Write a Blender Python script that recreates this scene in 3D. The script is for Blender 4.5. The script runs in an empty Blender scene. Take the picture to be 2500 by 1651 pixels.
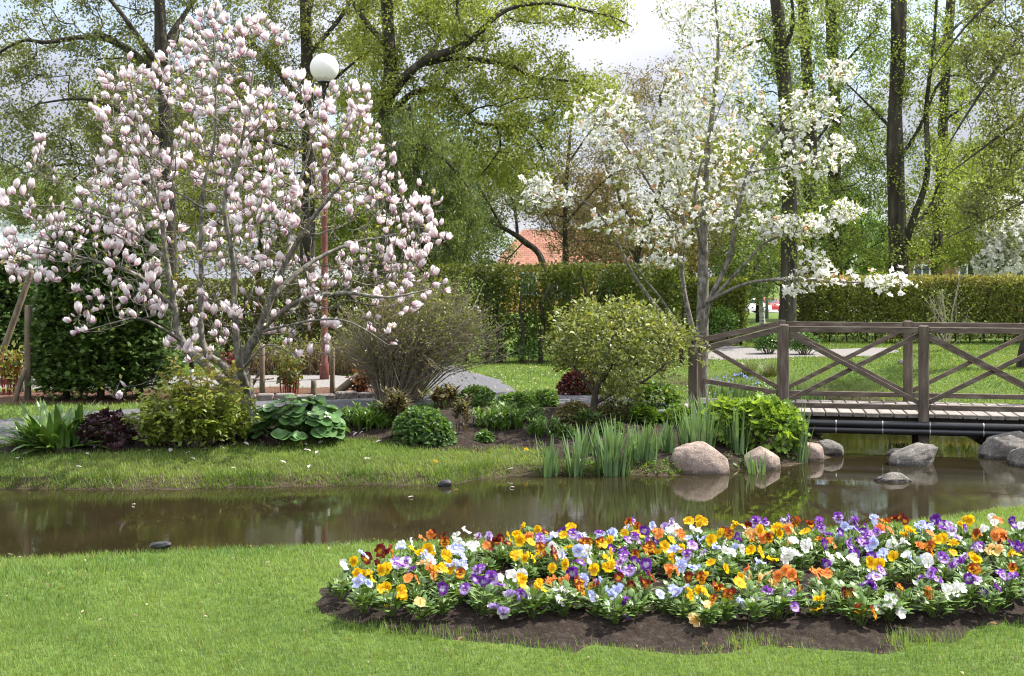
import bpy, math, random
import numpy as np
from mathutils import Vector

random.seed(7)
rng = np.random.default_rng(11)
scene = bpy.context.scene
col = scene.collection

# ------------------------------------------------------------------ camera, sky, sun
F = 3000.0           # focal length in photograph pixels (2500 wide)
CX, HY = 1250.0, 673.0
CAM_Z = 2.0
cam_d = bpy.data.cameras.new('camera')
cam = bpy.data.objects.new('camera', cam_d)
col.objects.link(cam)
cam.location = (0, 0, CAM_Z)
cam.rotation_euler = (math.radians(90), 0, 0)
cam_d.sensor_width = 36.0
cam_d.lens = 36.0 * F / 2500.0
cam_d.shift_y = -(825.5 - HY) / 2500.0
cam_d.clip_start = 0.1
cam_d.clip_end = 3000.0
scene.camera = cam

SUN_AZ, SUN_EL = math.radians(22), math.radians(51)     # azimuth from +X towards +Y
sun_dir = Vector((math.cos(SUN_AZ) * math.cos(SUN_EL), math.sin(SUN_AZ) * math.cos(SUN_EL), math.sin(SUN_EL)))
sun_d = bpy.data.lights.new('sun', 'SUN')
sun_d.energy = 4.6
sun_d.angle = math.radians(0.5)
sun_d.color = (1.0, 0.95, 0.87)
sun = bpy.data.objects.new('sun', sun_d)
col.objects.link(sun)
sun.location = (30, 10, 40)
sun.rotation_euler = sun_dir.to_track_quat('Z', 'Y').to_euler()

world = bpy.data.worlds.new("World")
scene.world = world
world.use_nodes = True
wt = world.node_tree
wt.nodes.clear()
w_out = wt.nodes.new('ShaderNodeOutputWorld')
w_sky = wt.nodes.new('ShaderNodeTexSky')
w_sky.sky_type = 'NISHITA'
w_sky.sun_disc = False
w_sky.sun_elevation = SUN_EL
w_sky.sun_rotation = math.radians(90) - SUN_AZ
w_bg = wt.nodes.new('ShaderNodeBackground')
w_bg.inputs['Strength'].default_value = 0.11
w_cl = wt.nodes.new('ShaderNodeBackground')
w_tc = wt.nodes.new('ShaderNodeTexCoord')
w_map = wt.nodes.new('ShaderNodeMapping')
w_map.inputs['Scale'].default_value = (1.0, 1.0, 2.2)
w_n = wt.nodes.new('ShaderNodeTexNoise')
w_n.inputs['Scale'].default_value = 3.1
w_n.inputs['Detail'].default_value = 7
w_n.inputs['Roughness'].default_value = 0.55
w_r = wt.nodes.new('ShaderNodeValToRGB')
w_r.color_ramp.elements[0].position = 0.27
w_r.color_ramp.elements[1].position = 0.50
w_n2 = wt.nodes.new('ShaderNodeTexNoise')
w_n2.inputs['Scale'].default_value = 5.0
w_n2.inputs['Detail'].default_value = 6
w_r2 = wt.nodes.new('ShaderNodeValToRGB')
w_r2.color_ramp.elements[0].position = 0.30
w_r2.color_ramp.elements[0].color = (0.50, 0.56, 0.72, 1)
w_r2.color_ramp.elements[1].position = 0.62
w_r2.color_ramp.elements[1].color = (0.93, 0.94, 1.0, 1)
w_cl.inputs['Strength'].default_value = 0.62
w_mix = wt.nodes.new('ShaderNodeMixShader')
L = wt.links.new
# clouds set brighter overhead, out of view, as added fill; dimmer towards the horizon
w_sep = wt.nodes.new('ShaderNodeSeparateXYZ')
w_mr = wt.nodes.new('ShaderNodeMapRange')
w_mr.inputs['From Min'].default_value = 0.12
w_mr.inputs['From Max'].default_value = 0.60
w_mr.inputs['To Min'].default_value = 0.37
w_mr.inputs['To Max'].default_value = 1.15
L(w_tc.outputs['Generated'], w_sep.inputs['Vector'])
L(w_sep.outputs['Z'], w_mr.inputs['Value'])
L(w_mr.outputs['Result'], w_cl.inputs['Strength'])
L(w_tc.outputs['Generated'], w_map.inputs['Vector'])
L(w_map.outputs['Vector'], w_n.inputs['Vector'])
L(w_map.outputs['Vector'], w_n2.inputs['Vector'])
L(w_n.outputs['Fac'], w_r.inputs['Fac'])
L(w_n2.outputs['Fac'], w_r2.inputs['Fac'])
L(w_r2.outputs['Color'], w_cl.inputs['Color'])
L(w_sky.outputs['Color'], w_bg.inputs['Color'])
L(w_r.outputs['Color'], w_mix.inputs['Fac'])
L(w_bg.outputs['Background'], w_mix.inputs[1])
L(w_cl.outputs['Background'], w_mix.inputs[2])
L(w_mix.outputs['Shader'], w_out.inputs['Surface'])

scene.view_settings.view_transform = 'Standard'
scene.view_settings.look = 'None'
scene.view_settings.exposure = 1.28
scene.view_settings.gamma = 1.0
scene.cycles.filter_width = 1.15
scene.cycles.max_bounces = 8
scene.cycles.transparent_max_bounces = 8
scene.cycles.diffuse_bounces = 3

# ------------------------------------------------------------------ materials
def new_mat(name):
    m = bpy.data.materials.new(name)
    m.use_nodes = True
    nt = m.node_tree
    nt.nodes.clear()
    out = nt.nodes.new('ShaderNodeOutputMaterial')
    return m, nt, out

def N(nt, kind, **kw):
    n = nt.nodes.new(kind)
    for k, v in kw.items():
        if k in n.inputs:
            n.inputs[k].default_value = v
        else:
            setattr(n, k, v)
    return n

def ramp(nt, stops):
    r = nt.nodes.new('ShaderNodeValToRGB')
    e = r.color_ramp.elements
    e[0].position, e[0].color = stops[0][0], (*stops[0][1], 1)
    e[1].position, e[1].color = stops[-1][0], (*stops[-1][1], 1)
    for p, c in stops[1:-1]:
        x = e.new(p)
        x.color = (*c, 1)
    return r

def leaf_mat(name, trans=0.35, rough=0.5, spec=0.35, warm=(1.25, 1.15, 0.5), var=0.3):
    """tint attribute for the leaf's own colour, slightly mottled, thin-sheet translucency"""
    m, nt, out = new_mat(name)
    a = N(nt, 'ShaderNodeAttribute')
    a.attribute_name = 'tint'
    tc = N(nt, 'ShaderNodeTexCoord')
    no = N(nt, 'ShaderNodeTexNoise', Scale=9.0, Detail=3.0)
    nt.links.new(tc.outputs['Object'], no.inputs['Vector'])
    mr = N(nt, 'ShaderNodeMapRange')
    mr.inputs['From Min'].default_value = 0.3
    mr.inputs['From Max'].default_value = 0.7
    mr.inputs['To Min'].default_value = 1 - var
    mr.inputs['To Max'].default_value = 1 + var
    nt.links.new(no.outputs['Fac'], mr.inputs['Value'])
    vm = N(nt, 'ShaderNodeVectorMath', operation='SCALE')
    nt.links.new(a.outputs['Color'], vm.inputs[0])
    nt.links.new(mr.outputs['Result'], vm.inputs['Scale'])
    p = N(nt, 'ShaderNodeBsdfPrincipled')
    p.inputs['Roughness'].default_value = rough
    p.inputs['Specular IOR Level'].default_value = spec
    nt.links.new(vm.outputs['Vector'], p.inputs['Base Color'])
    vw = N(nt, 'ShaderNodeVectorMath', operation='MULTIPLY')
    vw.inputs[1].default_value = warm
    nt.links.new(vm.outputs['Vector'], vw.inputs[0])
    t = N(nt, 'ShaderNodeBsdfTranslucent')
    nt.links.new(vw.outputs['Vector'], t.inputs['Color'])
    mx = N(nt, 'ShaderNodeMixShader')
    mx.inputs['Fac'].default_value = trans
    nt.links.new(p.outputs['BSDF'], mx.inputs[1])
    nt.links.new(t.outputs['BSDF'], mx.inputs[2])
    nt.links.new(mx.outputs['Shader'], out.inputs['Surface'])
    return m

def noise_mat(name, stops, scale=6.0, detail=6.0, rough=0.9, bump=0.3, bscale=None, spec=0.3, stretch=(1, 1, 1), bdist=0.02, metallic=0.0):
    m, nt, out = new_mat(name)
    tc = N(nt, 'ShaderNodeTexCoord')
    mp = N(nt, 'ShaderNodeMapping')
    mp.inputs['Scale'].default_value = stretch
    nt.links.new(tc.outputs['Object'], mp.inputs['Vector'])
    no = N(nt, 'ShaderNodeTexNoise', Scale=scale, Detail=detail, Roughness=0.6)
    nt.links.new(mp.outputs['Vector'], no.inputs['Vector'])
    r = ramp(nt, stops)
    nt.links.new(no.outputs['Fac'], r.inputs['Fac'])
    p = N(nt, 'ShaderNodeBsdfPrincipled')
    p.inputs['Roughness'].default_value = rough
    p.inputs['Specular IOR Level'].default_value = spec
    p.inputs['Metallic'].default_value = metallic
    nt.links.new(r.outputs['Color'], p.inputs['Base Color'])
    if bump:
        nb = N(nt, 'ShaderNodeTexNoise', Scale=bscale or scale * 3, Detail=5.0, Roughness=0.65)
        nt.links.new(mp.outputs['Vector'], nb.inputs['Vector'])
        b = N(nt, 'ShaderNodeBump', Strength=bump, Distance=bdist)
        nt.links.new(nb.outputs['Fac'], b.inputs['Height'])
        nt.links.new(b.outputs['Normal'], p.inputs['Normal'])
    nt.links.new(p.outputs['BSDF'], out.inputs['Surface'])
    return m

M = {}
M['leaf'] = leaf_mat('leaf', 0.38, 0.45, 0.4)
M['tree_leaf'] = leaf_mat('tree_leaf', 0.48, 0.5, 0.3, (1.12, 1.10, 0.65))
M['grass'] = leaf_mat('grass_blade', 0.42, 0.5, 0.3, (1.2, 1.15, 0.6), 0.22)
M['petal'] = leaf_mat('petal', 0.46, 0.6, 0.15, (1.0, 1.0, 1.0), 0.06)
M['conifer'] = leaf_mat('conifer', 0.15, 0.6, 0.25)
M['glossy_leaf'] = leaf_mat('glossy_leaf', 0.22, 0.35, 0.5, (1.2, 1.15, 0.5), 0.2)
M['bark'] = noise_mat('bark', [(0.3, (0.035, 0.03, 0.022)), (0.55, (0.085, 0.072, 0.05)), (0.75, (0.13, 0.12, 0.085))], 7, 6, 0.95, 0.8, 22, stretch=(1, 1, 0.25))
M['dark_bark'] = noise_mat('dark_bark', [(0.3, (0.018, 0.015, 0.011)), (0.52, (0.055, 0.046, 0.034)), (0.72, (0.12, 0.108, 0.078))], 7, 9, 0.95, 1.0, 16, stretch=(1, 1, 0.16), bdist=0.08)
M['grey_bark'] = noise_mat('grey_bark', [(0.28, (0.055, 0.047, 0.037)), (0.5, (0.145, 0.13, 0.105)), (0.7, (0.30, 0.29, 0.25))], 22, 6, 0.9, 0.5, 60, stretch=(1, 1, 0.5))
M['birch'] = noise_mat('birch_bark', [(0.40, (0.03, 0.03, 0.03)), (0.5, (0.35, 0.35, 0.33)), (0.7, (0.62, 0.61, 0.58))], 5, 5, 0.8, 0.2, stretch=(1, 1, 2.5))
M['twig'] = noise_mat('twig', [(0.3, (0.15, 0.12, 0.085)), (0.7, (0.34, 0.285, 0.215))], 12, 4, 0.9, 0.0)
M['dry_stalk'] = noise_mat('dry_stalk', [(0.3, (0.10, 0.06, 0.035)), (0.7, (0.24, 0.16, 0.09))], 9, 4, 0.9, 0.0)
M['red_twig'] = noise_mat('red_twig', [(0.3, (0.16, 0.02, 0.02)), (0.7, (0.30, 0.05, 0.04))], 9, 4, 0.6, 0.0)
M['weathered'] = noise_mat('weathered_wood', [(0.25, (0.050, 0.038, 0.029)), (0.5, (0.108, 0.083, 0.063)), (0.75, (0.19, 0.16, 0.13))], 9, 8, 0.85, 0.35, 40, stretch=(0.35, 2.2, 2.2), bdist=0.006)
M['post_wood'] = noise_mat('post_wood', [(0.25, (0.050, 0.038, 0.029)), (0.5, (0.108, 0.083, 0.063)), (0.75, (0.19, 0.16, 0.13))], 9, 8, 0.85, 0.35, 40, stretch=(2.2, 2.2, 0.35), bdist=0.006)
M['deck_wood'] = noise_mat('deck_wood', [(0.25, (0.13, 0.11, 0.095)), (0.5, (0.23, 0.205, 0.18)), (0.8, (0.32, 0.295, 0.265))], 7, 8, 0.85, 0.3, 40, stretch=(2.4, 0.35, 2.4), bdist=0.005)
M['garden_wood'] = noise_mat('garden_wood', [(0.25, (0.07, 0.052, 0.035)), (0.75, (0.24, 0.19, 0.13))], 14, 6, 0.9, 0.4, 40, stretch=(1, 1, 0.3), bdist=0.005)
M['soil'] = noise_mat('soil', [(0.3, (0.014, 0.010, 0.008)), (0.55, (0.038, 0.028, 0.021)), (0.75, (0.075, 0.058, 0.046))], 26, 8, 1.0, 1.0, 70, 0.15, bdist=0.02)
M['mulch'] = noise_mat('mulch', [(0.3, (0.05, 0.024, 0.016)), (0.55, (0.12, 0.065, 0.042)), (0.78, (0.22, 0.14, 0.10))], 30, 8, 1.0, 1.0, 70, 0.15)
M['gravel'] = noise_mat('gravel', [(0.3, (0.13, 0.12, 0.11)), (0.55, (0.22, 0.205, 0.195)), (0.78, (0.32, 0.305, 0.285))], 45, 8, 0.95, 0.6, 120, 0.2)
M['asphalt'] = noise_mat('asphalt', [(0.3, (0.06, 0.06, 0.064)), (0.55, (0.11, 0.11, 0.117)), (0.78, (0.18, 0.18, 0.186))], 30, 9, 0.9, 0.5, 150, 0.25)
M['road'] = noise_mat('road', [(0.3, (0.22, 0.21, 0.2)), (0.7, (0.34, 0.33, 0.32))], 3, 8, 0.9, 0.2)
M['kerb'] = noise_mat('kerb_stone', [(0.3, (0.12, 0.10, 0.09)), (0.7, (0.25, 0.225, 0.20))], 18, 7, 0.9, 0.5, 60)
M['dark_stone'] = noise_mat('dark_stone', [(0.3, (0.018, 0.018, 0.018)), (0.7, (0.06, 0.06, 0.062))], 9, 6, 0.5, 0.4, 40)
M['black_pipe'] = noise_mat('black_pipe', [(0.3, (0.010, 0.010, 0.011)), (0.7, (0.022, 0.022, 0.024))], 5, 4, 0.32, 0.05, spec=0.5)
M['steel'] = noise_mat('steel_strap', [(0.3, (0.45, 0.45, 0.45)), (0.7, (0.65, 0.65, 0.65))], 8, 4, 0.4, 0.0, metallic=0.6)
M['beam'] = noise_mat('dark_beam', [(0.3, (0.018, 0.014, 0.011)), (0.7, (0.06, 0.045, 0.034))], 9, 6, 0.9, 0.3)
M['red_paint'] = noise_mat('red_paint', [(0.3, (0.11, 0.034, 0.026)), (0.7, (0.17, 0.058, 0.045))], 6, 6, 0.5, 0.05)
M['black_metal'] = noise_mat('black_metal', [(0.3, (0.012, 0.013, 0.015)), (0.7, (0.028, 0.03, 0.034))], 6, 4, 0.45, 0.0)
M['grey_metal'] = noise_mat('grey_metal', [(0.3, (0.22, 0.24, 0.26)), (0.7, (0.33, 0.35, 0.37))], 6, 4, 0.5, 0.0)
M['yellow_wall'] = noise_mat('yellow_wall', [(0.3, (0.50, 0.27, 0.07)), (0.7, (0.62, 0.36, 0.12))], 2, 6, 0.9, 0.1)
M['pale_roof'] = noise_mat('pale_roof', [(0.3, (0.55, 0.60, 0.57)), (0.7, (0.74, 0.78, 0.76))], 2, 5, 0.6, 0.05)
M['white_paint'] = noise_mat('white_paint', [(0.3, (0.66, 0.66, 0.65)), (0.7, (0.8, 0.8, 0.79))], 5, 5, 0.55, 0.0)
M['window_glass'] = noise_mat('window_glass', [(0.3, (0.03, 0.04, 0.05)), (0.7, (0.08, 0.10, 0.12))], 2, 3, 0.08, 0.0, spec=0.6)
M['grey_roof'] = noise_mat('grey_roof', [(0.3, (0.10, 0.085, 0.08)), (0.7, (0.2, 0.17, 0.16))], 5, 6, 0.9, 0.2)
M['rubber'] = noise_mat('rubber', [(0.3, (0.012, 0.012, 0.012)), (0.7, (0.03, 0.03, 0.03))], 8, 4, 0.8, 0.0)
M['red_car_paint'] = noise_mat('red_car_paint', [(0.3, (0.40, 0.03, 0.025)), (0.7, (0.48, 0.05, 0.04))], 3, 3, 0.25, 0.0, spec=0.6)
M['white_car_paint'] = noise_mat('white_car_paint', [(0.3, (0.66, 0.67, 0.68)), (0.7, (0.76, 0.77, 0.78))], 3, 3, 0.25, 0.0, spec=0.6)

def brick_mat(name='red_brick', c1=(0.26, 0.085, 0.06, 1), c2=(0.33, 0.12, 0.085, 1), mo=(0.35, 0.30, 0.27, 1), sc=4.0):
    m, nt, out = new_mat(name)
    tc = N(nt, 'ShaderNodeTexCoord')
    mp = N(nt, 'ShaderNodeMapping')
    mp.inputs['Rotation'].default_value = (math.radians(90), 0, 0)
    b = N(nt, 'ShaderNodeTexBrick', Scale=sc)
    b.inputs['Color1'].default_value = c1
    b.inputs['Color2'].default_value = c2
    b.inputs['Mortar'].default_value = mo
    nt.links.new(tc.outputs['Object'], mp.inputs['Vector'])
    nt.links.new(mp.outputs['Vector'], b.inputs['Vector'])
    p = N(nt, 'ShaderNodeBsdfPrincipled', Roughness=0.9)
    nt.links.new(b.outputs['Color'], p.inputs['Base Color'])
    nt.links.new(p.outputs['BSDF'], out.inputs['Surface'])
    return m
M['brick'] = brick_mat()
M['orange_tiles'] = brick_mat('orange_tiles', (0.20, 0.080, 0.045, 1), (0.30, 0.13, 0.08, 1), (0.09, 0.035, 0.02, 1), 2.2)

def stone_mat(name, stops, speck, lichen):
    """granite: mottled grain, dark and pale specks, lichen blotches, a dark wet band kept in the tint attribute"""
    m, nt, out = new_mat(name)
    tc = N(nt, 'ShaderNodeTexCoord')
    n1 = N(nt, 'ShaderNodeTexNoise', Scale=6.0, Detail=9.0, Roughness=0.65)
    n2 = N(nt, 'ShaderNodeTexNoise', Scale=70.0, Detail=4.0, Roughness=0.7)
    n3 = N(nt, 'ShaderNodeTexNoise', Scale=13.0, Detail=6.0, Roughness=0.6)
    for n in (n1, n2, n3): nt.links.new(tc.outputs['Object'], n.inputs['Vector'])
    r = ramp(nt, stops)
    nt.links.new(n1.outputs['Fac'], r.inputs['Fac'])
    r2 = ramp(nt, [(0.34, (0.45, 0.45, 0.45)), (0.5, (1, 1, 1)), (0.68, speck)])
    nt.links.new(n2.outputs['Fac'], r2.inputs['Fac'])
    mu = N(nt, 'ShaderNodeVectorMath', operation='MULTIPLY')
    nt.links.new(r.outputs['Color'], mu.inputs[0])
    nt.links.new(r2.outputs['Color'], mu.inputs[1])
    r3 = ramp(nt, [(0.60, (0, 0, 0)), (0.67, (0.8, 0.8, 0.8))])
    nt.links.new(n3.outputs['Fac'], r3.inputs['Fac'])
    mx = N(nt, 'ShaderNodeMix', data_type='RGBA')
    nt.links.new(r3.outputs['Color'], mx.inputs['Factor'])
    nt.links.new(mu.outputs['Vector'], mx.inputs['A'])
    mx.inputs['B'].default_value = (*lichen, 1)
    at = N(nt, 'ShaderNodeAttribute')
    at.attribute_name = 'tint'
    mw = N(nt, 'ShaderNodeVectorMath', operation='MULTIPLY')
    nt.links.new(mx.outputs['Result'], mw.inputs[0])
    nt.links.new(at.outputs['Color'], mw.inputs[1])
    p = N(nt, 'ShaderNodeBsdfPrincipled', Roughness=0.8)
    nt.links.new(mw.outputs['Vector'], p.inputs['Base Color'])
    ad = N(nt, 'ShaderNodeMath', operation='ADD')
    nt.links.new(n3.outputs['Fac'], ad.inputs[0])
    nt.links.new(n2.outputs['Fac'], ad.inputs[1])
    b = N(nt, 'ShaderNodeBump', Strength=0.9, Distance=0.012)
    nt.links.new(ad.outputs['Value'], b.inputs['Height'])
    nt.links.new(b.outputs['Normal'], p.inputs['Normal'])
    nt.links.new(p.outputs['BSDF'], out.inputs['Surface'])
    return m
M['pink_granite'] = stone_mat('pink_granite', [(0.30, (0.15, 0.11, 0.085)), (0.5, (0.27, 0.205, 0.165)), (0.72, (0.36, 0.29, 0.245))], (1.35, 1.3, 1.25), (0.22, 0.20, 0.16))
M['grey_granite'] = stone_mat('grey_granite', [(0.30, (0.05, 0.044, 0.037)), (0.5, (0.12, 0.106, 0.092)), (0.72, (0.20, 0.18, 0.155))], (1.7, 1.7, 1.65), (0.30, 0.30, 0.27))

def globe_mat():
    m, nt, out = new_mat('opal_globe')
    tc = N(nt, 'ShaderNodeTexCoord')
    no = N(nt, 'ShaderNodeTexNoise', Scale=14.0, Detail=6.0)
    mp = N(nt, 'ShaderNodeMapping')
    mp.inputs['Scale'].default_value = (1, 1, 0.2)
    nt.links.new(tc.outputs['Object'], mp.inputs['Vector'])
    nt.links.new(mp.outputs['Vector'], no.inputs['Vector'])
    at = N(nt, 'ShaderNodeAttribute')
    at.attribute_name = 'tint'
    mu = N(nt, 'ShaderNodeMath', operation='MULTIPLY')
    nt.links.new(no.outputs['Fac'], mu.inputs[0])
    nt.links.new(at.outputs['Fac'], mu.inputs[1])
    r = ramp(nt, [(0.15, (0.84, 0.83, 0.80)), (0.5, (0.30, 0.27, 0.20))])
    nt.links.new(mu.outputs['Value'], r.inputs['Fac'])
    p = N(nt, 'ShaderNodeBsdfPrincipled', Roughness=0.35)
    nt.links.new(r.outputs['Color'], p.inputs['Base Color'])
    t = N(nt, 'ShaderNodeBsdfTranslucent')
    t.inputs['Color'].default_value = (0.85, 0.84, 0.8, 1)
    mx = N(nt, 'ShaderNodeMixShader')
    mx.inputs['Fac'].default_value = 0.25
    nt.links.new(p.outputs['BSDF'], mx.inputs[1])
    nt.links.new(t.outputs['BSDF'], mx.inputs[2])
    nt.links.new(mx.outputs['Shader'], out.inputs['Surface'])
    return m
M['globe'] = globe_mat()

def water_mat():
    m, nt, out = new_mat('brown_water')
    tc = N(nt, 'ShaderNodeTexCoord')
    mp = N(nt, 'ShaderNodeMapping')
    mp.inputs['Scale'].default_value = (0.6, 2.6, 1.0)
    nt.links.new(tc.outputs['Object'], mp.inputs['Vector'])
    n1 = N(nt, 'ShaderNodeTexNoise', Scale=11.0, Detail=4.0, Roughness=0.6)
    n2 = N(nt, 'ShaderNodeTexNoise', Scale=0.6, Detail=2.0)
    nt.links.new(mp.outputs['Vector'], n1.inputs['Vector'])
    nt.links.new(tc.outputs['Object'], n2.inputs['Vector'])
    mr = N(nt, 'ShaderNodeMapRange')
    mr.inputs['From Min'].default_value = 0.42
    mr.inputs['From Max'].default_value = 0.62
    mr.inputs['To Min'].default_value = 0.0015
    mr.inputs['To Max'].default_value = 0.019
    nt.links.new(n2.outputs['Fac'], mr.inputs['Value'])
    b = N(nt, 'ShaderNodeBump', Distance=0.05)
    nt.links.new(n1.outputs['Fac'], b.inputs['Height'])
    nt.links.new(mr.outputs['Result'], b.inputs['Strength'])
    nc = N(nt, 'ShaderNodeTexNoise', Scale=1.3, Detail=5.0)
    nt.links.new(tc.outputs['Object'], nc.inputs['Vector'])
    r = ramp(nt, [(0.3, (0.014, 0.0115, 0.0050)), (0.7, (0.024, 0.0190, 0.0085))])
    nt.links.new(nc.outputs['Fac'], r.inputs['Fac'])
    p = N(nt, 'ShaderNodeBsdfPrincipled', Roughness=0.02, IOR=1.33)
    nt.links.new(r.outputs['Color'], p.inputs['Base Color'])
    nt.links.new(b.outputs['Normal'], p.inputs['Normal'])
    nt.links.new(p.outputs['BSDF'], out.inputs['Surface'])
    return m
M['water'] = water_mat()

def ground_mat():
    """lawn earth: green turf, brown mud close to the water (the tint attribute holds how muddy a spot is)"""
    m, nt, out = new_mat('turf')
    tc = N(nt, 'ShaderNodeTexCoord')
    n1 = N(nt, 'ShaderNodeTexNoise', Scale=0.9, Detail=8.0, Roughness=0.7)
    n2 = N(nt, 'ShaderNodeTexNoise', Scale=28.0, Detail=6.0, Roughness=0.7)
    nt.links.new(tc.outputs['Object'], n1.inputs['Vector'])
    nt.links.new(tc.outputs['Object'], n2.inputs['Vector'])
    r1 = ramp(nt, [(0.3, (0.060, 0.105, 0.018)), (0.55, (0.100, 0.155, 0.028)), (0.75, (0.150, 0.195, 0.042))])
    nt.links.new(n1.outputs['Fac'], r1.inputs['Fac'])
    r2 = ramp(nt, [(0.25, (0.35, 0.38, 0.30)), (0.6, (1.0, 1.0, 1.0)), (0.8, (1.3, 1.25, 1.1))])
    nt.links.new(n2.outputs['Fac'], r2.inputs['Fac'])
    mu = N(nt, 'ShaderNodeVectorMath', operation='MULTIPLY')
    nt.links.new(r1.outputs['Color'], mu.inputs[0])
    nt.links.new(r2.outputs['Color'], mu.inputs[1])
    at = N(nt, 'ShaderNodeAttribute')
    at.attribute_name = 'tint'
    sp = N(nt, 'ShaderNodeSeparateColor')
    nt.links.new(at.outputs['Color'], sp.inputs['Color'])
    mx = N(nt, 'ShaderNodeMix', data_type='RGBA')
    nt.links.new(sp.outputs[0], mx.inputs['Factor'])
    nt.links.new(mu.outputs['Vector'], mx.inputs['A'])
    mx.inputs['B'].default_value = (0.055, 0.042, 0.025, 1)
    p = N(nt, 'ShaderNodeBsdfPrincipled', Roughness=0.95)
    p.inputs['Specular IOR Level'].default_value = 0.15
    nt.links.new(mx.outputs['Result'], p.inputs['Base Color'])
    b = N(nt, 'ShaderNodeBump', Strength=0.8, Distance=0.03)
    nt.links.new(n2.outputs['Fac'], b.inputs['Height'])
    nt.links.new(b.outputs['Normal'], p.inputs['Normal'])
    nt.links.new(p.outputs['BSDF'], out.inputs['Surface'])
    return m
M['ground'] = ground_mat()

# ------------------------------------------------------------------ mesh helpers
ORIG = {}

class MB:
    """collects vertices, faces and per-vertex colours; build() links them as ONE mesh object"""
    def __init__(self):
        self.v, self.f, self.c, self.n = [], [], [], 0
    def add(self, v, f, c=(0.5, 0.5, 0.5)):
        v = np.asarray(v, float).reshape(-1, 3)
        f = np.asarray(f, int)
        c = np.asarray(c, float)
        if c.ndim == 1:
            c = np.tile(c, (len(v), 1))
        self.v.append(v)
        self.f.append(f + self.n)
        self.c.append(c)
        self.n += len(v)
    def mesh(self, name, mats, origin=(0, 0, 0), smooth=True):
        V = np.concatenate(self.v) - np.asarray(origin)
        C = np.concatenate(self.c)
        me = bpy.data.meshes.new(name)
        tot = [f.shape[1] for f in self.f for _ in (0,)]
        counts = np.concatenate([np.full(len(f), f.shape[1]) for f in self.f])
        loops = np.concatenate([f.ravel() for f in self.f])
        me.vertices.add(len(V))
        me.vertices.foreach_set('co', V.astype(np.float32).ravel())
        me.loops.add(len(loops))
        me.polygons.add(len(counts))
        starts = np.concatenate([[0], np.cumsum(counts)[:-1]])
        me.polygons.foreach_set('loop_start', starts.astype(np.int32))
        me.loops.foreach_set('vertex_index', loops.astype(np.int32))
        me.polygons.foreach_set('use_smooth', np.full(len(counts), smooth))
        me.update(calc_edges=True)
        a = me.color_attributes.new('tint', 'FLOAT_COLOR', 'POINT')
        a.data.foreach_set('color', np.concatenate([C, np.ones((len(C), 1))], 1).astype(np.float32).ravel())
        for m in (mats if isinstance(mats, (list, tuple)) else [mats]):
            me.materials.append(m)
        return me
    def build(self, name, mat, parent=None, origin=None, smooth=True):
        if parent is not None:
            og = ORIG[parent.name]
        else:
            og = origin if origin is not None else (0, 0, 0)
        me = self.mesh(name, mat, og, smooth)
        o = bpy.data.objects.new(name, me)
        col.objects.link(o)
        if parent is not None:
            o.parent = parent
        else:
            o.location = og
        ORIG[o.name] = og
        return o

def tag(o, label, cat=None, group=None, kind=None):
    o['label'] = label
    if cat: o['category'] = cat
    if group: o['group'] = group
    if kind: o['kind'] = kind
    return o

def thing(name, label, cat, loc, group=None):
    o = bpy.data.objects.new(name, None)
    o.empty_display_size = 0.1
    col.objects.link(o)
    o.location = loc
    ORIG[o.name] = tuple(loc)
    return tag(o, label, cat, group)

def struct(o, label):
    o['kind'] = 'structure'
    o['label'] = label
    return o

def unit(a):
    a = np.asarray(a, float)
    return a / np.maximum(np.linalg.norm(a, axis=-1, keepdims=True), 1e-9)

def rand_dirs(n, r=None):
    return unit((r or rng).normal(size=(n, 3)))

def basis(d, nrm):
    """columns: x = side, y = along d, z = normal"""
    y = unit(d)
    x = unit(np.cross(y, nrm))
    z = np.cross(x, y)
    return np.stack([x, y, z], -1)

def inst(mb, tmpl, pos, B, scale, cols):
    """copies of a template (verts, list of face arrays, optional per-vertex colour factors)"""
    tv, tf = tmpl[0], tmpl[1]
    n, k = len(pos), len(tv)
    if n == 0: return
    scale = np.asarray(scale, float)
    if scale.ndim == 0: scale = np.full(n, float(scale))
    if scale.ndim == 1: scale = np.repeat(scale[:, None], 3, 1)
    loc = tv[None] * scale[:, None, :]
    v = np.einsum('nij,nkj->nki', B, loc) + np.asarray(pos)[:, None, :]
    cols = np.asarray(cols, float)
    if cols.ndim == 1: cols = np.tile(cols, (n, 1))
    c = np.repeat(cols[:, None, :], k, 1) if cols.ndim == 2 else cols
    if len(tmpl) > 2: c = c * tmpl[2][None]
    off = (np.arange(n) * k)[:, None, None]
    first = True
    for f in tf:
        fa = (np.asarray(f)[None] + off).reshape(-1, np.asarray(f).shape[1])
        if first:
            mb.add(v.reshape(-1, 3), fa, c.reshape(-1, 3))
            base = mb.n - n * k
            first = False
        else:
            mb.f.append(fa + base)

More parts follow.
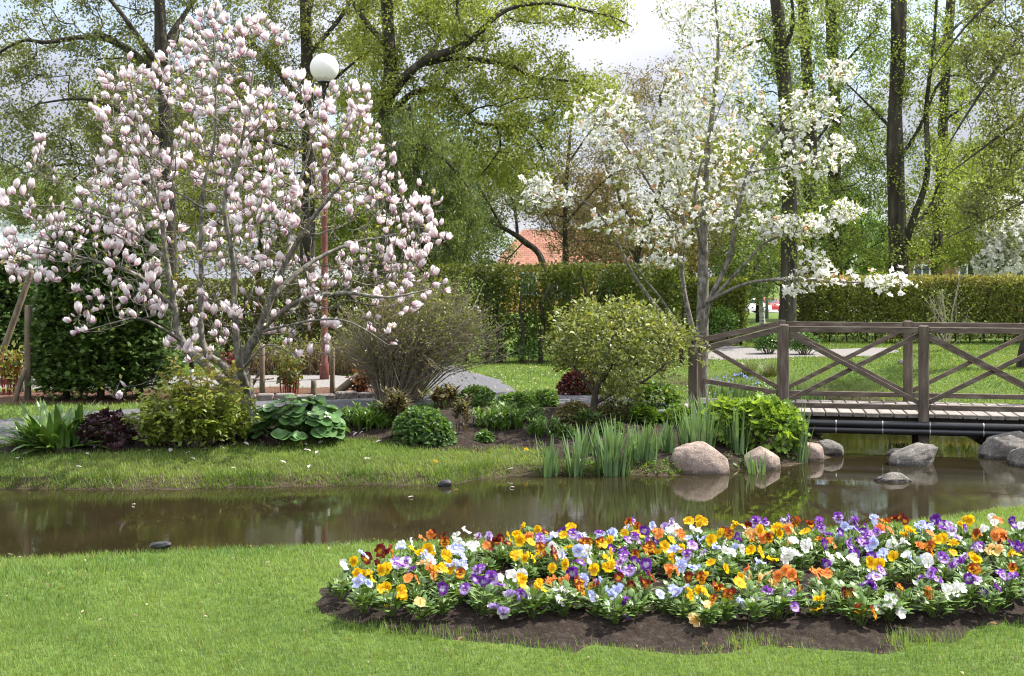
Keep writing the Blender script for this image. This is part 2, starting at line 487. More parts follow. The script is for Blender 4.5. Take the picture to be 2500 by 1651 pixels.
# templates: y runs along the leaf, z is its upper side
T_QUAD = (np.array([(0, 0, 0), (0.32, 0.45, 0.05), (0, 1, -0.06), (-0.32, 0.45, 0.05)]), [np.array([(0, 1, 2, 3)])])
T_NARROW = (np.array([(0, 0, 0), (0.14, 0.4, 0.03), (0, 1, -0.10), (-0.14, 0.4, 0.03)]), [np.array([(0, 1, 2, 3)])])
T_LEAF = (np.array([(0, 0, 0), (0.20, 0.28, 0.07), (0.22, 0.62, 0.03), (0, 1, -0.14), (-0.22, 0.62, 0.03), (-0.20, 0.28, 0.07), (0, 0.3, 0), (0, 0.65, -0.03)]),
          [np.array([(0, 1, 6, 5)]) * 0 + np.array([(0, 1, 6, 5)]), np.array([(1, 2, 7, 6), (6, 7, 4, 5), (7, 2, 3, 4)])])
T_LEAF = (T_LEAF[0], [np.array([(1, 2, 7, 6), (6, 7, 4, 5), (7, 2, 3, 4), (0, 1, 6, 5)])])

def disc_tmpl(n=14, lobes=0, depth=0.25, cup=0.18, notch=0.35, wav=0.05):
    vs = [(0, 0.0, 0)]
    for ring, rr in ((0, 0.55), (1, 1.0)):
        for i in range(n):
            a = 2 * math.pi * i / n
            r = rr
            if lobes and ring:
                r *= 1 - depth * (0.5 + 0.5 * math.cos(lobes * a))
            d = abs((a + math.pi) % (2 * math.pi) - math.pi)          # 0 at the stalk notch
            r *= 1 - notch * math.exp(-(d / 0.35) ** 2)
            vs.append((0.5 * r * math.sin(a), 0.42 - 0.5 * r * math.cos(a), cup * rr * rr * 0.6 + wav * ring * math.sin(3 * a + 1) - 0.0))
    vs = np.array(vs)
    vs[0, 1] = 0.36
    tri = [(0, 1 + (i + 1) % n, 1 + i) for i in range(n)]
    q = [(1 + i, 1 + (i + 1) % n, 1 + n + (i + 1) % n, 1 + n + i) for i in range(n)]
    return (vs, [np.array(tri), np.array(q)])
T_ROUND = disc_tmpl(14, 0, 0, 0.16, 0.45, 0.05)
T_LOBED = disc_tmpl(28, 7, 0.42, 0.22, 0.3, 0.03)

def straps(mb, base, az, length, width, lean, curl, seg=5, cols=(0.1, 0.2, 0.05), fold=0.25, tipw=0.0, shape='strap', tipcol=None):
    """long thin leaves: base (n,3), az heading, lean at base (0 upright), curl added along the blade; vectorised"""
    n = len(base)
    f = lambda x: np.full(n, x) if np.ndim(x) == 0 else np.asarray(x)
    az, length, width, lean, curl = map(f, (az, length, width, lean, curl))
    P = np.array(base, float)
    h = np.stack([np.cos(az), np.sin(az), np.zeros(n)], 1)
    s = np.stack([-np.sin(az), np.cos(az), np.zeros(n)], 1)
    rows, ang = [], lean.copy()
    for k in range(seg + 1):
        t = k / seg
        if shape == 'strap': w = width * (1 - t ** 2.5) * (0.75 + 0.25 * min(1, t * 4))
        elif shape == 'oval': w = width * (np.sin(math.pi * (0.06 + 0.94 * t) ** 0.85) ** 0.8 if t < 1 else 0)
        else: w = width * (1 - t)
        w = w + tipw * width if k == seg else w
        up = h * np.sin(ang)[:, None] + np.array([0, 0, 1]) * np.cos(ang)[:, None]
        nr = np.cross(s, up)
        rows.append((P - s * (w / 2)[:, None] - nr * (fold * w / 2)[:, None] * 0, P + nr * (-fold * w / 2)[:, None], P + s * (w / 2)[:, None]))
        ang2 = lean + curl * ((k + 1) / seg) ** 1.5
        P = P + up * (length / seg)[:, None]
        ang = ang2
    two = fold != 0
    per = 3 if two else 2
    V = np.stack([np.stack(r if two else (r[0], r[2]), 1) for r in rows], 1).reshape(n, -1, 3)
    k = per * (seg + 1)
    fs = []
    for j in range(seg):
        for i in range(per - 1):
            a = j * per + i
            fs.append((a, a + 1, a + 1 + per, a + per))
    fs = (np.array(fs)[None] + (np.arange(n) * k)[:, None, None]).reshape(-1, 4)
    cols = np.asarray(cols, float)
    if cols.ndim == 1: cols = np.tile(cols, (n, 1))
    C = np.repeat(cols[:, None, :], k, 1)
    if tipcol is not None:
        tt = np.repeat(np.linspace(0, 1, seg + 1), per)[None, :, None]
        C = C * (1 - tt) + np.asarray(tipcol) * tt
    mb.add(V.reshape(-1, 3), fs, C.reshape(-1, 3))

def tube(mb, pts, rad, sides=8, c=(0.5, 0.5, 0.5), cap=True):
    pts = np.asarray(pts, float)
    n = len(pts)
    rad = np.full(n, rad) if np.ndim(rad) == 0 else np.asarray(rad, float)
    t = np.gradient(pts, axis=0)
    t = unit(t)
    ref = np.array([0.03, 1.0, 0.07]) if abs(t[:, 1]).mean() < 0.8 else np.array([1.0, 0.03, 0.07])
    x = unit(np.cross(t, ref))
    y = np.cross(t, x)
    a = np.arange(sides) * 2 * math.pi / sides
    V = pts[:, None] + rad[:, None, None] * (np.cos(a)[None, :, None] * x[:, None] + np.sin(a)[None, :, None] * y[:, None])
    fs = []
    for j in range(n - 1):
        for i in range(sides):
            k = (i + 1) % sides
            fs.append((j * sides + i, j * sides + k, (j + 1) * sides + k, (j + 1) * sides + i))
    mb.add(V.reshape(-1, 3), fs, c)
    if cap:
        b = mb.n - n * sides
        mb.f.append(np.array([list(range(b + (n - 1) * sides, b + n * sides))]))
        mb.f.append(np.array([list(range(b, b + sides))[::-1]]))

def twigs(mb, P0, P1, r0, r1, sides=3, c=(0.5, 0.5, 0.5), bend=None):
    """many thin tapering sticks at once (two segments each when bend is given)"""
    P0, P1 = np.asarray(P0, float), np.asarray(P1, float)
    n = len(P0)
    if n == 0: return
    pts = [P0, P1] if bend is None else [P0, (P0 + P1) / 2 + bend, P1]
    f = lambda x: np.full(n, x) if np.ndim(x) == 0 else np.asarray(x)
    r0, r1 = f(r0), f(r1)
    m = len(pts)
    t = unit(P1 - P0)
    ref = np.where(np.abs(t[:, 1:2]) < 0.9, np.array([[0, 1.0, 0]]), np.array([[1.0, 0, 0]]))
    x = unit(np.cross(t, ref))
    y = np.cross(t, x)
    a = np.arange(sides) * 2 * math.pi / sides
    rows = []
    for j, p in enumerate(pts):
        r = r0 + (r1 - r0) * j / (m - 1)
        rows.append(p[:, None] + r[:, None, None] * (np.cos(a)[None, :, None] * x[:, None] + np.sin(a)[None, :, None] * y[:, None]))
    V = np.stack(rows, 1).reshape(n, -1, 3)
    fs = []
    for j in range(m - 1):
        for i in range(sides):
            k = (i + 1) % sides
            fs.append((j * sides + i, j * sides + k, (j + 1) * sides + k, (j + 1) * sides + i))
    fs = (np.array(fs)[None] + (np.arange(n) * m * sides)[:, None, None]).reshape(-1, 4)
    cc = np.asarray(c, float)
    C = np.repeat(cc[:, None, :], m * sides, 1).reshape(-1, 3) if cc.ndim == 2 else cc
    mb.add(V.reshape(-1, 3), fs, C)

def box(mb, lo, hi, bev=0.0, R=None, off=(0, 0, 0), c=(0.5, 0.5, 0.5)):
    """box with chamfered edges; R optional 3x3 rotation, then off"""
    lo, hi = np.array(lo, float), np.array(hi, float)
    if bev <= 0:
        v = np.array([(x, y, z) for x in (lo[0], hi[0]) for y in (lo[1], hi[1]) for z in (lo[2], hi[2])])
        f = [(0, 1, 3, 2), (4, 6, 7, 5), (0, 4, 5, 1), (2, 3, 7, 6), (0, 2, 6, 4), (1, 5, 7, 3)]
        faces = [np.array(f)]
    else:
        bm_v, idx = [], {}
        for sx in (0, 1):
            for sy in (0, 1):
                for sz in (0, 1):
                    for ax in range(3):
                        p = [lo[0] if sx == 0 else hi[0], lo[1] if sy == 0 else hi[1], lo[2] if sz == 0 else hi[2]]
                        s = (sx, sy, sz)
                        for k in range(3):
                            if k != ax:
                                p[k] += bev if s[k] == 0 else -bev
                        idx[(sx, sy, sz, ax)] = len(bm_v)
                        bm_v.append(p)
        v = np.array(bm_v)
        q, t = [], []
        for ax in range(3):
            o = [k for k in range(3) if k != ax]
            for s in (0, 1):
                ring = []
                for a, b in ((0, 0), (1, 0), (1, 1), (0, 1)):
                    k = [0, 0, 0]
                    k[ax], k[o[0]], k[o[1]] = s, a, b
                    ring.append(idx[(*k, ax)])
                q.append(ring)
            for a in (0, 1):
                for b in (0, 1):
                    k0, k1 = [0, 0, 0], [0, 0, 0]
                    k0[ax], k1[ax] = 0, 1
                    k0[o[0]] = k1[o[0]] = a
                    k0[o[1]] = k1[o[1]] = b
                    q.append([idx[(*k0, o[0])], idx[(*k0, o[1])], idx[(*k1, o[1])], idx[(*k1, o[0])]])
        for sx in (0, 1):
            for sy in (0, 1):
                for sz in (0, 1):
                    t.append([idx[(sx, sy, sz, k)] for k in range(3)])
        faces = [np.array(q), np.array(t)]
    if R is not None: v = v @ np.asarray(R).T
    v = v + np.asarray(off)
    mb.add(v, faces[0], c)
    base = mb.n - len(v)
    for f in faces[1:]:
        mb.f.append(f + base)

def lathe(mb, prof, centre, sides=20, c=(0.5, 0.5, 0.5)):
    prof = np.asarray(prof, float)
    a = np.arange(sides) * 2 * math.pi / sides
    V = np.stack([np.stack([r * np.cos(a), r * np.sin(a), np.full(sides, z)], 1) for r, z in prof], 0) + np.asarray(centre)
    n = len(prof)
    fs = [(j * sides + i, j * sides + (i + 1) % sides, (j + 1) * sides + (i + 1) % sides, (j + 1) * sides + i) for j in range(n - 1) for i in range(sides)]
    cc = np.asarray(c, float)
    if cc.ndim == 2: cc = np.repeat(cc, sides, 0)
    mb.add(V.reshape(-1, 3), fs, cc)

def vnoise(p, s, seed=0):
    """cheap smooth noise from a few sines, about -1..1"""
    r = np.random.default_rng(seed)
    out = 0
    for k in range(5):
        d = r.normal(size=p.shape[-1])
        d = d / np.linalg.norm(d) * s * r.uniform(0.6, 1.8)
        out = out + np.sin(p @ d + r.uniform(0, 6.28))
    return out / 2.6

def fix_normals(o):
    import bmesh
    bm = bmesh.new()
    bm.from_mesh(o.data)
    bmesh.ops.recalc_face_normals(bm, faces=bm.faces)
    bm.to_mesh(o.data)
    bm.free()

# ------------------------------------------------------------------ plan of the place
WATER = np.array([(-14, 7.2), (-9, 7.35), (-3.3, 7.68), (-1.1, 8.06), (0, 8.25), (1.1, 8.38), (2.05, 8.5), (2.7, 8.76), (3.2, 9.03), (3.75, 9.42), (4.25, 9.9),
                  (4.9, 10.8), (5.6, 11.7), (6.2, 12.6), (6.1, 13.4), (5.75, 14.2), (5.7, 15.5), (5.9, 17.0), (5.8, 18.6), (5.2, 20.2), (4.2, 21.4), (2.9, 21.9),
                  (2.4, 21.6), (3.3, 21.0), (4.0, 20.0), (4.3, 18.6), (4.2, 17.0), (3.9, 15.8), (3.75, 14.4), (3.68, 13.7), (3.4, 13.45), (3.05, 13.15), (2.72, 12.8),
                  (2.3, 12.58), (1.6, 12.34), (0.81, 12.33), (-0.07, 12.22), (-0.38, 12.05), (-0.71, 11.72), (-1.56, 11.68), (-3, 11.5), (-4.8, 11.5), (-9, 11.3), (-14, 11.2)], float)

def inside(poly, p):
    x, y = p[:, 0], p[:, 1]
    r = np.zeros(len(p), bool)
    n = len(poly)
    for i in range(n):
        (x1, y1), (x2, y2) = poly[i], poly[(i + 1) % n]
        c = ((y1 > y) != (y2 > y)) & (x < (x2 - x1) * (y - y1) / (y2 - y1 + 1e-12) + x1)
        r ^= c
    return r

def edge_dist(poly, p):
    d = np.full(len(p), 1e9)
    n = len(poly)
    for i in range(n):
        a, b = poly[i], poly[(i + 1) % n]
        ab = b - a
        t = np.clip(((p - a) @ ab) / (ab @ ab), 0, 1)
        q = a + t[:, None] * ab
        d = np.minimum(d, np.hypot(*(p - q).T))
    return d

def sdist(poly, p):
    d = edge_dist(poly, p)
    return np.where(inside(poly, p), -d, d)

def sstep(a, b, x):
    t = np.clip((x - a) / (b - a), 0, 1)
    return t * t * (3 - 2 * t)

def water_sd(p):
    w = vnoise(p, 3.1, 3) * 0.05 + vnoise(p, 9.0, 4) * 0.025
    return sdist(WATER, p) + w

def height(p):
    p = np.asarray(p, float).reshape(-1, 2)
    sd = water_sd(p)
    y = p[:, 1]
    far = sstep(9.0, 11.0, y + np.clip(p[:, 0] - 3, 0, 3) * -0.7)
    lip = 0.27 * (1 - far) + 0.09 * far
    wid = 1.3 * (1 - far) + 2.6 * far
    top = 0.35
    h = lip * sstep(-0.02, 0.16, sd) + (top - lip) * sstep(0.02, 1.0, sd / wid)
    h = np.where(sd < 0, -0.35 * sstep(0, 0.7, -sd), h)
    h = h + 0.012 * vnoise(p, 2.3, 8) * sstep(0.1, 0.6, sd)
    h = h + 0.05 * sstep(20, 30, y) - 2.2 * sstep(42, 130, y)
    return h

def gz(x, y):
    return float(height(np.array([[x, y]]))[0])

def at(px, py, lift=0.0):
    """ground point that the photograph shows at (px, py); lift raises the aimed spot above the ground"""
    z = 0.33
    for _ in range(12):
        D = F * (CAM_Z - z - lift) / max(py - HY, 5)
        z = 0.5 * z + 0.5 * gz((px - CX) * D / F, D)
    x = (px - CX) * D / F
    return np.array([x, D, gz(x, D)])

def pt(px, py, D):
    """point at depth D along the sight line of a photograph pixel"""
    return np.array([(px - CX) * D / F, D, CAM_Z - (py - HY) * D / F])

def dp(px, py, D):
    """same, for pixels read off the 2374-wide view"""
    return pt(px * 1.0531, py * 1.0531, D)

# ------------------------------------------------------------------ terrain, water, paths, soil
def axis(parts):
    out = []
    for a, b, s in parts:
        out.extend(np.arange(a, b, s))
    out.append(parts[-1][1])
    return np.array(out)

gx = axis([(-900, -100, 100), (-100, -30, 10), (-30, -10, 2), (-10, -6, 0.4), (-6, 7.5, 0.09), (7.5, 14, 0.4), (14, 30, 2), (30, 100, 10), (100, 900, 100)])
gy = axis([(-60, -10, 10), (-10, 4, 1), (4, 6.5, 0.25), (6.5, 22.5, 0.09), (22.5, 32, 0.5), (32, 60, 2), (60, 140, 8), (140, 1500, 80)])
XX, YY = np.meshgrid(gx, gy)
P2 = np.stack([XX.ravel(), YY.ravel()], 1)
HH = np.empty(len(P2))
for i in range(0, len(P2), 40000):
    HH[i:i + 40000] = height(P2[i:i + 40000])
nx, ny = len(gx), len(gy)
ii = (np.arange(ny - 1)[:, None] * nx + np.arange(nx - 1)[None]).ravel()
mb = MB()
mud = (1 - sstep(0.06, 0.2, HH)) * (P2[:, 1] < 24)
mb.add(np.column_stack([P2, HH]), np.stack([ii, ii + 1, ii + 1 + nx, ii + nx], 1), np.stack([mud] * 3, 1))
struct(mb.build('ground', M['ground']), 'green lawn ground with earthy banks along the stream')

mb = MB()
mb.add([(-13.5, 6.9, 0), (7.5, 6.9, 0), (7.5, 22.5, 0), (-13.5, 22.5, 0)], [(0, 1, 2, 3)])
struct(mb.build('water', M['water']), 'still brown stream water reflecting plants and sky')

def sheet(name, mat, poly, label, lift=0.012, res=0.12, mound=0.0, rough=0.0, edge_wob=0.04, kind=True, skirt=0.12):
    """thin covering laid on the terrain inside a polygon, sinking into the ground at its ragged rim"""
    poly = np.asarray(poly, float)
    lo, hi = poly.min(0) - 0.3, poly.max(0) + 0.3
    xs, ys = np.arange(lo[0], hi[0], res), np.arange(lo[1], hi[1], res)
    X, Y = np.meshgrid(xs, ys)
    p = np.stack([X.ravel(), Y.ravel()], 1)
    d = -sdist(poly, p) + edge_wob * vnoise(p, 7.0, 21) + edge_wob * 0.6 * vnoise(p, 21.0, 22)
    z = height(p) + lift * sstep(-0.02, 0.06, d) - 0.03 * (1 - sstep(-0.12, 0.0, d)) + mound * sstep(0, 0.35, d)
    if rough:
        z = z + rough * (vnoise(p, 38, 23) * 0.5 + vnoise(p, 90, 24) * 0.35 + vnoise(p, 14, 25) * 0.5) * sstep(-0.02, 0.08, d)
    keep = (d > -skirt).reshape(X.shape)
    n = len(xs)
    i = (np.arange(len(ys) - 1)[:, None] * n + np.arange(n - 1)[None])
    k = keep[:-1, :-1] & keep[1:, :-1] & keep[:-1, 1:] & keep[1:, 1:]
    i = i[k]
    f = np.stack([i, i + 1, i + 1 + n, i + n], 1)
    used = np.unique(f)
    re = np.full(len(p), -1)
    re[used] = np.arange(len(used))
    mb = MB()
    mb.add(np.column_stack([p, z])[used], re[f])
    o = mb.build(name, mat)
    struct(o, label)
    return o

def band(line, w):
    line = np.asarray(line, float)
    t = unit(np.gradient(line, axis=0))
    nrm = np.stack([-t[:, 1], t[:, 0]], 1)
    return np.concatenate([line + nrm * w / 2, (line - nrm * w / 2)[::-1]])

def smooth_line(line, k=6):
    line = np.asarray(line, float)
    n = len(line)
    t = np.linspace(0, n - 1, (n - 1) * k + 1)
    i = np.clip(t.astype(int), 0, n - 2)
    u = (t - i)[:, None]
    p = lambda j: line[np.clip(j, 0, n - 1)]
    a, b, c, d = p(i - 1), p(i), p(i + 1), p(i + 2)
    return 0.5 * ((2 * b) + (c - a) * u + (2 * a - 5 * b + 4 * c - d) * u ** 2 + (3 * b - a - 3 * c + d) * u ** 3)

BED = np.array([(-1.02, 6.5), (-0.95, 6.15), (-0.75, 5.92), (-0.45, 5.7), (-0.2, 5.62), (0.1, 5.5), (0.28, 5.42), (0.36, 5.56), (0.55, 5.52), (0.75, 5.42), (0.95, 5.42),
                (1.05, 5.6), (1.25, 5.55), (1.6, 5.42), (1.75, 5.6), (1.95, 5.58), (2.1, 5.75), (2.5, 5.95), (2.9, 6.1), (3.3, 6.35), (3.45, 6.8), (3.3, 7.25),
                (2.9, 7.5), (1.8, 7.55), (0.6, 7.45), (-0.3, 7.2), (-0.8, 6.9)])
BED[:, 1] -= 0.07 * (1 - sstep(6.1, 6.6, BED[:, 1]))
sheet('flower_bed_soil', M['soil'], BED, 'dark bare soil of the pansy bed', 0.008, 0.022, 0.05, 0.012, 0.025, skirt=0.06)

FAR_BED = np.array([at(*q)[:2] for q in [(-120, 1104), (60, 1108), (200, 1106), (330, 1102), (480, 1098), (620, 1090), (780, 1076), (850, 1072), (930, 1078), (1020, 1094), (1120, 1100), (1230, 1098), (1310, 1098)]]
                   + [(0.35, 12.55), (1.0, 12.5), (1.7, 12.45), (2.25, 12.65), (2.7, 12.95), (3.1, 13.35), (3.4, 13.7), (3.5, 14.2), (2.6, 14.7), (1.9, 15.1), (1.0, 15.6), (0.2, 15.9), (-0.6, 15.5), (-1.4, 15.05),
                      (-2.3, 14.75), (-3.2, 14.35), (-4.2, 13.8), (-4.9, 13.0), (-5.6, 12.6)])
sheet('border_soil', M['soil'], FAR_BED, 'dark soil of the planted border along the stream', 0.012, 0.05, 0.03, 0.015, 0.05)

PATH = band(smooth_line([(-9, 12.0), (-7.0, 12.6), (-5.5, 13.5), (-4.3, 14.75), (-2.4, 15.7), (-0.9, 16.3), (0.4, 16.5), (1.5, 15.9), (2.35, 15.25)]), 1.15)
sheet('path', M['asphalt'], PATH, 'grey asphalt path winding behind the border', 0.02, 0.09, 0, 0.0, 0.03)
BRANCH = band(smooth_line([(-0.55, 16.4), (-0.6, 18.0), (-1.0, 20.0), (-1.7, 22.0), (-2.6, 24.0)]), 1.2)
sheet('branch_path', M['asphalt'], BRANCH, 'grey asphalt path leading back between the shrubs', 0.026, 0.09, 0, 0.0, 0.03)
BACK_PATH = np.array([(-12, 17.2), (-6, 17.8), (-2.0, 18.1), (-1.5, 19.6), (-3, 20.2), (-7, 20.0), (-12, 19.4)])
sheet('gravel_path', M['gravel'], BACK_PATH, 'pale gravel path behind the garden posts', 0.02, 0.15, 0, 0.0, 0.03)
MULCH_A = np.array([(-9, 15.2), (-5.2, 15.75), (-4.3, 16.3), (-1.7, 16.6), (-1.6, 18.0), (-4, 17.8), (-9, 17.0)])
sheet('mulch_bed', M['mulch'], MULCH_A, 'reddish bark mulch under the garden shrubs', 0.018, 0.08, 0.02, 0.015, 0.05)
FAR_PATH = np.array([(3.6, 23.9), (4.9, 24.0), (6.0, 24.6), (7.3, 24.7), (8.2, 26.0), (8.4, 27.2), (7.2, 27.0), (5.6, 26.4), (4.9, 28.4), (4.2, 28.6), (4.2, 26.0)])
sheet('far_path', M['gravel'], FAR_PATH, 'pale gravel path across the far lawn', 0.02, 0.15, 0, 0.0, 0.03)
ROAD = np.array([(-60, 84), (160, 78), (160, 150), (-60, 150)])
mb = MB()
rx = np.linspace(-60, 160, 12)
ry = np.linspace(80, 150, 24)
RX, RY = np.meshgrid(rx, ry)
rp = np.stack([RX.ravel(), RY.ravel()], 1)
i = (np.arange(23)[:, None] * 12 + np.arange(11)[None]).ravel()
mb.add(np.column_stack([rp, height(rp) + 0.06]), np.stack([i, i + 1, i + 13, i + 12], 1))
struct(mb.build('road', M['road']), 'pale street seen beyond the hedge gap')

# row of granite kerb stones along the path
mb = MB()
kl = smooth_line([(-3.5, 16.05), (-2.6, 16.2), (-1.65, 16.65)], 4)
dist = 0.0
for a, b in zip(kl[:-1], kl[1:]):
    t = unit(b - a)
    R = np.array([(t[0], -t[1], 0), (t[1], t[0], 0), (0, 0, 1)])
    ln = np.linalg.norm(b - a)
    m = (a + b) / 2
    jz = rng.uniform(-0.015, 0.015)
    box(mb, (-ln / 2 + 0.008, -0.07, -0.1), (ln / 2 - 0.008, 0.07, 0.10 + jz), 0.018, R, (m[0], m[1], gz(*m)))
kl = smooth_line([(-4.35, 15.9), (-4.0, 15.98), (-3.5, 16.05)], 2)
for a, b in zip(kl[:-1], kl[1:]):
    t = unit(b - a)
    R = np.array([(t[0], -t[1], 0), (t[1], t[0], 0), (0, 0, 1)])
    ln = np.linalg.norm(b - a)
    m = (a + b) / 2
    box(mb, (-ln / 2 + 0.008, -0.07, -0.1), (ln / 2 - 0.008, 0.07, 0.08), 0.018, R, (m[0], m[1], gz(*m)))
struct(mb.build('kerb', M['kerb'], smooth=False), 'row of rough granite kerb stones along the path')

# low stone steps behind the gravel path
mb = MB()
for k, (x0, x1, yy, hh) in enumerate([(-4.4, -3.4, 20.5, 0.10)]):
    n = 5
    for j in range(n):
        a, b = x0 + (x1 - x0) * j / n, x0 + (x1 - x0) * (j + 1) / n
        box(mb, (a + 0.01, yy - 0.2, 0.2), (b - 0.01, yy + 0.2, 0.36 + hh + rng.uniform(-0.01, 0.01)), 0.02)
o = mb.build('stone_edging', M['kerb'], smooth=False)
tag(o, 'low pale stone edging behind the gravel path', 'stone edging')

# ------------------------------------------------------------------ grass (stuff)
def grass_blades(mb, p, h, w, lean=0.5, c0=(0.088, 0.168, 0.034), c1=(0.200, 0.285, 0.068), tip=1.25, yel=0.08):
    n = len(p)
    z = height(p)
    base = np.column_stack([p, z - 0.004])
    az = rng.uniform(0, 2 * math.pi, n)
    t = np.clip(0.5 + 0.34 * vnoise(p, 1.7, 31) + 0.26 * vnoise(p, 7.0, 32) + rng.normal(0, 0.28, n), 0, 1)[:, None]
    c = np.array(c0) * (1 - t) + np.array(c1) * t
    dry = rng.random(n) < yel
    c[dry] = c[dry] * 0.3 + np.array((0.20, 0.19, 0.055)) * 0.7
    straps(mb, base, az, h, w, np.abs(rng.normal(lean * 0.5, lean * 0.45, n)), rng.uniform(0.2, 1.1, n), 2, c, 0.0, shape='blade')

def scatter(lo, hi, dens, test):
    n = int((hi[0] - lo[0]) * (hi[1] - lo[1]) * dens)
    p = rng.uniform(lo, hi, (n, 2))
    return p[test(p)]

inview = lambda p, m=1.0: np.abs(p[:, 0]) < 0.4167 * p[:, 1] + m
far_sheets = [FAR_BED, PATH, BRANCH, BACK_PATH, MULCH_A, FAR_PATH]
def off_sheets(p, margin=0.0):
    ok = np.ones(len(p), bool)
    for q in far_sheets:
        ok &= ~inside(q, p)
    return ok

# near lawn
mb = MB()
def near_ok(p):
    ok = inview(p, 1.3)
    ok &= -sdist(BED, p) + 0.03 * vnoise(p, 7.0, 21) < rng.normal(-0.02, 0.018, len(p))
    return ok & (water_sd(p) > -0.01) & ((p[:, 1] < 9.2) | (p[:, 0] > 3))
p = scatter((-3.6, 4.5), (4.4, 6.2), 8500, near_ok)
grass_blades(mb, p, rng.uniform(0.022, 0.046, len(p)), rng.uniform(0.0028, 0.0045, len(p)), 0.7)
p = scatter((-4.8, 6.2), (5.6, 10.2), 4800, near_ok)
grass_blades(mb, p, rng.uniform(0.025, 0.050, len(p)), rng.uniform(0.004, 0.0065, len(p)), 0.7)
p = scatter((3.2, 8.8), (5.8, 12), 3000, near_ok)
grass_blades(mb, p, rng.uniform(0.025, 0.05, len(p)), rng.uniform(0.005, 0.008, len(p)), 0.7)
# longer fringe at the water's edge and round the bed
p = scatter((-4.6, 7.0), (5.8, 12), 2600, lambda p: inview(p, 0.6) & (water_sd(p) > -0.01) & (water_sd(p) < 0.11) & (p[:, 1] < 9.2 + np.clip(p[:, 0] - 3, 0, 9) * 1.5))
p = p[vnoise(p, 9, 41) + rng.normal(0, 0.4, len(p)) > -0.2]
grass_blades(mb, p, rng.uniform(0.04, 0.10, len(p)), rng.uniform(0.004, 0.006, len(p)), 0.6)
p = scatter((-1.3, 5.2), (3.5, 7.7), 6000, lambda p: np.abs(sdist(BED, p) - 0.01) < 0.06)
p = p[vnoise(p, 6, 42) + rng.normal(0, 0.25, len(p)) > 0.55]
grass_blades(mb, p, rng.uniform(0.04, 0.085, len(p)), rng.uniform(0.003, 0.0045, len(p)), 0.55)
o = mb.build('grass', M['grass'], smooth=False)

tag(o, 'short bright green lawn grass around the pansy bed', 'grass', kind='stuff')

# far bank strip, lawns behind
mb = MB()
p = scatter((-6.5, 11.2), (2.8, 13.6), 3600, lambda p: inview(p, 0.8) & (water_sd(p) > -0.01) & (p[:, 1] > 11) & ((sdist(FAR_BED, p) > -0.04 + 0.05 * vnoise(p, 9, 43))))
grass_blades(mb, p, rng.uniform(0.03, 0.065, len(p)), rng.uniform(0.006, 0.010, len(p)), 0.7, (0.092, 0.165, 0.030), (0.215, 0.285, 0.062))
p = scatter((-6.5, 11.2), (1.5, 12.6), 3000, lambda p: inview(p, 0.8) & (water_sd(p) > -0.02) & (water_sd(p) < 0.22))
p = p[vnoise(p, 5, 44) + rng.normal(0, 0.3, len(p)) > -0.05]
grass_blades(mb, p, rng.uniform(0.06, 0.15, len(p)), rng.uniform(0.005, 0.008, len(p)), 0.9, (0.05, 0.12, 0.014), (0.12, 0.20, 0.03))
o = mb.build('bank_grass', M['grass'], smooth=False)
tag(o, 'green grass strip on the far bank in front of the border', 'grass', kind='stuff')

mb = MB()
p = scatter((-9, 13.5), (2.8, 24.5), 900, lambda p: inview(p, 1.0) & (water_sd(p) > 0.02) & off_sheets(p) & ~((p[:, 1] < 15.5) & (p[:, 0] > -4)))
grass_blades(mb, p, rng.uniform(0.04, 0.07, len(p)), rng.uniform(0.010, 0.016, len(p)), 0.8)
p = scatter((2.2, 15.9), (12.5, 30), 620, lambda p: inview(p, 1.0) & (water_sd(p) > 0.0) & off_sheets(p) & (p[:, 1] > 16))
grass_blades(mb, p, rng.uniform(0.035, 0.065, len(p)), rng.uniform(0.012, 0.020, len(p)), 0.8, (0.085, 0.155, 0.024), (0.19, 0.255, 0.05))
o = mb.build('far_grass', M['grass'], smooth=False)
tag(o, 'green lawn grass beyond the bridge and paths', 'grass', kind='stuff')

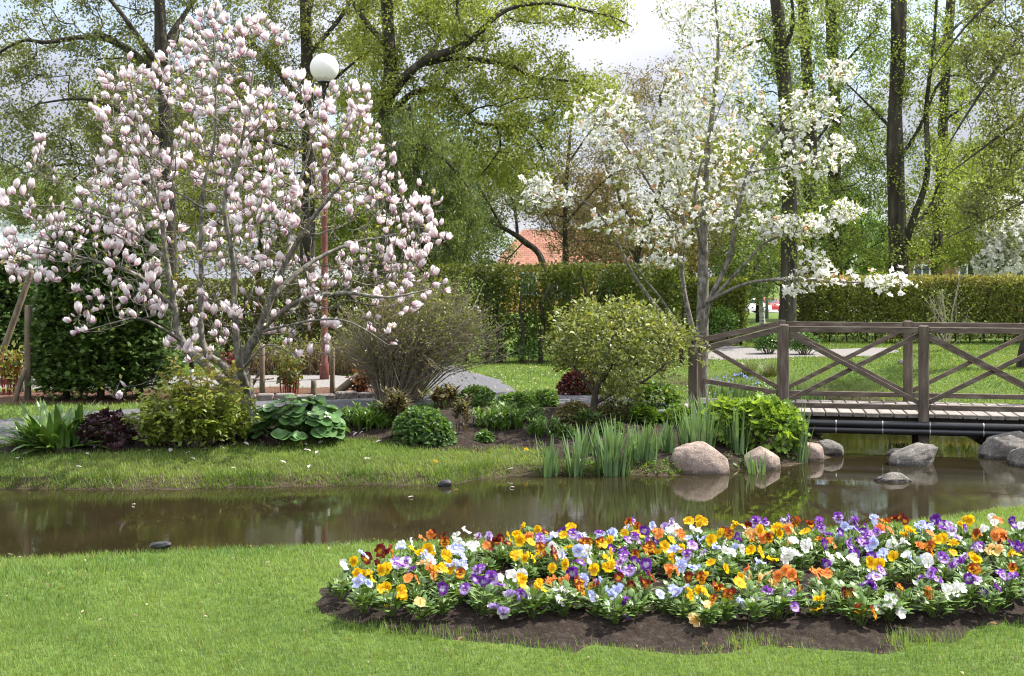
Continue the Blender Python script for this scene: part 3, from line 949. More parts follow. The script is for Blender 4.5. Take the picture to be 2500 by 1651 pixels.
# ------------------------------------------------------------------ stones
def stone(px, base_py, w_px, h_px, D, mat, label, seed, lean=(0, 0), flat=0.8, name='boulder', sink=0.35, jag=0.10, group=None):
    s = D / F
    w, h = w_px * s, h_px * s
    c = np.array([(px - CX) * s, D, CAM_Z - (base_py - HY) * s])
    n1, n2 = 64, 44
    th = np.arange(n1) * 2 * math.pi / n1
    ph = np.linspace(-math.pi / 2, math.pi / 2, n2)
    TH, PH = np.meshgrid(th, ph)
    d = np.stack([np.cos(PH) * np.cos(TH), np.cos(PH) * np.sin(TH), np.sin(PH)], -1).reshape(-1, 3)
    r = 1 + jag * vnoise(d, 1.7, seed) + jag * 0.5 * vnoise(d, 4.0, seed + 1) + jag * 0.28 * vnoise(d, 11.0, seed + 2) + jag * 0.12 * vnoise(d, 28.0, seed + 3)
    q = np.sign(d) * np.abs(d) ** 0.92
    v = q * r[:, None] * np.array([w / 2, w / 2 * flat, h * (0.72 + sink * 0.0)])
    v[:, 0] += lean[0] * w * np.clip(v[:, 2] / h, 0, 1) ** 1.3 * 1.5
    v[:, 1] += w * flat * 0.42
    v[:, 2] += h * 0.10
    rs = np.random.default_rng(seed + 5)
    for _ in range(9):
        pn = unit(rs.normal(0, 1, 3) + np.array([0, -0.3, 0.25]))
        ext = np.max(v @ pn)
        dcut = ext * rs.uniform(0.80, 0.94)
        v -= np.maximum(0, v @ pn - dcut)[:, None] * pn * 0.85
    v[:, 0] = (v[:, 0] - (v[:, 0].max() + v[:, 0].min()) / 2) * w / np.ptp(v[:, 0])
    # top matched to the height seen
    top = v[:, 2].max()
    v[:, 2] = np.where(v[:, 2] > 0, v[:, 2] * h / top, v[:, 2])
    fs = [(j * n1 + i, j * n1 + (i + 1) % n1, (j + 1) * n1 + (i + 1) % n1, (j + 1) * n1 + i) for j in range(n2 - 1) for i in range(n1)]
    mb = MB()
    wet = np.where((v + c)[:, 2] < 0.035 + 0.012 * vnoise(v, 25, seed), 0.42, 1.0) if c[2] < 0.08 else np.ones(len(v))
    mb.add(v + c, fs, np.stack([wet, wet * (0.95 + 0.05 * wet), wet * (0.88 + 0.12 * wet)], 1))
    o = mb.build(name, mat, None, tuple(c))
    tag(o, label, 'stone', group)
    return o

G = 'stones along the stream'
stone(1716, 1158, 152, 73, 12.35, M['pink_granite'], 'largest rounded pinkish granite boulder in front of the iris clumps', 101, (-0.06, 0), 0.8, jag=0.07, group=G)
stone(1866, 1147, 90, 52, 12.66, M['pink_granite'], 'small pinkish boulder at the water edge behind two iris shoots', 111, (-0.03, 0), 0.8, jag=0.08, group=G)
stone(1986, 1126, 62, 42, 13.2, M['pink_granite'], 'small rounded tan boulder just left of the bridge water', 121, (-0.03, 0), 0.8, jag=0.08, group=G)
stone(2030, 1113, 78, 36, 13.55, M['grey_granite'], 'flat dark grey stone behind the small tan boulder', 131, (0, 0), 0.9, jag=0.14, group=G)
stone(2241, 1138, 126, 50, 12.9, M['grey_granite'], 'peaked grey boulder standing in the stream before the bridge', 142, (0.16, 0), 0.6, jag=0.13, group=G)
stone(2196, 1111, 54, 14, 13.6, M['grey_granite'], 'thin pale flat stone beside the peaked grey boulder', 151, (0, 0), 0.7, jag=0.15, group=G)
stone(2186, 1178, 90, 22, 11.9, M['grey_granite'], 'low flat stone barely above the water in midstream', 161, (0.1, 0), 0.55, jag=0.14, group=G)
stone(2480, 1122, 140, 64, 13.35, M['grey_granite'], 'big dark grey boulder on the right bank under the bridge', 171, (0.05, 0), 0.8, jag=0.13, group=G)
stone(2556, 1142, 140, 54, 12.8, M['grey_granite'], 'grey boulder cut by the right edge of the picture', 181, (0, 0), 0.8, jag=0.14, group=G)
q = at(1085, 1184)
stone(1085, 1186, 34, 14, q[1] - 0.1, M['dark_stone'], 'small wet black stone at the foot of the grassy far bank', 191, (0.1, 0), 0.7, name='wet_stone')
q = at(2200, 892)
stone(2204, 892, 24, 14, q[1], M['grey_granite'], 'small pale stone lying on the sunny far lawn', 201, name='lawn_stone')
stone(388, 1336, 56, 12, 7.66, M['dark_stone'], 'low black hose end in the grass at the near water edge', 211, (0.15, 0), 0.5, name='hose_end', jag=0.12)  # black hose end, stood in for by a low dark stone shape

# ------------------------------------------------------------------ bridge
BO = np.array([3.23, 14.6, 0])
BU = np.array([0.981, -0.196, 0])
BV = np.array([0.196, 0.981, 0])
BR = np.stack([BU, BV, (0, 0, 1)], 1)
DZ = 0.40
bridge = thing('footbridge', 'weathered brown wooden footbridge with cross-braced railings over the stream', 'footbridge', tuple(BO + np.array([1.5 * BU[0], 1.5 * BU[1], 0.0])))
# deck
mb = MB()
s = -1.2
while s < 4.6:
    w = 0.138 + rng.uniform(-0.003, 0.003)
    jz = rng.uniform(-0.003, 0.003)
    box(mb, (s, -0.10 + rng.uniform(-0.006, 0.006), DZ - 0.05 + jz), (s + w, 1.34 + rng.uniform(-0.006, 0.006), DZ + jz), 0.006, BR, BO)
    s += 0.153
mb.build('deck', M['deck_wood'], bridge, smooth=False)
# beams under the deck
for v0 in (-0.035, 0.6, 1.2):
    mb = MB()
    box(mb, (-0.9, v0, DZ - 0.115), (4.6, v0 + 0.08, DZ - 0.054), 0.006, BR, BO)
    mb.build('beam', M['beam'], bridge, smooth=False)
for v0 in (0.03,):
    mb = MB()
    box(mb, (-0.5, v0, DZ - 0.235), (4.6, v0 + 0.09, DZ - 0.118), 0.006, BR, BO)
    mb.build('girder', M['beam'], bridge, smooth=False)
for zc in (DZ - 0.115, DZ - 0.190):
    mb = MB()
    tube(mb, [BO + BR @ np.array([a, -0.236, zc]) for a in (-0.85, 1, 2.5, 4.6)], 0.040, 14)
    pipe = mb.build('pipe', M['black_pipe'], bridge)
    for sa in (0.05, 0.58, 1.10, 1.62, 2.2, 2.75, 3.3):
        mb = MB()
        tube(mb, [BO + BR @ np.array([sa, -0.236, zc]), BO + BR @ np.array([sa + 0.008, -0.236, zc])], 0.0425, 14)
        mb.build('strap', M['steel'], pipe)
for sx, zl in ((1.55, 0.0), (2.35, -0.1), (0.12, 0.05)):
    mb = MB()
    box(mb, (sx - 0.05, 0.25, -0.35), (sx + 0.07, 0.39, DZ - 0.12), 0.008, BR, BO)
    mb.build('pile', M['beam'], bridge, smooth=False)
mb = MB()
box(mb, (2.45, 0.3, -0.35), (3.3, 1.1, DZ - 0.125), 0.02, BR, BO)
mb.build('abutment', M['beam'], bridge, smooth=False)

def rail_bar(mb, a, b, hw, hh):
    a, b = np.asarray(a, float), np.asarray(b, float)
    d = b - a
    ln = np.linalg.norm(d)
    t = d / ln
    up = unit(np.array([0, 0, 1]) - t * t[2])
    sd = np.cross(up, t)
    R = BR @ np.stack([t, sd, up], 1)
    box(mb, (0, -hw, -hh), (ln, hw, hh), 0.004, R, BO + BR @ a)

POST_S = [-1.06, 0.0, 1.57, 3.14, 4.71]
for side, v in (('near', -0.135), ('far', 1.375)):
    rl = bpy.data.objects.new('railing', None)
    col.objects.link(rl)
    rl.parent = bridge
    rl.location = tuple(BR @ np.array([-1.5, v, DZ]))
    ORIG[rl.name] = tuple(np.array(ORIG[bridge.name]) + BR @ np.array([-1.5, v, DZ]))
    rl['label'] = 'railing on the %s side of the deck' % ('stream' if side == 'near' else 'far lawn')
    tops = [1.13 if side == 'near' else 1.18, 1.39, 1.39, 1.39, 1.39]
    for i, sp in enumerate(POST_S):
        mb = MB()
        zb = 0.24 if i == 0 else (0.05 if side == 'near' else 0.2)
        box(mb, (sp - 0.055, v - 0.055, zb), (sp + 0.055, v + 0.055, tops[i] + 0.035), 0.012, BR, BO)
        mb.build('post', M['post_wood'], rl, smooth=False)
    for i in range(4):
        a, b = POST_S[i] + 0.057, POST_S[i + 1] - 0.057
        ta, tb = tops[i] - 0.02, tops[i + 1] - 0.02
        mb = MB()
        rail_bar(mb, (a, v, ta), (b, v, tb), 0.032, 0.034)
        mb.build('top_rail', M['weathered'], rl, smooth=False)
        mb = MB()
        ba = 0.62 if (i == 0 and side == 'far') else 0.48
        if i == 0 and side == 'near': ba = 0.45
        rail_bar(mb, (a, v, ba), (b, v, 0.48), 0.03, 0.03)
        mb.build('bottom_rail', M['weathered'], rl, smooth=False)
        if i > 0:
            mb = MB()
            rail_bar(mb, (a, v - 0.018, tb - 0.06), (b, v - 0.018, 0.535), 0.016, 0.026)
            mb.build('brace', M['weathered'], rl, smooth=False)
            mb = MB()
            rail_bar(mb, (a, v + 0.018, 0.535), (b, v + 0.018, tb - 0.06), 0.016, 0.026)
            mb.build('brace', M['weathered'], rl, smooth=False)
        elif side == 'far':
            mb = MB()
            rail_bar(mb, (a, v, ta - 0.06), (b, v, 0.55), 0.02, 0.026)
            mb.build('brace', M['weathered'], rl, smooth=False)

# ------------------------------------------------------------------ pansies
PAL = {  # upper petals, lower petals, blotch, rim, words
    'W': ((0.82, 0.82, 0.78), (0.84, 0.84, 0.80), None, None, 'white'),
    'Y': ((0.80, 0.50, 0.012), (0.85, 0.56, 0.012), (0.60, 0.27, 0.008), None, 'yellow'),
    'O': ((0.76, 0.27, 0.07), (0.78, 0.30, 0.08), (0.60, 0.12, 0.02), None, 'orange'),
    'P': ((0.26, 0.07, 0.46), (0.62, 0.52, 0.78), (0.16, 0.03, 0.32), (0.34, 0.12, 0.56), 'purple and lilac'),
    'D': ((0.13, 0.025, 0.27), (0.15, 0.03, 0.30), (0.50, 0.46, 0.72), None, 'deep purple'),
    'L': ((0.50, 0.55, 0.84), (0.60, 0.65, 0.88), (0.30, 0.32, 0.70), None, 'pale blue'),
    'R': ((0.12, 0.012, 0.016), (0.22, 0.03, 0.02), (0.70, 0.35, 0.02), None, 'dark red'),
    'B': ((0.30, 0.06, 0.018), (0.78, 0.40, 0.018), (0.24, 0.035, 0.012), (0.35, 0.07, 0.02), 'bronze and yellow'),
    'C': ((0.84, 0.60, 0.28), (0.84, 0.58, 0.24), (0.80, 0.42, 0.10), None, 'peach'),
    'V': ((0.46, 0.32, 0.66), (0.82, 0.80, 0.84), (0.22, 0.06, 0.40), None, 'white and violet'),
}

def pansy_head(code, seed):
    r = np.random.default_rng(seed)
    up, low, blotch, rim, _ = PAL[code]
    mb = MB()
    R = 0.0290
    spec = [(62, 1.0, 0.95, up, -0.004), (118, 1.0, 0.95, up, -0.0055), (8, 0.92, 0.86, low, 0.0), (172, 0.92, 0.86, low, 0.001), (270, 0.98, 1.12, low, 0.003)]
    nr, nt = 6, 7
    for pi, (ang, ln, wd, base, z0) in enumerate(spec):
        a = math.radians(ang + r.uniform(-7, 7))
        ln *= R * r.uniform(0.92, 1.08)
        wd *= R * 0.52 * r.uniform(0.92, 1.08)
        ph, fr = r.uniform(0, 6.28), r.uniform(0.8, 1.5)
        cup = r.uniform(-0.10, 0.30)
        v, c = [], []
        for i in range(nr):
            t = i / (nr - 1)
            y = ln * (0.03 + 1.0 * t)
            hw = wd * math.sqrt(max(0.0, 1 - ((t - 0.60) / 0.62) ** 2)) + 0.0012
            for j in range(nt):
                u = -1 + 2 * j / (nt - 1)
                yy = y - ln * 0.10 * t * u * u
                z = z0 + cup * (yy ** 2) / R - 0.0 + 0.0026 * fr * math.sin(ph + 3.3 * u + 2.0 * t) * t + 0.0016 * math.sin(ph * 2 + 7 * u) * t * t
                x = hw * u
                v.append((math.cos(a) * yy - math.sin(a) * x, math.sin(a) * yy + math.cos(a) * x, z))
                k = np.array(base)
                if blotch is not None and pi >= 2:
                    e = 0.50 - 0.18 * abs(u) + 0.05 * math.sin(9 * u + ph)
                    m = min(1, max(0, (e - t) / 0.10))
                    k = k * (1 - m) + np.array(blotch) * m
                if rim is not None and pi >= 2:
                    m = min(1, max(0, (t - 0.78 + 0.12 * abs(u)) / 0.12))
                    k = k * (1 - m) + np.array(rim) * m
                if t < 0.18 and pi == 4: k = np.array((0.82, 0.50, 0.02))
                c.append(k * (0.94 + 0.08 * math.sin(13 * u + ph)))
        f = [(i * nt + j, i * nt + j + 1, (i + 1) * nt + j + 1, (i + 1) * nt + j) for i in range(nr - 1) for j in range(nt - 1)]
        mb.add(v, f, np.array(c))
    return mb.mesh('pansy_bloom', M['petal'])

HEADS = {k: [pansy_head(k, 300 + 10 * i + j) for j in range(4)] for i, k in enumerate(PAL)}

def pansy_leaves(seed):
    r = np.random.default_rng(seed)
    mb = MB()
    n = 52
    rad = 0.085 * np.sqrt(r.random(n))
    az = r.uniform(0, 6.28, n)
    h = np.clip(0.115 - rad * 0.75, 0.01, 1) * r.uniform(0.35, 1.05, n)
    base = np.column_stack([0.6 * rad * np.cos(az), 0.6 * rad * np.sin(az), h])
    g = r.random(n)[:, None]
    c = np.array((0.065, 0.135, 0.026)) * (1 - g) + np.array((0.175, 0.265, 0.065)) * g
    straps(mb, base, az + r.normal(0, 0.5, n), r.uniform(0.032, 0.058, n), r.uniform(0.019, 0.034, n), r.uniform(0.5, 1.35, n), r.uniform(0.2, 0.9, n), 4, c, 0.22, shape='oval')
    m = 26
    az = r.uniform(0, 6.28, m)
    rd = r.uniform(0.0, 0.055, m)
    P1 = np.column_stack([rd * np.cos(az), rd * np.sin(az), r.uniform(0.04, 0.13, m)])
    twigs(mb, P1 * np.array((0.25, 0.25, 0)), P1, 0.0016, 0.001, 3, (0.11, 0.17, 0.04))
    return mb.mesh('pansy_leaves', M['glossy_leaf'])
PLEAVES = [pansy_leaves(500 + i) for i in range(7)]

FLOWERS = """839,1379,W 863,1371,Y 888,1353,L 872,1400,Y 875,1420,L 900,1424,L 903,1405,Y 931,1392,Y 945,1388,Y 929,1344,R 940,1352,R 956,1346,B 978,1338,L 1010,1344,Y 970,1374,V 984,1380,P 1035,1359,L 1052,1365,L 1004,1325,W 1031,1314,O 1055,1355,Y 1045,1342,Y
1034,1374,C 1052,1390,O 1082,1387,Y 1089,1357,Y 1095,1364,Y 1086,1325,B 1078,1309,R 1113,1307,W 1137,1296,W 1137,1331,W 1150,1334,W 1111,1325,W 1102,1342,L 1112,1340,L 1130,1357,L 1104,1381,L 1116,1378,L 1124,1400,B 1167,1312,B 1187,1331,O 996,1411,O 1018,1416,O 933,1439,Y 944,1434,Y 981,1444,Y
1080,1437,D 1135,1439,P 1180,1420,D 1174,1387,P 1165,1392,P 1025,1470,C 1193,1313,V 1212,1322,R 1222,1316,R 1243,1311,Y 1262,1305,Y 1269,1320,Y 1291,1311,O 1297,1324,Y 1313,1294,Y 1332,1300,R 1319,1315,P 1353,1305,L 1371,1294,D 1392,1287,Y 1402,1290,Y 1375,1307,Y 1399,1305,P 1423,1305,L 1462,1300,P 1497,1298,L
1525,1302,Y 1546,1274,P 1555,1287,B 1572,1296,D 1557,1315,P 1548,1310,P 1423,1322,B 1435,1325,B 1471,1322,B 1488,1320,Y 1347,1333,W 1352,1342,R 1386,1335,Y 1412,1344,L 1436,1344,W 1323,1337,B 1256,1357,Y 1266,1353,Y 1298,1359,Y 1310,1356,Y 1492,1354,Y 1482,1362,Y 1491,1339,D 1525,1359,P 1549,1370,D 1577,1378,D 1536,1393,P
1588,1335,B 1399,1372,D 1418,1374,D 1380,1378,Y 1348,1387,Y 1450,1391,Y 1486,1385,Y 1247,1402,W 1258,1408,W 1275,1404,W 1273,1417,Y 1200,1411,P 1189,1422,D 1223,1428,P 1314,1426,Y 1320,1434,Y 1347,1415,O 1414,1424,B 1425,1415,L 1460,1420,L 1510,1411,R 1570,1422,R 1590,1409,R 1243,1452,V 1273,1450,P 1283,1456,V
1369,1439,W 1375,1446,W 1392,1448,W 1446,1456,L 1484,1446,L 1494,1452,L 1507,1441,L 1520,1465,P 1518,1474,D 1593,1285,L 1602,1298,O 1612,1300,O 1639,1276,V 1623,1287,V 1636,1294,W 1656,1285,W 1679,1272,Y 1714,1266,Y 1708,1279,Y 1720,1274,Y 1688,1292,W 1700,1294,W 1662,1305,O 1639,1318,Y 1621,1335,Y 1680,1313,L 1691,1331,P
1719,1313,L 1736,1318,Y 1652,1339,L 1643,1342,L 1587,1337,B 1749,1337,L 1793,1337,L 1769,1326,W 1775,1346,W 1764,1296,B 1758,1303,Y 1794,1283,Y 1827,1283,R 1845,1274,P 1866,1274,P 1801,1309,D 1829,1302,C 1842,1305,O 1855,1296,Y 1877,1313,B 1894,1287,Y 1902,1286,Y 1914,1272,V 1926,1270,P 1947,1274,B 1925,1292,O 1935,1296,C 1964,1298,Y
1999,1276,P 2005,1292,P 1992,1288,P 1938,1320,W 1927,1354,W 1940,1350,W 1920,1348,W 1966,1331,W 1999,1315,B 2014,1328,D 2031,1326,O 1660,1370,L 1664,1382,L 1691,1385,L 1714,1352,V 1734,1374,Y 1773,1389,Y 1858,1348,Y 1847,1378,L 1855,1372,L 1823,1391,O 1871,1402,C 1920,1393,O 1632,1393,O 1650,1392,O 1682,1409,R 1721,1406,Y 1712,1412,B
1807,1424,Y 2027,1359,W 2016,1378,D 2018,1402,O 2008,1398,O 1612,1450,L 1645,1441,L 1650,1450,L 1670,1434,L 1684,1458,Y 1706,1441,Y 1720,1446,Y 1777,1454,B 1783,1448,R 1875,1443,P 1927,1448,P 1940,1482,P 1845,1465,P 1812,1471,L 1949,1428,B 2010,1456,Y 1732,1478,C 2046,1265,P 2079,1268,P 2062,1285,L 2072,1290,L 2092,1294,L 2051,1300,D
2135,1265,L 2156,1272,B 2146,1296,P 2142,1302,P 2118,1289,D 2174,1295,O 2209,1272,R 2216,1292,Y 2224,1296,Y 2244,1278,L 2284,1268,D 2318,1281,V 2304,1291,P 2325,1295,V 2272,1302,O 2352,1268,Y 2366,1270,Y 2357,1291,P 2383,1305,B 2390,1300,O 2422,1265,W 2428,1276,W 2437,1270,O 2472,1270,D 2493,1283,W 2437,1293,O 2430,1307,O 2444,1306,O 2459,1315,R
2105,1324,P 2112,1328,P 2133,1326,L 2079,1337,D 2157,1348,L 2198,1326,W 2186,1322,W 2210,1324,W 2302,1315,Y 2290,1318,Y 2326,1326,Y 2246,1333,O 2270,1334,B 2211,1354,W 2222,1362,L 2380,1331,P 2390,1336,V 2485,1333,D 2470,1332,D 2439,1341,C 2467,1352,Y 2480,1352,Y 2181,1359,Y 2053,1359,W 2086,1367,W 2127,1359,D 2263,1365,W 2266,1374,W
2298,1359,P 2306,1366,P 2374,1359,Y 2384,1366,Y 2125,1374,Y 2146,1378,Y 2133,1400,P 2140,1408,V 2114,1422,D 2374,1391,B 2384,1388,B 2244,1413,P 2272,1400,P 2282,1412,P 2365,1413,D 2383,1416,V 2443,1398,P 2448,1406,P 2472,1404,P 2435,1435,D 2472,1387,B 2196,1433,B 2311,1439,W 2348,1437,W 2268,1448,O 2270,1460,O 2070,1450,R 2174,1465,W 2168,1482,W 2184,1470,W 2099,1489,B 2540,1290,Y 2560,1330,P 2540,1380,W 2545,1425,D 2590,1300,O 2600,1400,Y""".split()
FL = []
for q in FLOWERS:
    px, py, c = q.split(',')
    px, py = float(px), float(py)
    hf = 0.165 if py < 1410 else max(0.075, 0.165 - 0.0012 * (py - 1410))
    D = F * (CAM_Z - (0.39 + hf)) / (py - HY)
    FL.append(((px - CX) * D / F, D, 0.39 + hf, c))
plants = []
for x, y, z, c in FL:
    for p in plants:
        if p['c'] == c and math.hypot(p['x'] - x, p['y'] - y) < 0.15 and len(p['fl']) < 5:
            p['fl'].append((x, y, z))
            p['x'] = np.mean([f[0] for f in p['fl']])
            p['y'] = np.mean([f[1] for f in p['fl']])
            break
    else:
        plants.append(dict(c=c, x=x, y=y, fl=[(x, y, z)]))
# push neighbouring plants a little apart
for it in range(25):
    for i, p in enumerate(plants):
        for q in plants[:i]:
            dx, dy = p['x'] - q['x'], p['y'] - q['y']
            d = math.hypot(dx, dy)
            if 1e-6 < d < 0.13:
                k = 0.25 * (0.13 - d) / d
                p['x'] += dx * k; p['y'] += dy * k
                q['x'] -= dx * k; q['y'] -= dy * k
rows = [(0, 5.95, 'front row'), (5.95, 6.3, 'second row'), (6.3, 6.7, 'middle rows'), (6.7, 7.0, 'fourth row'), (7.0, 99, 'back row')]
ORD = ['first', 'second', 'third', 'fourth', 'fifth', 'sixth', 'seventh', 'eighth', 'ninth', 'tenth', 'eleventh', 'twelfth', 'thirteenth', 'fourteenth', 'fifteenth', 'sixteenth', 'seventeenth', 'eighteenth', 'nineteenth', 'twentieth']
NUM = ['no', 'one bloom', 'two blooms', 'three blooms', 'four blooms', 'five blooms', 'six blooms', 'seven blooms']
for p in plants:
    p['row'] = [r for r in rows if r[0] <= p['y'] < r[1]][0][2]
plants.sort(key=lambda p: p['x'])
seen = {}
for p in plants:
    k = (p['c'], p['row'])
    seen[k] = seen.get(k, 0) + 1
    p['ord'] = seen[k]
pr = np.random.default_rng(77)
for p in plants:
    extra = int(pr.integers(0, 3))
    for _ in range(extra):
        a = pr.uniform(0, 6.28)
        p['fl'].append((p['x'] + 0.06 * math.cos(a), p['y'] + 0.06 * math.sin(a), min(f[2] for f in p['fl']) - pr.uniform(-0.01, 0.045)))
    # ground spot a little to the rear so the blooms stand over their own leaves
    bx, by = p['x'], p['y'] + 0.01
    g = gz(bx, by) + 0.045
    words = PAL[p['c']][4]
    only = seen[(p['c'], p['row'])] == 1
    lab = ('the only %s pansy plant in the %s of the bed' % (words, p['row'])) if only else ('%s %s pansy plant from the left in the %s of the bed' % (ORD[p['ord'] - 1], words, p['row']))
    t = thing('pansy_plant', lab, 'pansy', (bx, by, g), 'pansies in the flower bed')
    lf = bpy.data.objects.new('leaves', PLEAVES[int(pr.integers(len(PLEAVES)))])
    col.objects.link(lf)
    lf.parent = t
    lf.rotation_euler = (0, 0, pr.uniform(0, 6.28))
    k = pr.uniform(0.9, 1.22)
    lf.scale = (k, k, k * pr.uniform(0.9, 1.15))
    P0, P1 = [], []
    for (x, y, z) in p['fl']:
        az = math.radians(pr.normal(-70, 62))
        el = math.radians(pr.uniform(-8, 55))
        if pr.random() < 0.20: az += math.pi
        n = Vector((math.cos(az) * math.cos(el), math.sin(az) * math.cos(el), math.sin(el)))
        h = bpy.data.objects.new('bloom', HEADS[p['c']][int(pr.integers(4))])
        col.objects.link(h)
        h.parent = t
        h.location = (x - bx, y - by, z - g)
        h.rotation_euler = n.to_track_quat('Z', 'Y').to_euler()
        k = pr.uniform(0.82, 1.22)
        h.scale = (k * pr.uniform(0.9, 1.08), k, k * pr.uniform(0.7, 2.2))
        P0.append((bx + 0.3 * (x - bx), by + 0.3 * (y - by), g))
        P1.append((x - n.x * 0.003, y - n.y * 0.003, z - n.z * 0.003))
    mb = MB()
    twigs(mb, P0, P1, 0.0016, 0.0012, 4, (0.12, 0.19, 0.04), np.array([(0, 0, 0.01)]))
    mb.build('stems', M['glossy_leaf'], t)

# a few leafy plants without open blooms fill the gaps
bare = [at(px, py, 0.08) for px, py in [(1460, 1470), (1330, 1470), (905, 1470), (1110, 1475), (1560, 1470), (1760, 1480), (1900, 1492), (2030, 1490), (2240, 1490), (2400, 1480), (2460, 1470), (1240, 1440), (1690, 1440)]]
for i, b in enumerate(bare):
    if min(math.hypot(b[0] - p['x'], b[1] - p['y']) for p in plants) < 0.12: continue
    t = thing('pansy_plant', 'leafy pansy plant without open blooms in the front of the bed', 'pansy', (b[0], b[1], b[2] + 0.04), 'pansy plants without blooms')
    lf = bpy.data.objects.new('leaves', PLEAVES[i % len(PLEAVES)])
    col.objects.link(lf)
    lf.parent = t
    lf.rotation_euler = (0, 0, pr.uniform(0, 6.28))

# dead leaves on the soil
mb0 = MB()
inst(mb0, T_LEAF, np.array([(0, 0, 0.004)]), np.eye(3)[None], np.array([(0.05, 0.06, 0.12)]), (0.25, 0.16, 0.08))
dead = mb0.mesh('dead_leaf', M['leaf'])
for px, py, rz, lb in [(1388, 1546, 0.4, 'largest curled brown leaf on the soil at the bed rim'), (1112, 1535, 1.2, 'small brown leaf on soil below the purple pansies'), (1135, 1572, 2.2, 'pale dry leaf in the grass under the bed'), (1692, 1541, 1.7, 'fallen orange-yellow petal on bare soil in front of the bed'), (1727, 1590, 0.2, 'dark dry leaf in the grass below the bed'), (2436, 1540, 1.0, 'small brown leaf at the right soil rim')]:
    a = at(px, py)
    o = bpy.data.objects.new('fallen_leaf', dead)
    col.objects.link(o)
    k = 1.5 if px == 1388 else 0.8
    o.location = (a[0], a[1], a[2] + 0.025)
    o.rotation_euler = (pr.uniform(-0.2, 0.2), pr.uniform(-0.2, 0.2), rz)
    o.scale = (k, k, k)
    tag(o, lb, 'fallen leaf', 'fallen leaves near the bed')

# tiny dry bits lying in the near lawn
mb = MB()
p = scatter((-3.4, 4.7), (3.6, 8.0), 9, lambda p: inview(p, 0.4) & (water_sd(p) > 0.1) & (sdist(BED, p) > 0.05))
pp = np.column_stack([p, height(p) + 0.03])
g = rng.random((len(pp), 1))
inst(mb, T_LEAF, pp, basis(unit(rng.normal(0, 1, pp.shape) * np.array([1, 1, 0.25])), unit(np.array([0, 0, 1]) + rng.normal(0, 0.4, pp.shape))), rng.uniform(0.012, 0.032, len(pp)), np.array((0.16, 0.10, 0.05)) * (1 - g) + np.array((0.42, 0.33, 0.22)) * g)
o = mb.build('lawn_litter', M['leaf'])
tag(o, 'tiny dry leaf bits scattered over the near lawn', 'litter', kind='stuff')
# leaves and petals drifting on the water
for px, py, c, lb in [(850 + 705 / 2.613, 650 + 1437 / 2.613, 'O', 'orange-brown leaf floating on the water below the bank tip'), (850 + 1062 / 2.613, 650 + 1418 / 2.613, 'P', 'pale petal floating on the water left of the iris reflections'), (330, 1235, 'P', 'pale petal floating in the dark water at the left'), (1010, 1215, 'P', 'pale petal floating in midstream behind the pansy bed tip'), (2110, 1098, 'O', 'brown leaf floating near the thin flat stone')]:
    D = F * CAM_Z / (py - HY)
    o = bpy.data.objects.new('floating_leaf', dead if c == 'O' else None) if c == 'O' else None
    if o is None:
        m2 = MB()
        inst(m2, T_LEAF, np.array([(0, 0, 0.0)]), np.eye(3)[None], np.array([(0.05, 0.06, 0.05)]), (0.80, 0.70, 0.70))
        o = bpy.data.objects.new('floating_petal', m2.mesh('floating_petal', M['petal']))
    col.objects.link(o)
    o.location = ((px - CX) * D / F, D, 0.012)
    o.rotation_euler = (0, 0, pr.uniform(0, 6.28))
    tag(o, lb, 'floating leaf' if c == 'O' else 'floating petal')

# ------------------------------------------------------------------ plants of the far border
def leaf_ball(mb, c, rad, n, size, tmpl, c0, c1, droop=0.25, shell=0.55, flat=False, up=0.6, rr=None, squash=None):
    """leaves on and in an ellipsoid, facing outwards and upwards"""
    rr = rr or rng
    d = rand_dirs(n, rr)
    d[:, 2] = np.where(d[:, 2] < -0.35, -d[:, 2], d[:, 2])
    r = shell + (1 - shell) * rr.random(n) ** 0.6
    wob = 1 + 0.10 * vnoise(d, 3.0, int(c[0] * 100) % 97)
    p = np.asarray(c) + d * r[:, None] * wob[:, None] * np.asarray(rad)
    nrm = unit(d + np.array([0, 0, up]) + rr.normal(0, 0.35, (n, 3)))
    dr = unit(d * 0.9 + rr.normal(0, 0.6, (n, 3)) - np.array([0, 0, droop]))
    t = np.clip(rr.random(n) * 0.7 + 0.3 * (0.5 + 0.5 * vnoise(p, 5.0, 9)), 0, 1)[:, None]
    cc = np.array(c0) * (1 - t) + np.array(c1) * t
    s = size * rr.uniform(0.65, 1.2, n)
    inst(mb, tmpl, p, basis(dr, nrm), s, cc)
    return p

def plant(name, label, cat, base, group=None):
    return thing(name, label, cat, tuple(base), group)

def clump_straps(name, label, cat, base, n, rx, ry, hmin, hmax, w, lean, curl, c0, c1, shape='strap', seg=6, fold=0.3, group=None, mat='glossy_leaf', tipcol=None):
    t = plant(name, label, cat, base, group)
    mb = MB()
    a = rng.uniform(0, 6.28, n)
    r = np.sqrt(rng.random(n))
    bp = np.column_stack([base[0] + rx * r * np.cos(a), base[1] + ry * r * np.sin(a), np.zeros(n)])
    bp[:, 2] = np.maximum(height(bp[:, :2]), -0.25) - 0.01
    g = rng.random(n)[:, None]
    c = np.array(c0) * (1 - g) + np.array(c1) * g
    az = a + rng.normal(0, 0.6, n)
    straps(mb, bp, az, rng.uniform(hmin, hmax, n), w * rng.uniform(0.7, 1.2, n), np.abs(rng.normal(lean, lean * 0.6, n)), np.abs(rng.normal(curl, 0.3, n)), seg, c, fold, shape=shape, tipcol=tipcol)
    mb.build('leaves', M[mat], t)
    return t

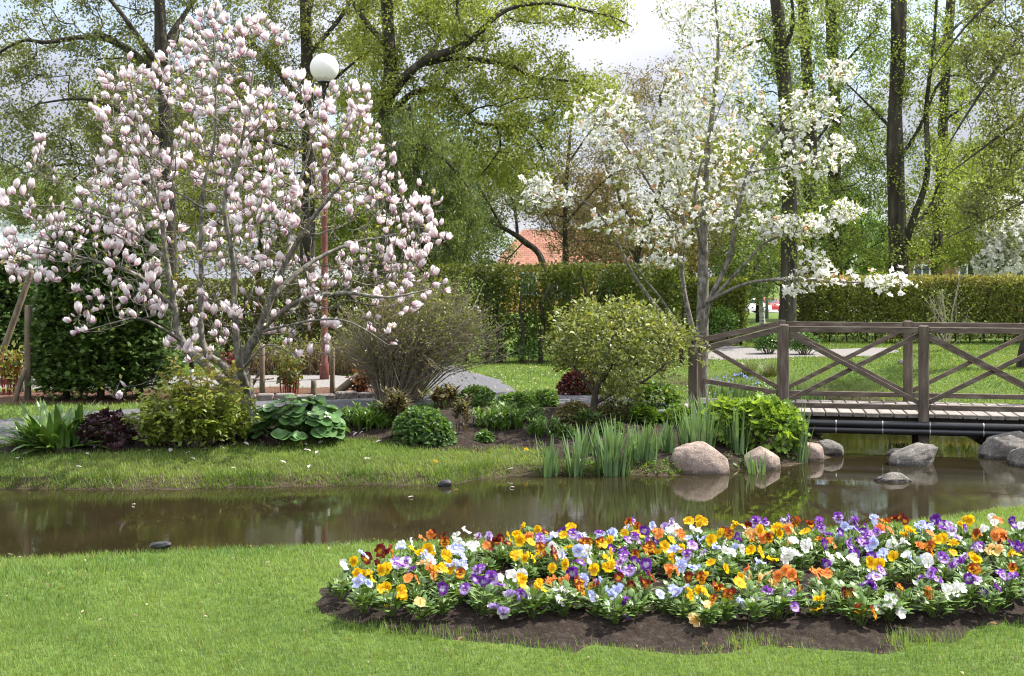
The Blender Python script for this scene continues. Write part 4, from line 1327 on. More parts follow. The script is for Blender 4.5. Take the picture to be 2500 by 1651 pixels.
def stems_to(mb, base, pts, r0=0.004, r1=0.002, c=(0.12, 0.14, 0.05), spread=0.3):
    pts = np.asarray(pts)
    b = np.asarray(base) + (pts - np.asarray(base)) * np.array([spread, spread, 0])
    b[:, 2] = base[2] - 0.01
    twigs(mb, b, pts, r0, r1, 3, c, rng.normal(0, 0.02, (len(pts), 3)))

# broad strap-leaved clump at far left, with nodding pale tuft beside it
b = at(135, 1092)
clump_straps('strap_leaf_plant', 'big clump of broad arching green strap leaves at the left end of the border', 'plant', b, 120, 0.27, 0.15, 0.28, 0.58, 0.082, 0.62, 0.7, (0.045, 0.11, 0.018), (0.13, 0.215, 0.04), 'oval', 6, 0.35)
b = at(52, 1088)
clump_straps('pale_tuft', 'small pale green tuft in front of the strap-leaved clump', 'plant', b, 70, 0.10, 0.06, 0.10, 0.22, 0.012, 0.3, 1.2, (0.12, 0.16, 0.06), (0.25, 0.28, 0.13))

# dark purple coral bells
b = at(262, 1094)
t = plant('coral_bells', 'dark purple leafy mound beside the strap-leaved clump', 'plant', b)
mb = MB()
p = leaf_ball(mb, b + np.array([0, 0, 0.12]), (0.25, 0.2, 0.24), 190, 0.10, T_LOBED, (0.022, 0.010, 0.014), (0.065, 0.026, 0.034), 0.2, 0.6, up=0.5)
mb.build('leaves', M['glossy_leaf'], t)
mb = MB()
stems_to(mb, b, p[::3], c=(0.08, 0.03, 0.03))
mb.build('stems', M['leaf'], t)

# yellow-green shrub with bronze young growth
b = at(480, 1085)
t = plant('golden_shrub', 'wide yellow-green shrub with bronze-tipped leaves under the pink magnolia', 'shrub', b)
mbl, mbs = MB(), MB()
nst = 150
a = rng.uniform(0, 6.28, nst)
rr_ = np.sqrt(rng.random(nst))
top = np.column_stack([b[0] + 0.72 * rr_ * np.cos(a), b[1] + 0.5 * rr_ * np.sin(a), np.zeros(nst)])
top[:, 2] = b[2] + (0.98 - 0.62 * rr_ ** 2.2) * rng.uniform(0.35, 1.0, nst) + 0.02
stems_to(mbs, b, top, 0.005, 0.002, (0.14, 0.13, 0.06), 0.35)
pts, ds = [], []
for k in range(9):
    f = 0.35 + 0.65 * k / 8
    st = np.asarray(b) + (top - np.asarray(b)) * np.array([0.35, 0.35, 0])
    st[:, 2] = b[2]
    q = st + (top - st) * f + rng.normal(0, 0.03, (nst, 3))
    pts.append(q)
pts = np.concatenate(pts)
pts = pts[pts[:, 2] > b[2] + 0.05]
for rep in range(5):
    d = unit(rng.normal(0, 1, (len(pts), 3)) * np.array([1, 1, 0.35]) + np.array([0, -0.25, -0.12]))
    nrm = unit(np.array([0, 0, 1.0]) + rng.normal(0, 0.4, (len(pts), 3)))
    hgt = np.clip((pts[:, 2] - b[2]) / 0.95 + rng.normal(0, 0.15, len(pts)), 0, 1)[:, None]
    g = rng.random((len(pts), 1))
    cg = np.array((0.12, 0.18, 0.022)) * (1 - g) + np.array((0.26, 0.32, 0.05)) * g
    cb = np.array((0.20, 0.16, 0.025)) * (1 - g) + np.array((0.32, 0.27, 0.05)) * g
    m = sstep(0.45, 0.95, hgt)
    inst(mbl, T_LEAF, pts + rng.normal(0, 0.012, pts.shape), basis(d, nrm), rng.uniform(0.05, 0.088, len(pts)), cg * (1 - m) + cb * m)
mbl.build('leaves', M['leaf'], t)
mbs.build('stems', M['twig'], t)

# round-leaved plant
b = at(725, 1076)
t = plant('round_leaf_plant', 'plant with large round blue-green leaves between golden shrub and lilies', 'plant', b)
mb, mbs = MB(), MB()
n = 150
a = rng.uniform(0, 6.28, n)
rr_ = np.sqrt(rng.random(n))
p = np.column_stack([b[0] + 0.44 * rr_ * np.cos(a), b[1] + 0.30 * rr_ * np.sin(a) + 0.02, np.zeros(n)])
p[:, 2] = b[2] + 0.44 * np.sqrt(np.clip(1.04 - rr_ ** 2, 0, 1)) * rng.uniform(0.62, 1.0, n) + 0.03
d = unit(np.column_stack([np.cos(a), np.sin(a) - 0.5, rng.uniform(-0.75, 0.1, n) - 0.45 * rr_]))
nr = unit(np.column_stack([np.cos(a) * rr_ * 0.8, np.sin(a) * rr_ * 0.8 - 0.35, np.full(n, 0.9)]) + rng.normal(0, 0.25, (n, 3)))
g = rng.random((n, 1))
inst(mb, T_ROUND, p, basis(d, nr), rng.uniform(0.11, 0.19, n), np.array((0.045, 0.115, 0.03)) * (1 - g) + np.array((0.12, 0.22, 0.075)) * g)
stems_to(mbs, b, p, 0.004, 0.003, (0.10, 0.16, 0.05), 0.3)
mb.build('leaves', M['glossy_leaf'], t)
mbs.build('stems', M['leaf'], t)

# lily clumps
for px, py, sc, n, lab in [(900, 1050, 1.0, 70, 'bright green lily shoots with narrow leaves right of the round-leaved plant'),
                           (1215, 1052, 1.0, 60, 'green lily-leaved clump in the middle of the bare soil'),
                           (1335, 1070, 0.8, 40, 'thin green shoots in the soil left of the round shrub')]:
    b = at(px, py)
    t = plant('lily_clump', lab, 'plant', b, 'green shoots in the border')
    mb, mbs = MB(), MB()
    ns = n
    a = rng.uniform(0, 6.28, ns)
    r = np.sqrt(rng.random(ns))
    top = np.column_stack([b[0] + 0.29 * sc * r * np.cos(a), b[1] + 0.2 * sc * r * np.sin(a), b[2] + rng.uniform(0.14, 0.30, ns) * sc * (1.1 - 0.4 * r)])
    bot = top.copy()
    bot[:, 2] = b[2] - 0.01
    twigs(mbs, bot, top, 0.005, 0.003, 4, (0.10, 0.17, 0.04))
    for k in range(10):
        f = rng.uniform(0.25, 1.0, ns)[:, None]
        q = bot + (top - bot) * f
        az = rng.uniform(0, 6.28, ns)
        g = rng.random((ns, 1))
        straps(mb, q, az, rng.uniform(0.07, 0.13, ns) * sc, 0.022 * sc, rng.uniform(0.4, 1.0, ns), 0.8, 3, np.array((0.06, 0.135, 0.018)) * (1 - g) + np.array((0.15, 0.25, 0.04)) * g, 0.25, shape='oval')
    mb.build('leaves', M['glossy_leaf'], t)
    mbs.build('stems', M['leaf'], t)

# feathery mounds
def feather(px, py, wpx, hpx, lab, c0, c1, n=1500, size=0.05, tm=None, name='feathery_mound', cat='plant', group='low mounds in the border'):
    b = at(px, py)
    s = b[1] / F
    t = plant(name, lab, cat, b, group)
    mb, mbs = MB(), MB()
    rx, h = wpx * s / 2, hpx * s
    b2 = b + np.array([0, rx * 0.55, 0])
    p = leaf_ball(mb, b2 + np.array([0, 0, h * 0.18]), (rx, rx * 0.7, h * 0.82), n, size, tm or T_LOBED, c0, c1, 0.25, 0.62)
    stems_to(mbs, b2, p[::6], 0.003, 0.0015, (0.12, 0.15, 0.05), 0.45)
    mb.build('leaves', M['leaf'], t)
    mbs.build('stems', M['leaf'], t)
    return t
GREEN0, GREEN1 = (0.07, 0.15, 0.03), (0.17, 0.28, 0.07)
feather(1030, 1092, 160, 86, 'dense feathery blue-green mound at the edge of the lawn strip', (0.06, 0.14, 0.035), (0.17, 0.275, 0.085), 1700, 0.05)
feather(1160, 1004, 100, 60, 'rounded green mound left of its two neighbours by the path', GREEN0, GREEN1, 800, 0.05)
feather(1262, 1014, 104, 54, 'rounded bright green mound in the middle by the path', GREEN0, GREEN1, 800, 0.05)
feather(1322, 1000, 80, 44, 'small green mound right of its neighbours by the path', GREEN0, GREEN1, 600, 0.05)
feather(1410, 968, 104, 58, 'dark red rounded barberry behind the border', (0.06, 0.012, 0.014), (0.17, 0.035, 0.035), 1300, 0.06, T_LEAF, 'red_shrub', 'shrub', None)
feather(1405, 1046, 110, 60, 'low bronze-green shrub under the round shrub, left part', (0.06, 0.075, 0.016), (0.16, 0.13, 0.03), 800, 0.05, T_LEAF, 'bronze_shrub', 'shrub', 'low bronze shrubs')
feather(1510, 1040, 120, 58, 'low bronze-green shrub behind the trunk of the round shrub', (0.06, 0.08, 0.016), (0.15, 0.15, 0.03), 800, 0.05, T_LEAF, 'bronze_shrub', 'shrub', 'low bronze shrubs')
feather(1580, 1046, 90, 52, 'low bright green scalloped-leaf plant right of the round shrub', (0.07, 0.15, 0.02), (0.18, 0.28, 0.05), 420, 0.075, T_LOBED, 'ladys_mantle', 'plant', 'scalloped green plants')
feather(1660, 1050, 100, 46, 'low scalloped-leaf plant in front of the railing end post', (0.07, 0.15, 0.02), (0.18, 0.28, 0.05), 420, 0.075, T_LOBED, 'ladys_mantle', 'plant', 'scalloped green plants')
feather(1600, 1000, 120, 60, 'leafy green plant behind the round shrub near the bridge', (0.06, 0.14, 0.02), (0.14, 0.24, 0.05), 500, 0.07, T_LOBED, 'ladys_mantle', 'plant', 'scalloped green plants')
for px, py, w, h, lab in [(1088, 1000, 70, 50, 'low green leafy plant between the bronze peony and the green mounds'), (1232, 1030, 70, 42, 'low green plant just behind the middle lily clump'), (1300, 1040, 70, 44, 'low green plant left of the thin green shoots'),
                          (1385, 1080, 50, 34, 'small green seedling mound in bare soil near the tall irises'), (1490, 1074, 70, 40, 'low green plant at the foot of the round shrub trunk'), (1180, 1085, 40, 26, 'tiny green plant alone in the bare soil'), (845, 1046, 60, 44, 'low green plant left of the bright lily shoots')]:
    feather(px, py, w, h, lab, GREEN0, GREEN1, 320, 0.06, T_LEAF, 'low_plant', 'plant', 'low green plants in the border')
b = at(1868, 1112)
t = plant('ladys_mantle', 'largest bright lime-green scalloped plant overhanging the water by the bridge', 'plant', b, 'scalloped green plants')
mb, mbs = MB(), MB()
p1 = leaf_ball(mb, b + np.array([0.05, 0.22, 0.19]), (0.38, 0.26, 0.36), 620, 0.10, T_LOBED, (0.11, 0.21, 0.026), (0.28, 0.41, 0.07), 0.3, 0.7)
p2 = leaf_ball(mb, b + np.array([-0.27, 0.34, 0.26]), (0.34, 0.26, 0.31), 380, 0.10, T_LOBED, (0.11, 0.21, 0.026), (0.28, 0.41, 0.07), 0.3, 0.7)
stems_to(mbs, b + np.array([0, 0.15, 0]), np.concatenate([p1, p2])[::5], 0.003, 0.002, (0.14, 0.18, 0.05), 0.5)
mb.build('leaves', M['leaf'], t)
mbs.build('stems', M['leaf'], t)

# peony shoots with dark bronze leaves
for px, py, wpx, hpx, n, lab in [(968, 1052, 84, 96, 26, 'tall bronze-leaved peony shoots behind the feathery mound'), (1070, 1005, 96, 62, 20, 'bronze-purple peony clump beside the path'),
                                 (1130, 1060, 50, 90, 9, 'thin bronze peony stems standing in bare soil'), (1440, 1060, 60, 60, 9, 'dark green shoots left of the round shrub trunk')]:
    b = at(px, py)
    s = b[1] / F
    t = plant('peony_plant', lab, 'peony', b, 'bronze peonies')
    mb, mbs = MB(), MB()
    a = rng.uniform(0, 6.28, n)
    r = np.sqrt(rng.random(n)) * wpx * s / 2
    top = np.column_stack([b[0] + r * np.cos(a), b[1] + r * np.sin(a), b[2] + hpx * s * rng.uniform(0.6, 1.0, n)])
    bot = b + (top - b) * np.array([0.7, 0.7, 0])
    bot[:, 2] = b[2] - 0.01
    twigs(mbs, bot, top, 0.005, 0.003, 4, (0.16, 0.12, 0.06))
    for k in range(16):
        f = rng.uniform(0.62, 1.03, n)[:, None]
        q = bot + (top - bot) * f
        g = rng.random((n, 1))
        dk = (0.055, 0.045, 0.022), (0.17, 0.15, 0.06)
        if px == 1440: dk = (0.04, 0.09, 0.02), (0.10, 0.17, 0.04)
        straps(mb, q, rng.uniform(0, 6.28, n), rng.uniform(0.07, 0.13, n), 0.028, rng.uniform(0.5, 1.3, n), 0.9, 3, np.array(dk[0]) * (1 - g) + np.array(dk[1]) * g, 0.25, shape='oval')
    mb.build('leaves', M['leaf'], t)
    mbs.build('stems', M['leaf'], t)

# irises
I0, I1 = (0.085, 0.165, 0.055), (0.19, 0.29, 0.125)
def iris(px, py, wpx, hpx, n, lab, name='iris_clump', D=None):
    b = at(px, py)
    if D: b = np.array([(px - CX) * D / F, D, max(gz((px - CX) * D / F, D), -0.05)])
    s = b[1] / F
    h = hpx * s
    clump_straps(name, lab, 'iris', b, int(n * 1.5), wpx * s * 0.38, 0.11, h * 0.6, h * 1.08, 0.034, 0.10, 0.14, I0, I1, 'strap', 5, 0.12, 'iris clumps at the water', tipcol=(0.16, 0.25, 0.10))
iris(1340, 1161, 56, 100, 16, 'thin iris clump leaning left at the tip of the grassy bank')
iris(1405, 1161, 56, 108, 18, 'iris clump between the leaning one and the big fan')
iris(1495, 1160, 112, 140, 50, 'biggest fan of tall iris blades at the water edge')
iris(1428, 1120, 50, 90, 18, 'iris clump standing behind the gap left of the big fan')
iris(1570, 1128, 90, 104, 34, 'iris clump left of the largest boulder')
iris(1625, 1110, 60, 92, 18, 'short iris clump directly behind the largest boulder')
iris(1700, 1112, 110, 132, 56, 'tall iris clump behind the largest boulder')
iris(1800, 1108, 80, 120, 30, 'iris clump between the two pinkish boulders')
iris(1950, 1122, 54, 136, 20, 'iris blades standing beside the lime-green plant at the bridge')
iris(1838, 1150, 26, 88, 6, 'upright iris shoot before the small pinkish boulder', D=12.45)
iris(1860, 1150, 40, 76, 6, 'leaning iris shoot before the small pinkish boulder', D=12.45)
iris(1730, 1062, 120, 110, 40, 'iris blades in front of the railing end post')
iris(1790, 1006, 150, 92, 46, 'iris clump behind the bridge seen through the left railing bay')
iris(1975, 1004, 120, 92, 44, 'iris clump behind the bridge at the far stream edge')

# blue forget-me-nots behind the railing
b = at(1790, 975)
t = plant('forget_me_nots', 'low green plants with tiny blue flowers behind the bridge', 'plant', b)
mb = MB()
leaf_ball(mb, b + np.array([0.1, 0.2, 0.04]), (0.6, 0.3, 0.22), 800, 0.06, T_LEAF, (0.06, 0.14, 0.02), (0.15, 0.25, 0.05), 0.2, 0.5)
mb.build('leaves', M['leaf'], t)
mb = MB()
leaf_ball(mb, b + np.array([0.0, 0.15, 0.10]), (0.45, 0.2, 0.26), 90, 0.035, T_ROUND, (0.18, 0.26, 0.66), (0.30, 0.38, 0.80), 0.1, 0.85)
mb.build('flowers', M['petal'], t)

# sedge tufts on the far bank
for px, py, lab in [(1826, 914, 'left one of two brownish grass tufts on the far bank'), (1880, 917, 'right one of two brownish grass tufts on the far bank')]:
    b = at(px, py)
    clump_straps('grass_tuft', lab, 'grass tuft', b, 240, 0.12, 0.12, 0.25, 0.42, 0.008, 0.45, 0.9, (0.06, 0.075, 0.02), (0.17, 0.17, 0.06), 'blade', 4, 0.0, 'grass tufts')

# ground weeds on the muddy bank between irises
mb = MB()
n = 700
p = np.column_stack([rng.uniform(0.6, 3.1, n), rng.uniform(12.3, 13.2, n)])
p = p[(water_sd(p) > 0.0) & (water_sd(p) < 0.45)]
pp = np.column_stack([p, height(p) + 0.015])
d = unit(rng.normal(0, 1, pp.shape) * np.array([1, 1, 0.5]) + np.array([0, 0, 0.4]))
g = rng.random((len(pp), 1))
inst(mb, T_LEAF, pp, basis(d, unit(np.array([0, -0.2, 1]) + rng.normal(0, 0.4, pp.shape))), rng.uniform(0.03, 0.07, len(pp)), np.array((0.06, 0.12, 0.02)) * (1 - g) + np.array((0.17, 0.22, 0.06)) * g)
o = mb.build('weeds', M['leaf'])
tag(o, 'low green weeds on the muddy bank between irises and boulders', 'weeds', kind='stuff')
mb = MB()
n = 900
p = np.column_stack([rng.uniform(0.4, 3.3, n), rng.uniform(12.2, 13.5, n)])
p = p[(water_sd(p) > -0.03) & (water_sd(p) < 0.5)]
p0 = np.column_stack([p, height(p) + 0.005])
d = unit(rng.normal(0, 1, p0.shape) * np.array([1, 1, 0.25]))
g = rng.random((len(p0), 1))
twigs(mb, p0, p0 + d * rng.uniform(0.03, 0.14, (len(p0), 1)) + np.array([0, 0, 0.01]), 0.004, 0.002, 3, np.array((0.10, 0.07, 0.045)) * (1 - g) + np.array((0.36, 0.28, 0.20)) * g)
o = mb.build('litter', M['leaf'])
tag(o, 'dry brown stalks and litter on the muddy bank', 'litter', kind='stuff')

# fallen magnolia petals
mb = MB()
inst(mb, T_LEAF, np.array([(0, -0.5, 0.0)]), np.eye(3)[None], np.array([(1.0, 1.0, 1.0)]), (0.80, 0.70, 0.70))
petal_me = mb.mesh('fallen_petal', M['petal'])
PET = [(105, 1032), (515, 1005), (465, 1080), (683, 1003), (880, 985), (1005, 980), (1205, 973), (1310, 970), (1327, 1030), (1135, 1033), (1105, 1000), (1450, 945), (1380, 950), (1145, 958), (1800, 950), (1810, 985), (1865, 998), (1890, 935), (1820, 1082), (2155, 1035), (2140, 862), (2125, 880), (2090, 885), (1665, 1055), (280, 985), (450, 955), (155, 1003), (1375, 1090)]
PET = [(x / 2.412, 700 + y / 2.412) for x, y in PET] + [(850 + x / 2.613, 650 + y / 2.613) for x, y in [(125, 1252), (195, 1137), (745, 1033), (625, 1155), (40, 1083), (1035, 1330)]]
pr = np.random.default_rng(5)
for i, (px, py) in enumerate(PET):
    a = at(px, py)
    o = bpy.data.objects.new('fallen_petal', petal_me)
    col.objects.link(o)
    k = pr.uniform(0.05, 0.085) * (1.25 if i % 5 == 0 else 1)
    o.scale = (k, k, k)
    o.location = (a[0], a[1], a[2] + 0.035 + 0.01 * pr.random())
    o.rotation_euler = (pr.uniform(-0.5, 0.5), pr.uniform(-0.4, 0.4), pr.uniform(0, 6.28))
    tag(o, 'pale pink magnolia petal fallen on the far bank grass and soil', 'petal', 'fallen petals on the far bank')
mb = MB()
p = scatter((-1.0, 16.5), (3.0, 22), 13, lambda p: (water_sd(p) > 0.1))
p2_ = scatter((2.5, 16.5), (10, 27), 2.5, lambda p: (water_sd(p) > 0.1))
p = np.concatenate([p, p2_])
pp = np.column_stack([p, height(p) + 0.05])
d = unit(rng.normal(0, 1, pp.shape) * np.array([1, 1, 0.2]))
inst(mb, T_LEAF, pp, basis(d, unit(np.array([0, 0, 1]) + rng.normal(0, 0.3, pp.shape))), rng.uniform(0.025, 0.05, len(pp)), np.array([(0.60, 0.47, 0.36)]).repeat(len(pp), 0))
o = mb.build('petal_litter', M['petal'])
tag(o, 'scattered small pale petals over the distant lawns', 'petals', kind='stuff')

def dandelion(px, py, lab):
    a = at(px, py)
    t = thing('dandelion', lab, 'flower', tuple(a), 'dandelions on the lawns')
    mb = MB()
    twigs(mb, [a], [a + np.array([0, 0, 0.06])], 0.003, 0.002, 4, (0.12, 0.2, 0.05))
    mb.build('stem', M['leaf'], t)
    mb = MB()
    leaf_ball(mb, a + np.array([0, 0, 0.065]), (0.012, 0.012, 0.008), 50, 0.022, T_NARROW, (0.75, 0.45, 0.01), (0.85, 0.6, 0.02), 0, 0.2)
    mb.build('bloom', M['petal'], t)
dandelion(850 + 555 / 2.613, 650 + 1290 / 2.613, 'yellow dandelion low on the grassy far bank')
dandelion(850 + 1135 / 2.613, 650 + 1210 / 2.613, 'yellow dandelion near the bare soil at the bank tip')

# ------------------------------------------------------------------ woody plants: branches that grow to reach given points
def skeleton(lines):
    """explicit limbs: list of (points, r0, r1, parent line index or None); returns node list (pos, parent, rmin)"""
    pos, par, rm = [], [], []
    idx = []
    for pts, r0, r1, pl in lines:
        pts = smooth_line(np.asarray(pts, float), 5) if len(pts) > 2 else np.asarray(pts, float)
        k0 = len(pos)
        if pl is None:
            prev = -1
        else:
            a, b = idx[pl]
            dd = [np.linalg.norm(pos[i] - pts[0]) for i in range(a, b)]
            prev = a + int(np.argmin(dd))
        for i, p in enumerate(pts):
            f = i / (len(pts) - 1)
            pos.append(np.array(p)); par.append(prev); rm.append(r0 + (r1 - r0) * f)
            prev = len(pos) - 1
        idx.append((k0, len(pos)))
    return pos, par, rm

def grow(lines, targets, alpha=0.25, step=0.25, bow=0.12, jit=0.02, seed=1, up=0.3):
    r = np.random.default_rng(seed)
    pos, par, rm = skeleton(lines)
    n0 = len(pos)
    cap = n0 + len(targets) * 30 + 10
    P = np.zeros((cap, 3)); P[:n0] = np.array(pos)
    PL = np.zeros(cap)
    for i in range(n0):
        if par[i] >= 0: PL[i] = PL[par[i]] + np.linalg.norm(P[i] - P[par[i]])
    n = n0
    T = np.asarray(targets, float)
    # every limb end counts; targets nearest to the limbs are reached first
    d0 = np.array([np.min(np.linalg.norm(P[:n0] - t, axis=1)) for t in T])
    tips = []
    for ti in np.argsort(d0):
        t = T[ti]
        v = P[:n] - t
        d = np.sqrt(np.einsum('ij,ij->i', v, v))
        cost = d + alpha * PL[:n] + up * np.maximum(0, P[:n, 2] - t[2])
        j = int(np.argmin(cost))
        k = max(1, min(28, int(math.ceil(d[j] / step))))
        side = r.normal(0, 1, 3) * bow * d[j]
        side[2] = -abs(side[2]) * 0.6
        prev = j
        for q in range(1, k + 1):
            f = q / k
            p = P[j] + (t - P[j]) * f + side * math.sin(math.pi * f) + (r.normal(0, jit, 3) if q < k else 0)
            P[n] = p
            par.append(prev); rm.append(0.0)
            PL[n] = PL[prev] + np.linalg.norm(p - P[prev])
            prev = n
            n += 1
        tips.append((ti, prev))
    return P[:n].copy(), np.array(par), np.array(rm), tips, n0

def radii(P, par, rm, rtip, power=2.4, rmax=None):
    n = len(P)
    acc = np.zeros(n)
    big = np.full(n, -1)
    bestr = np.zeros(n)
    R = np.zeros(n)
    for i in range(n - 1, -1, -1):
        r = max(rtip, acc[i] ** (1 / power)) if acc[i] > 0 else rtip
        if rmax: r = min(r, rmax)
        r = max(r, rm[i])
        R[i] = r
        p = par[i]
        if p >= 0:
            acc[p] += r ** power
            if r > bestr[p]: bestr[p] = r; big[p] = i
    # explicit limbs keep their own thickness
    e = rm > 0
    R[e] = rm[e]
    return R, big

def branches(mb, P, par, R, big, sides_of=lambda r: 12 if r > 0.06 else (5 if r > 0.015 else 3), c=(0.5, 0.5, 0.5)):
    n = len(P)
    tan = np.zeros((n, 3))
    has = par >= 0
    e = np.zeros((n, 3))
    e[has] = unit(P[has] - P[par[has]])
    tan += e
    hb = big >= 0
    tan[hb] += e[big[hb]]
    tan = unit(tan)
    ch = np.where(has)[0]
    pr_ = par[ch]
    main = big[pr_] == ch
    r0 = np.where(main, R[pr_], np.minimum(R[ch] * 1.15, R[pr_]))
    t0 = np.where(main[:, None], tan[pr_], e[ch])
    sd = np.array([sides_of(R[i]) for i in ch])
    for s in np.unique(sd):
        k = ch[sd == s]
        m = sd == s
        ref = np.array([0.21, 0.93, 0.31])
        def frame(t):
            x = unit(np.cross(t, np.tile(ref, (len(t), 1))))
            return x, np.cross(t, x)
        a = np.arange(s) * 2 * math.pi / s
        x, y = frame(t0[m])
        v0 = P[par[k]][:, None] + r0[m][:, None, None] * (np.cos(a)[None, :, None] * x[:, None] + np.sin(a)[None, :, None] * y[:, None])
        x, y = frame(tan[k])
        v1 = P[k][:, None] + R[k][:, None, None] * (np.cos(a)[None, :, None] * x[:, None] + np.sin(a)[None, :, None] * y[:, None])
        V = np.concatenate([v0, v1], 1)
        if s >= 8:
            ctr = np.concatenate([np.repeat(P[par[k]][:, None], s, 1), np.repeat(P[k][:, None], s, 1)], 1)
            V = ctr + (V - ctr) * (1 + 0.10 * vnoise(V.reshape(-1, 3) * np.array([1, 1, 0.5]), 5.0, 71) + 0.07 * vnoise(V.reshape(-1, 3) * np.array([1, 1, 0.3]), 17.0, 72)).reshape(V.shape[0], V.shape[1], 1)
        f = np.array([(i, (i + 1) % s, s + (i + 1) % s, s + i) for i in range(s)])
        f = (f[None] + (np.arange(len(k)) * 2 * s)[:, None, None]).reshape(-1, 4)
        mb.add(V.reshape(-1, 3), f, c)

def in_poly_pts(poly, n, mind, r):
    """random points of a polygon keeping a least distance"""
    poly = np.asarray(poly, float)
    lo, hi = poly.min(0), poly.max(0)
    out = []
    tries = 0
    while len(out) < n and tries < n * 60:
        tries += 1
        p = r.uniform(lo, hi)
        if not inside(poly, p[None])[0]: continue
        if out and np.min(np.sum((np.array(out) - p) ** 2, 1)) < mind ** 2: continue
        out.append(p)
    return np.array(out)

# ------------------------------------------------------------------ pink magnolia
def tulip(seed, opening):
    """cup-shaped bloom, 1 unit tall, rosy at the base and near white at the rims"""
    r = np.random.default_rng(seed)
    mb = MB()
    npet = 9 if opening > 0.6 else 6
    for k in range(npet):
        a = 2 * math.pi * k / npet * (1.0) + r.uniform(-0.25, 0.25)
        inner = k % 3 == 2
        op = opening * (0.75 if inner else r.uniform(0.9, 1.15))
        ht = r.uniform(0.86, 1.05)
        rosy = r.uniform(0.7, 1.25)
        spread = (r.uniform(0.0, 0.45 if opening < 1.1 else 1.3) if opening > 0.9 and not inner else r.uniform(-0.12, 0.12)) if opening > 0.6 else -0.15
        v, c = [], []
        nr, nt = 6, 5
        for i in range(nr):
            t = i / (nr - 1)
            rho = 0.05 + 0.32 * op * math.sin(min(1, t / 0.62) * math.pi / 2) + (spread * 0.42 - 0.16 * op) * max(0, (t - 0.45) / 0.55) ** 2
            z = ht * t - 0.05 * op * t
            hw = 0.27 * op ** 0.5 * math.sin(math.pi * (0.10 + 0.86 * t) ** 0.85) ** 0.75
            for j in range(nt):
                u = -1 + 2 * j / (nt - 1)
                x = hw * u
                rr_ = rho - 0.18 * hw * u * u
                v.append((math.cos(a) * rr_ - math.sin(a) * x, math.sin(a) * rr_ + math.cos(a) * x, z - 0.04 * u * u * t))
                m = max(0, min(1, 0.92 - t * (1.55 if opening > 0.6 else 1.05) - 0.35 * abs(u)))
                cc = np.array((0.86, 0.80, 0.805)) * (1 - m) + np.array((0.62, 0.25, 0.38)) * m
                c.append(cc)
        f = [(i * nt + j, i * nt + j + 1, (i + 1) * nt + j + 1, (i + 1) * nt + j) for i in range(nr - 1) for j in range(nt - 1)]
        mb.add(v, f, np.array(c))
    return mb

TUL = [tulip(900 + i, o) for i, o in enumerate((1.0, 1.2, 0.85, 1.35, 0.78, 0.95, 0.5, 0.42))]
def as_tmpl(mb):
    return (np.concatenate(mb.v), [np.concatenate(mb.f)], np.concatenate(mb.c))
TUL_T = [as_tmpl(m) for m in TUL]
TUL_ME = [m.mesh('magnolia_bloom', M['petal']) for m in TUL]

MAG_Y = 13.7
mb_ = np.array([580, 1000]) * 1.0
mag_base = np.array([(578 * 1.0531 - CX) * MAG_Y / F, MAG_Y, gz((578 * 1.0531 - CX) * MAG_Y / F, MAG_Y) - 0.05])
MAG_POLY = [(500, 12), (545, 60), (600, 40), (668, 95), (705, 150), (722, 230), (812, 195), (852, 220), (852, 265), (905, 330), (962, 390), (1032, 462), (1000, 500), (1042, 560), (980, 600), (1034, 640), (1030, 690), (975, 705), (915, 800), (860, 770), (830, 720), (770, 700), (760, 830), (690, 840), (640, 790),
            (560, 740), (545, 830), (430, 850), (385, 810), (400, 740), (300, 740), (215, 770), (165, 780), (160, 735), (260, 690), (170, 690), (60, 665), (20, 640), (0, 605), (-60, 590), (-60, 470), (60, 445), (82, 320), (105, 320), (135, 405), (200, 420), (245, 330), (212, 250), (210, 200), (278, 130), (360, 165), (400, 85), (440, 50)]
r1_ = np.random.default_rng(31)
mp = in_poly_pts(MAG_POLY, 1400, 12, r1_)
mp = mp[vnoise(mp, 0.028, 61) + r1_.normal(0, 0.35, len(mp)) > -0.42]
hand = [(388, 805), (430, 800), (445, 790), (470, 815), (490, 820), (515, 800), (480, 835), (500, 780), (545, 770), (690, 828), (668, 798), (650, 770), (860, 755), (900, 775), (905, 795), (500, 690), (515, 710), (525, 720), (300, 690), (320, 700), (345, 710), (365, 700), (285, 735), (165, 745), (180, 770), (205, 745), (590, 635), (640, 685),
        (820, 680), (800, 640), (965, 655), (1005, 640), (1028, 660), (1030, 675), (985, 685), (950, 690), (1015, 570), (1022, 550), (960, 480), (985, 478), (1005, 475), (1022, 468), (275, 925), (292, 897), (760, 820), (720, 735), (560, 740), (625, 775), (450, 760), (95, 325), (92, 350), (95, 385), (125, 400), (128, 420), (30, 640), (85, 655), (820, 205), (845, 215), (850, 255), (835, 262)]
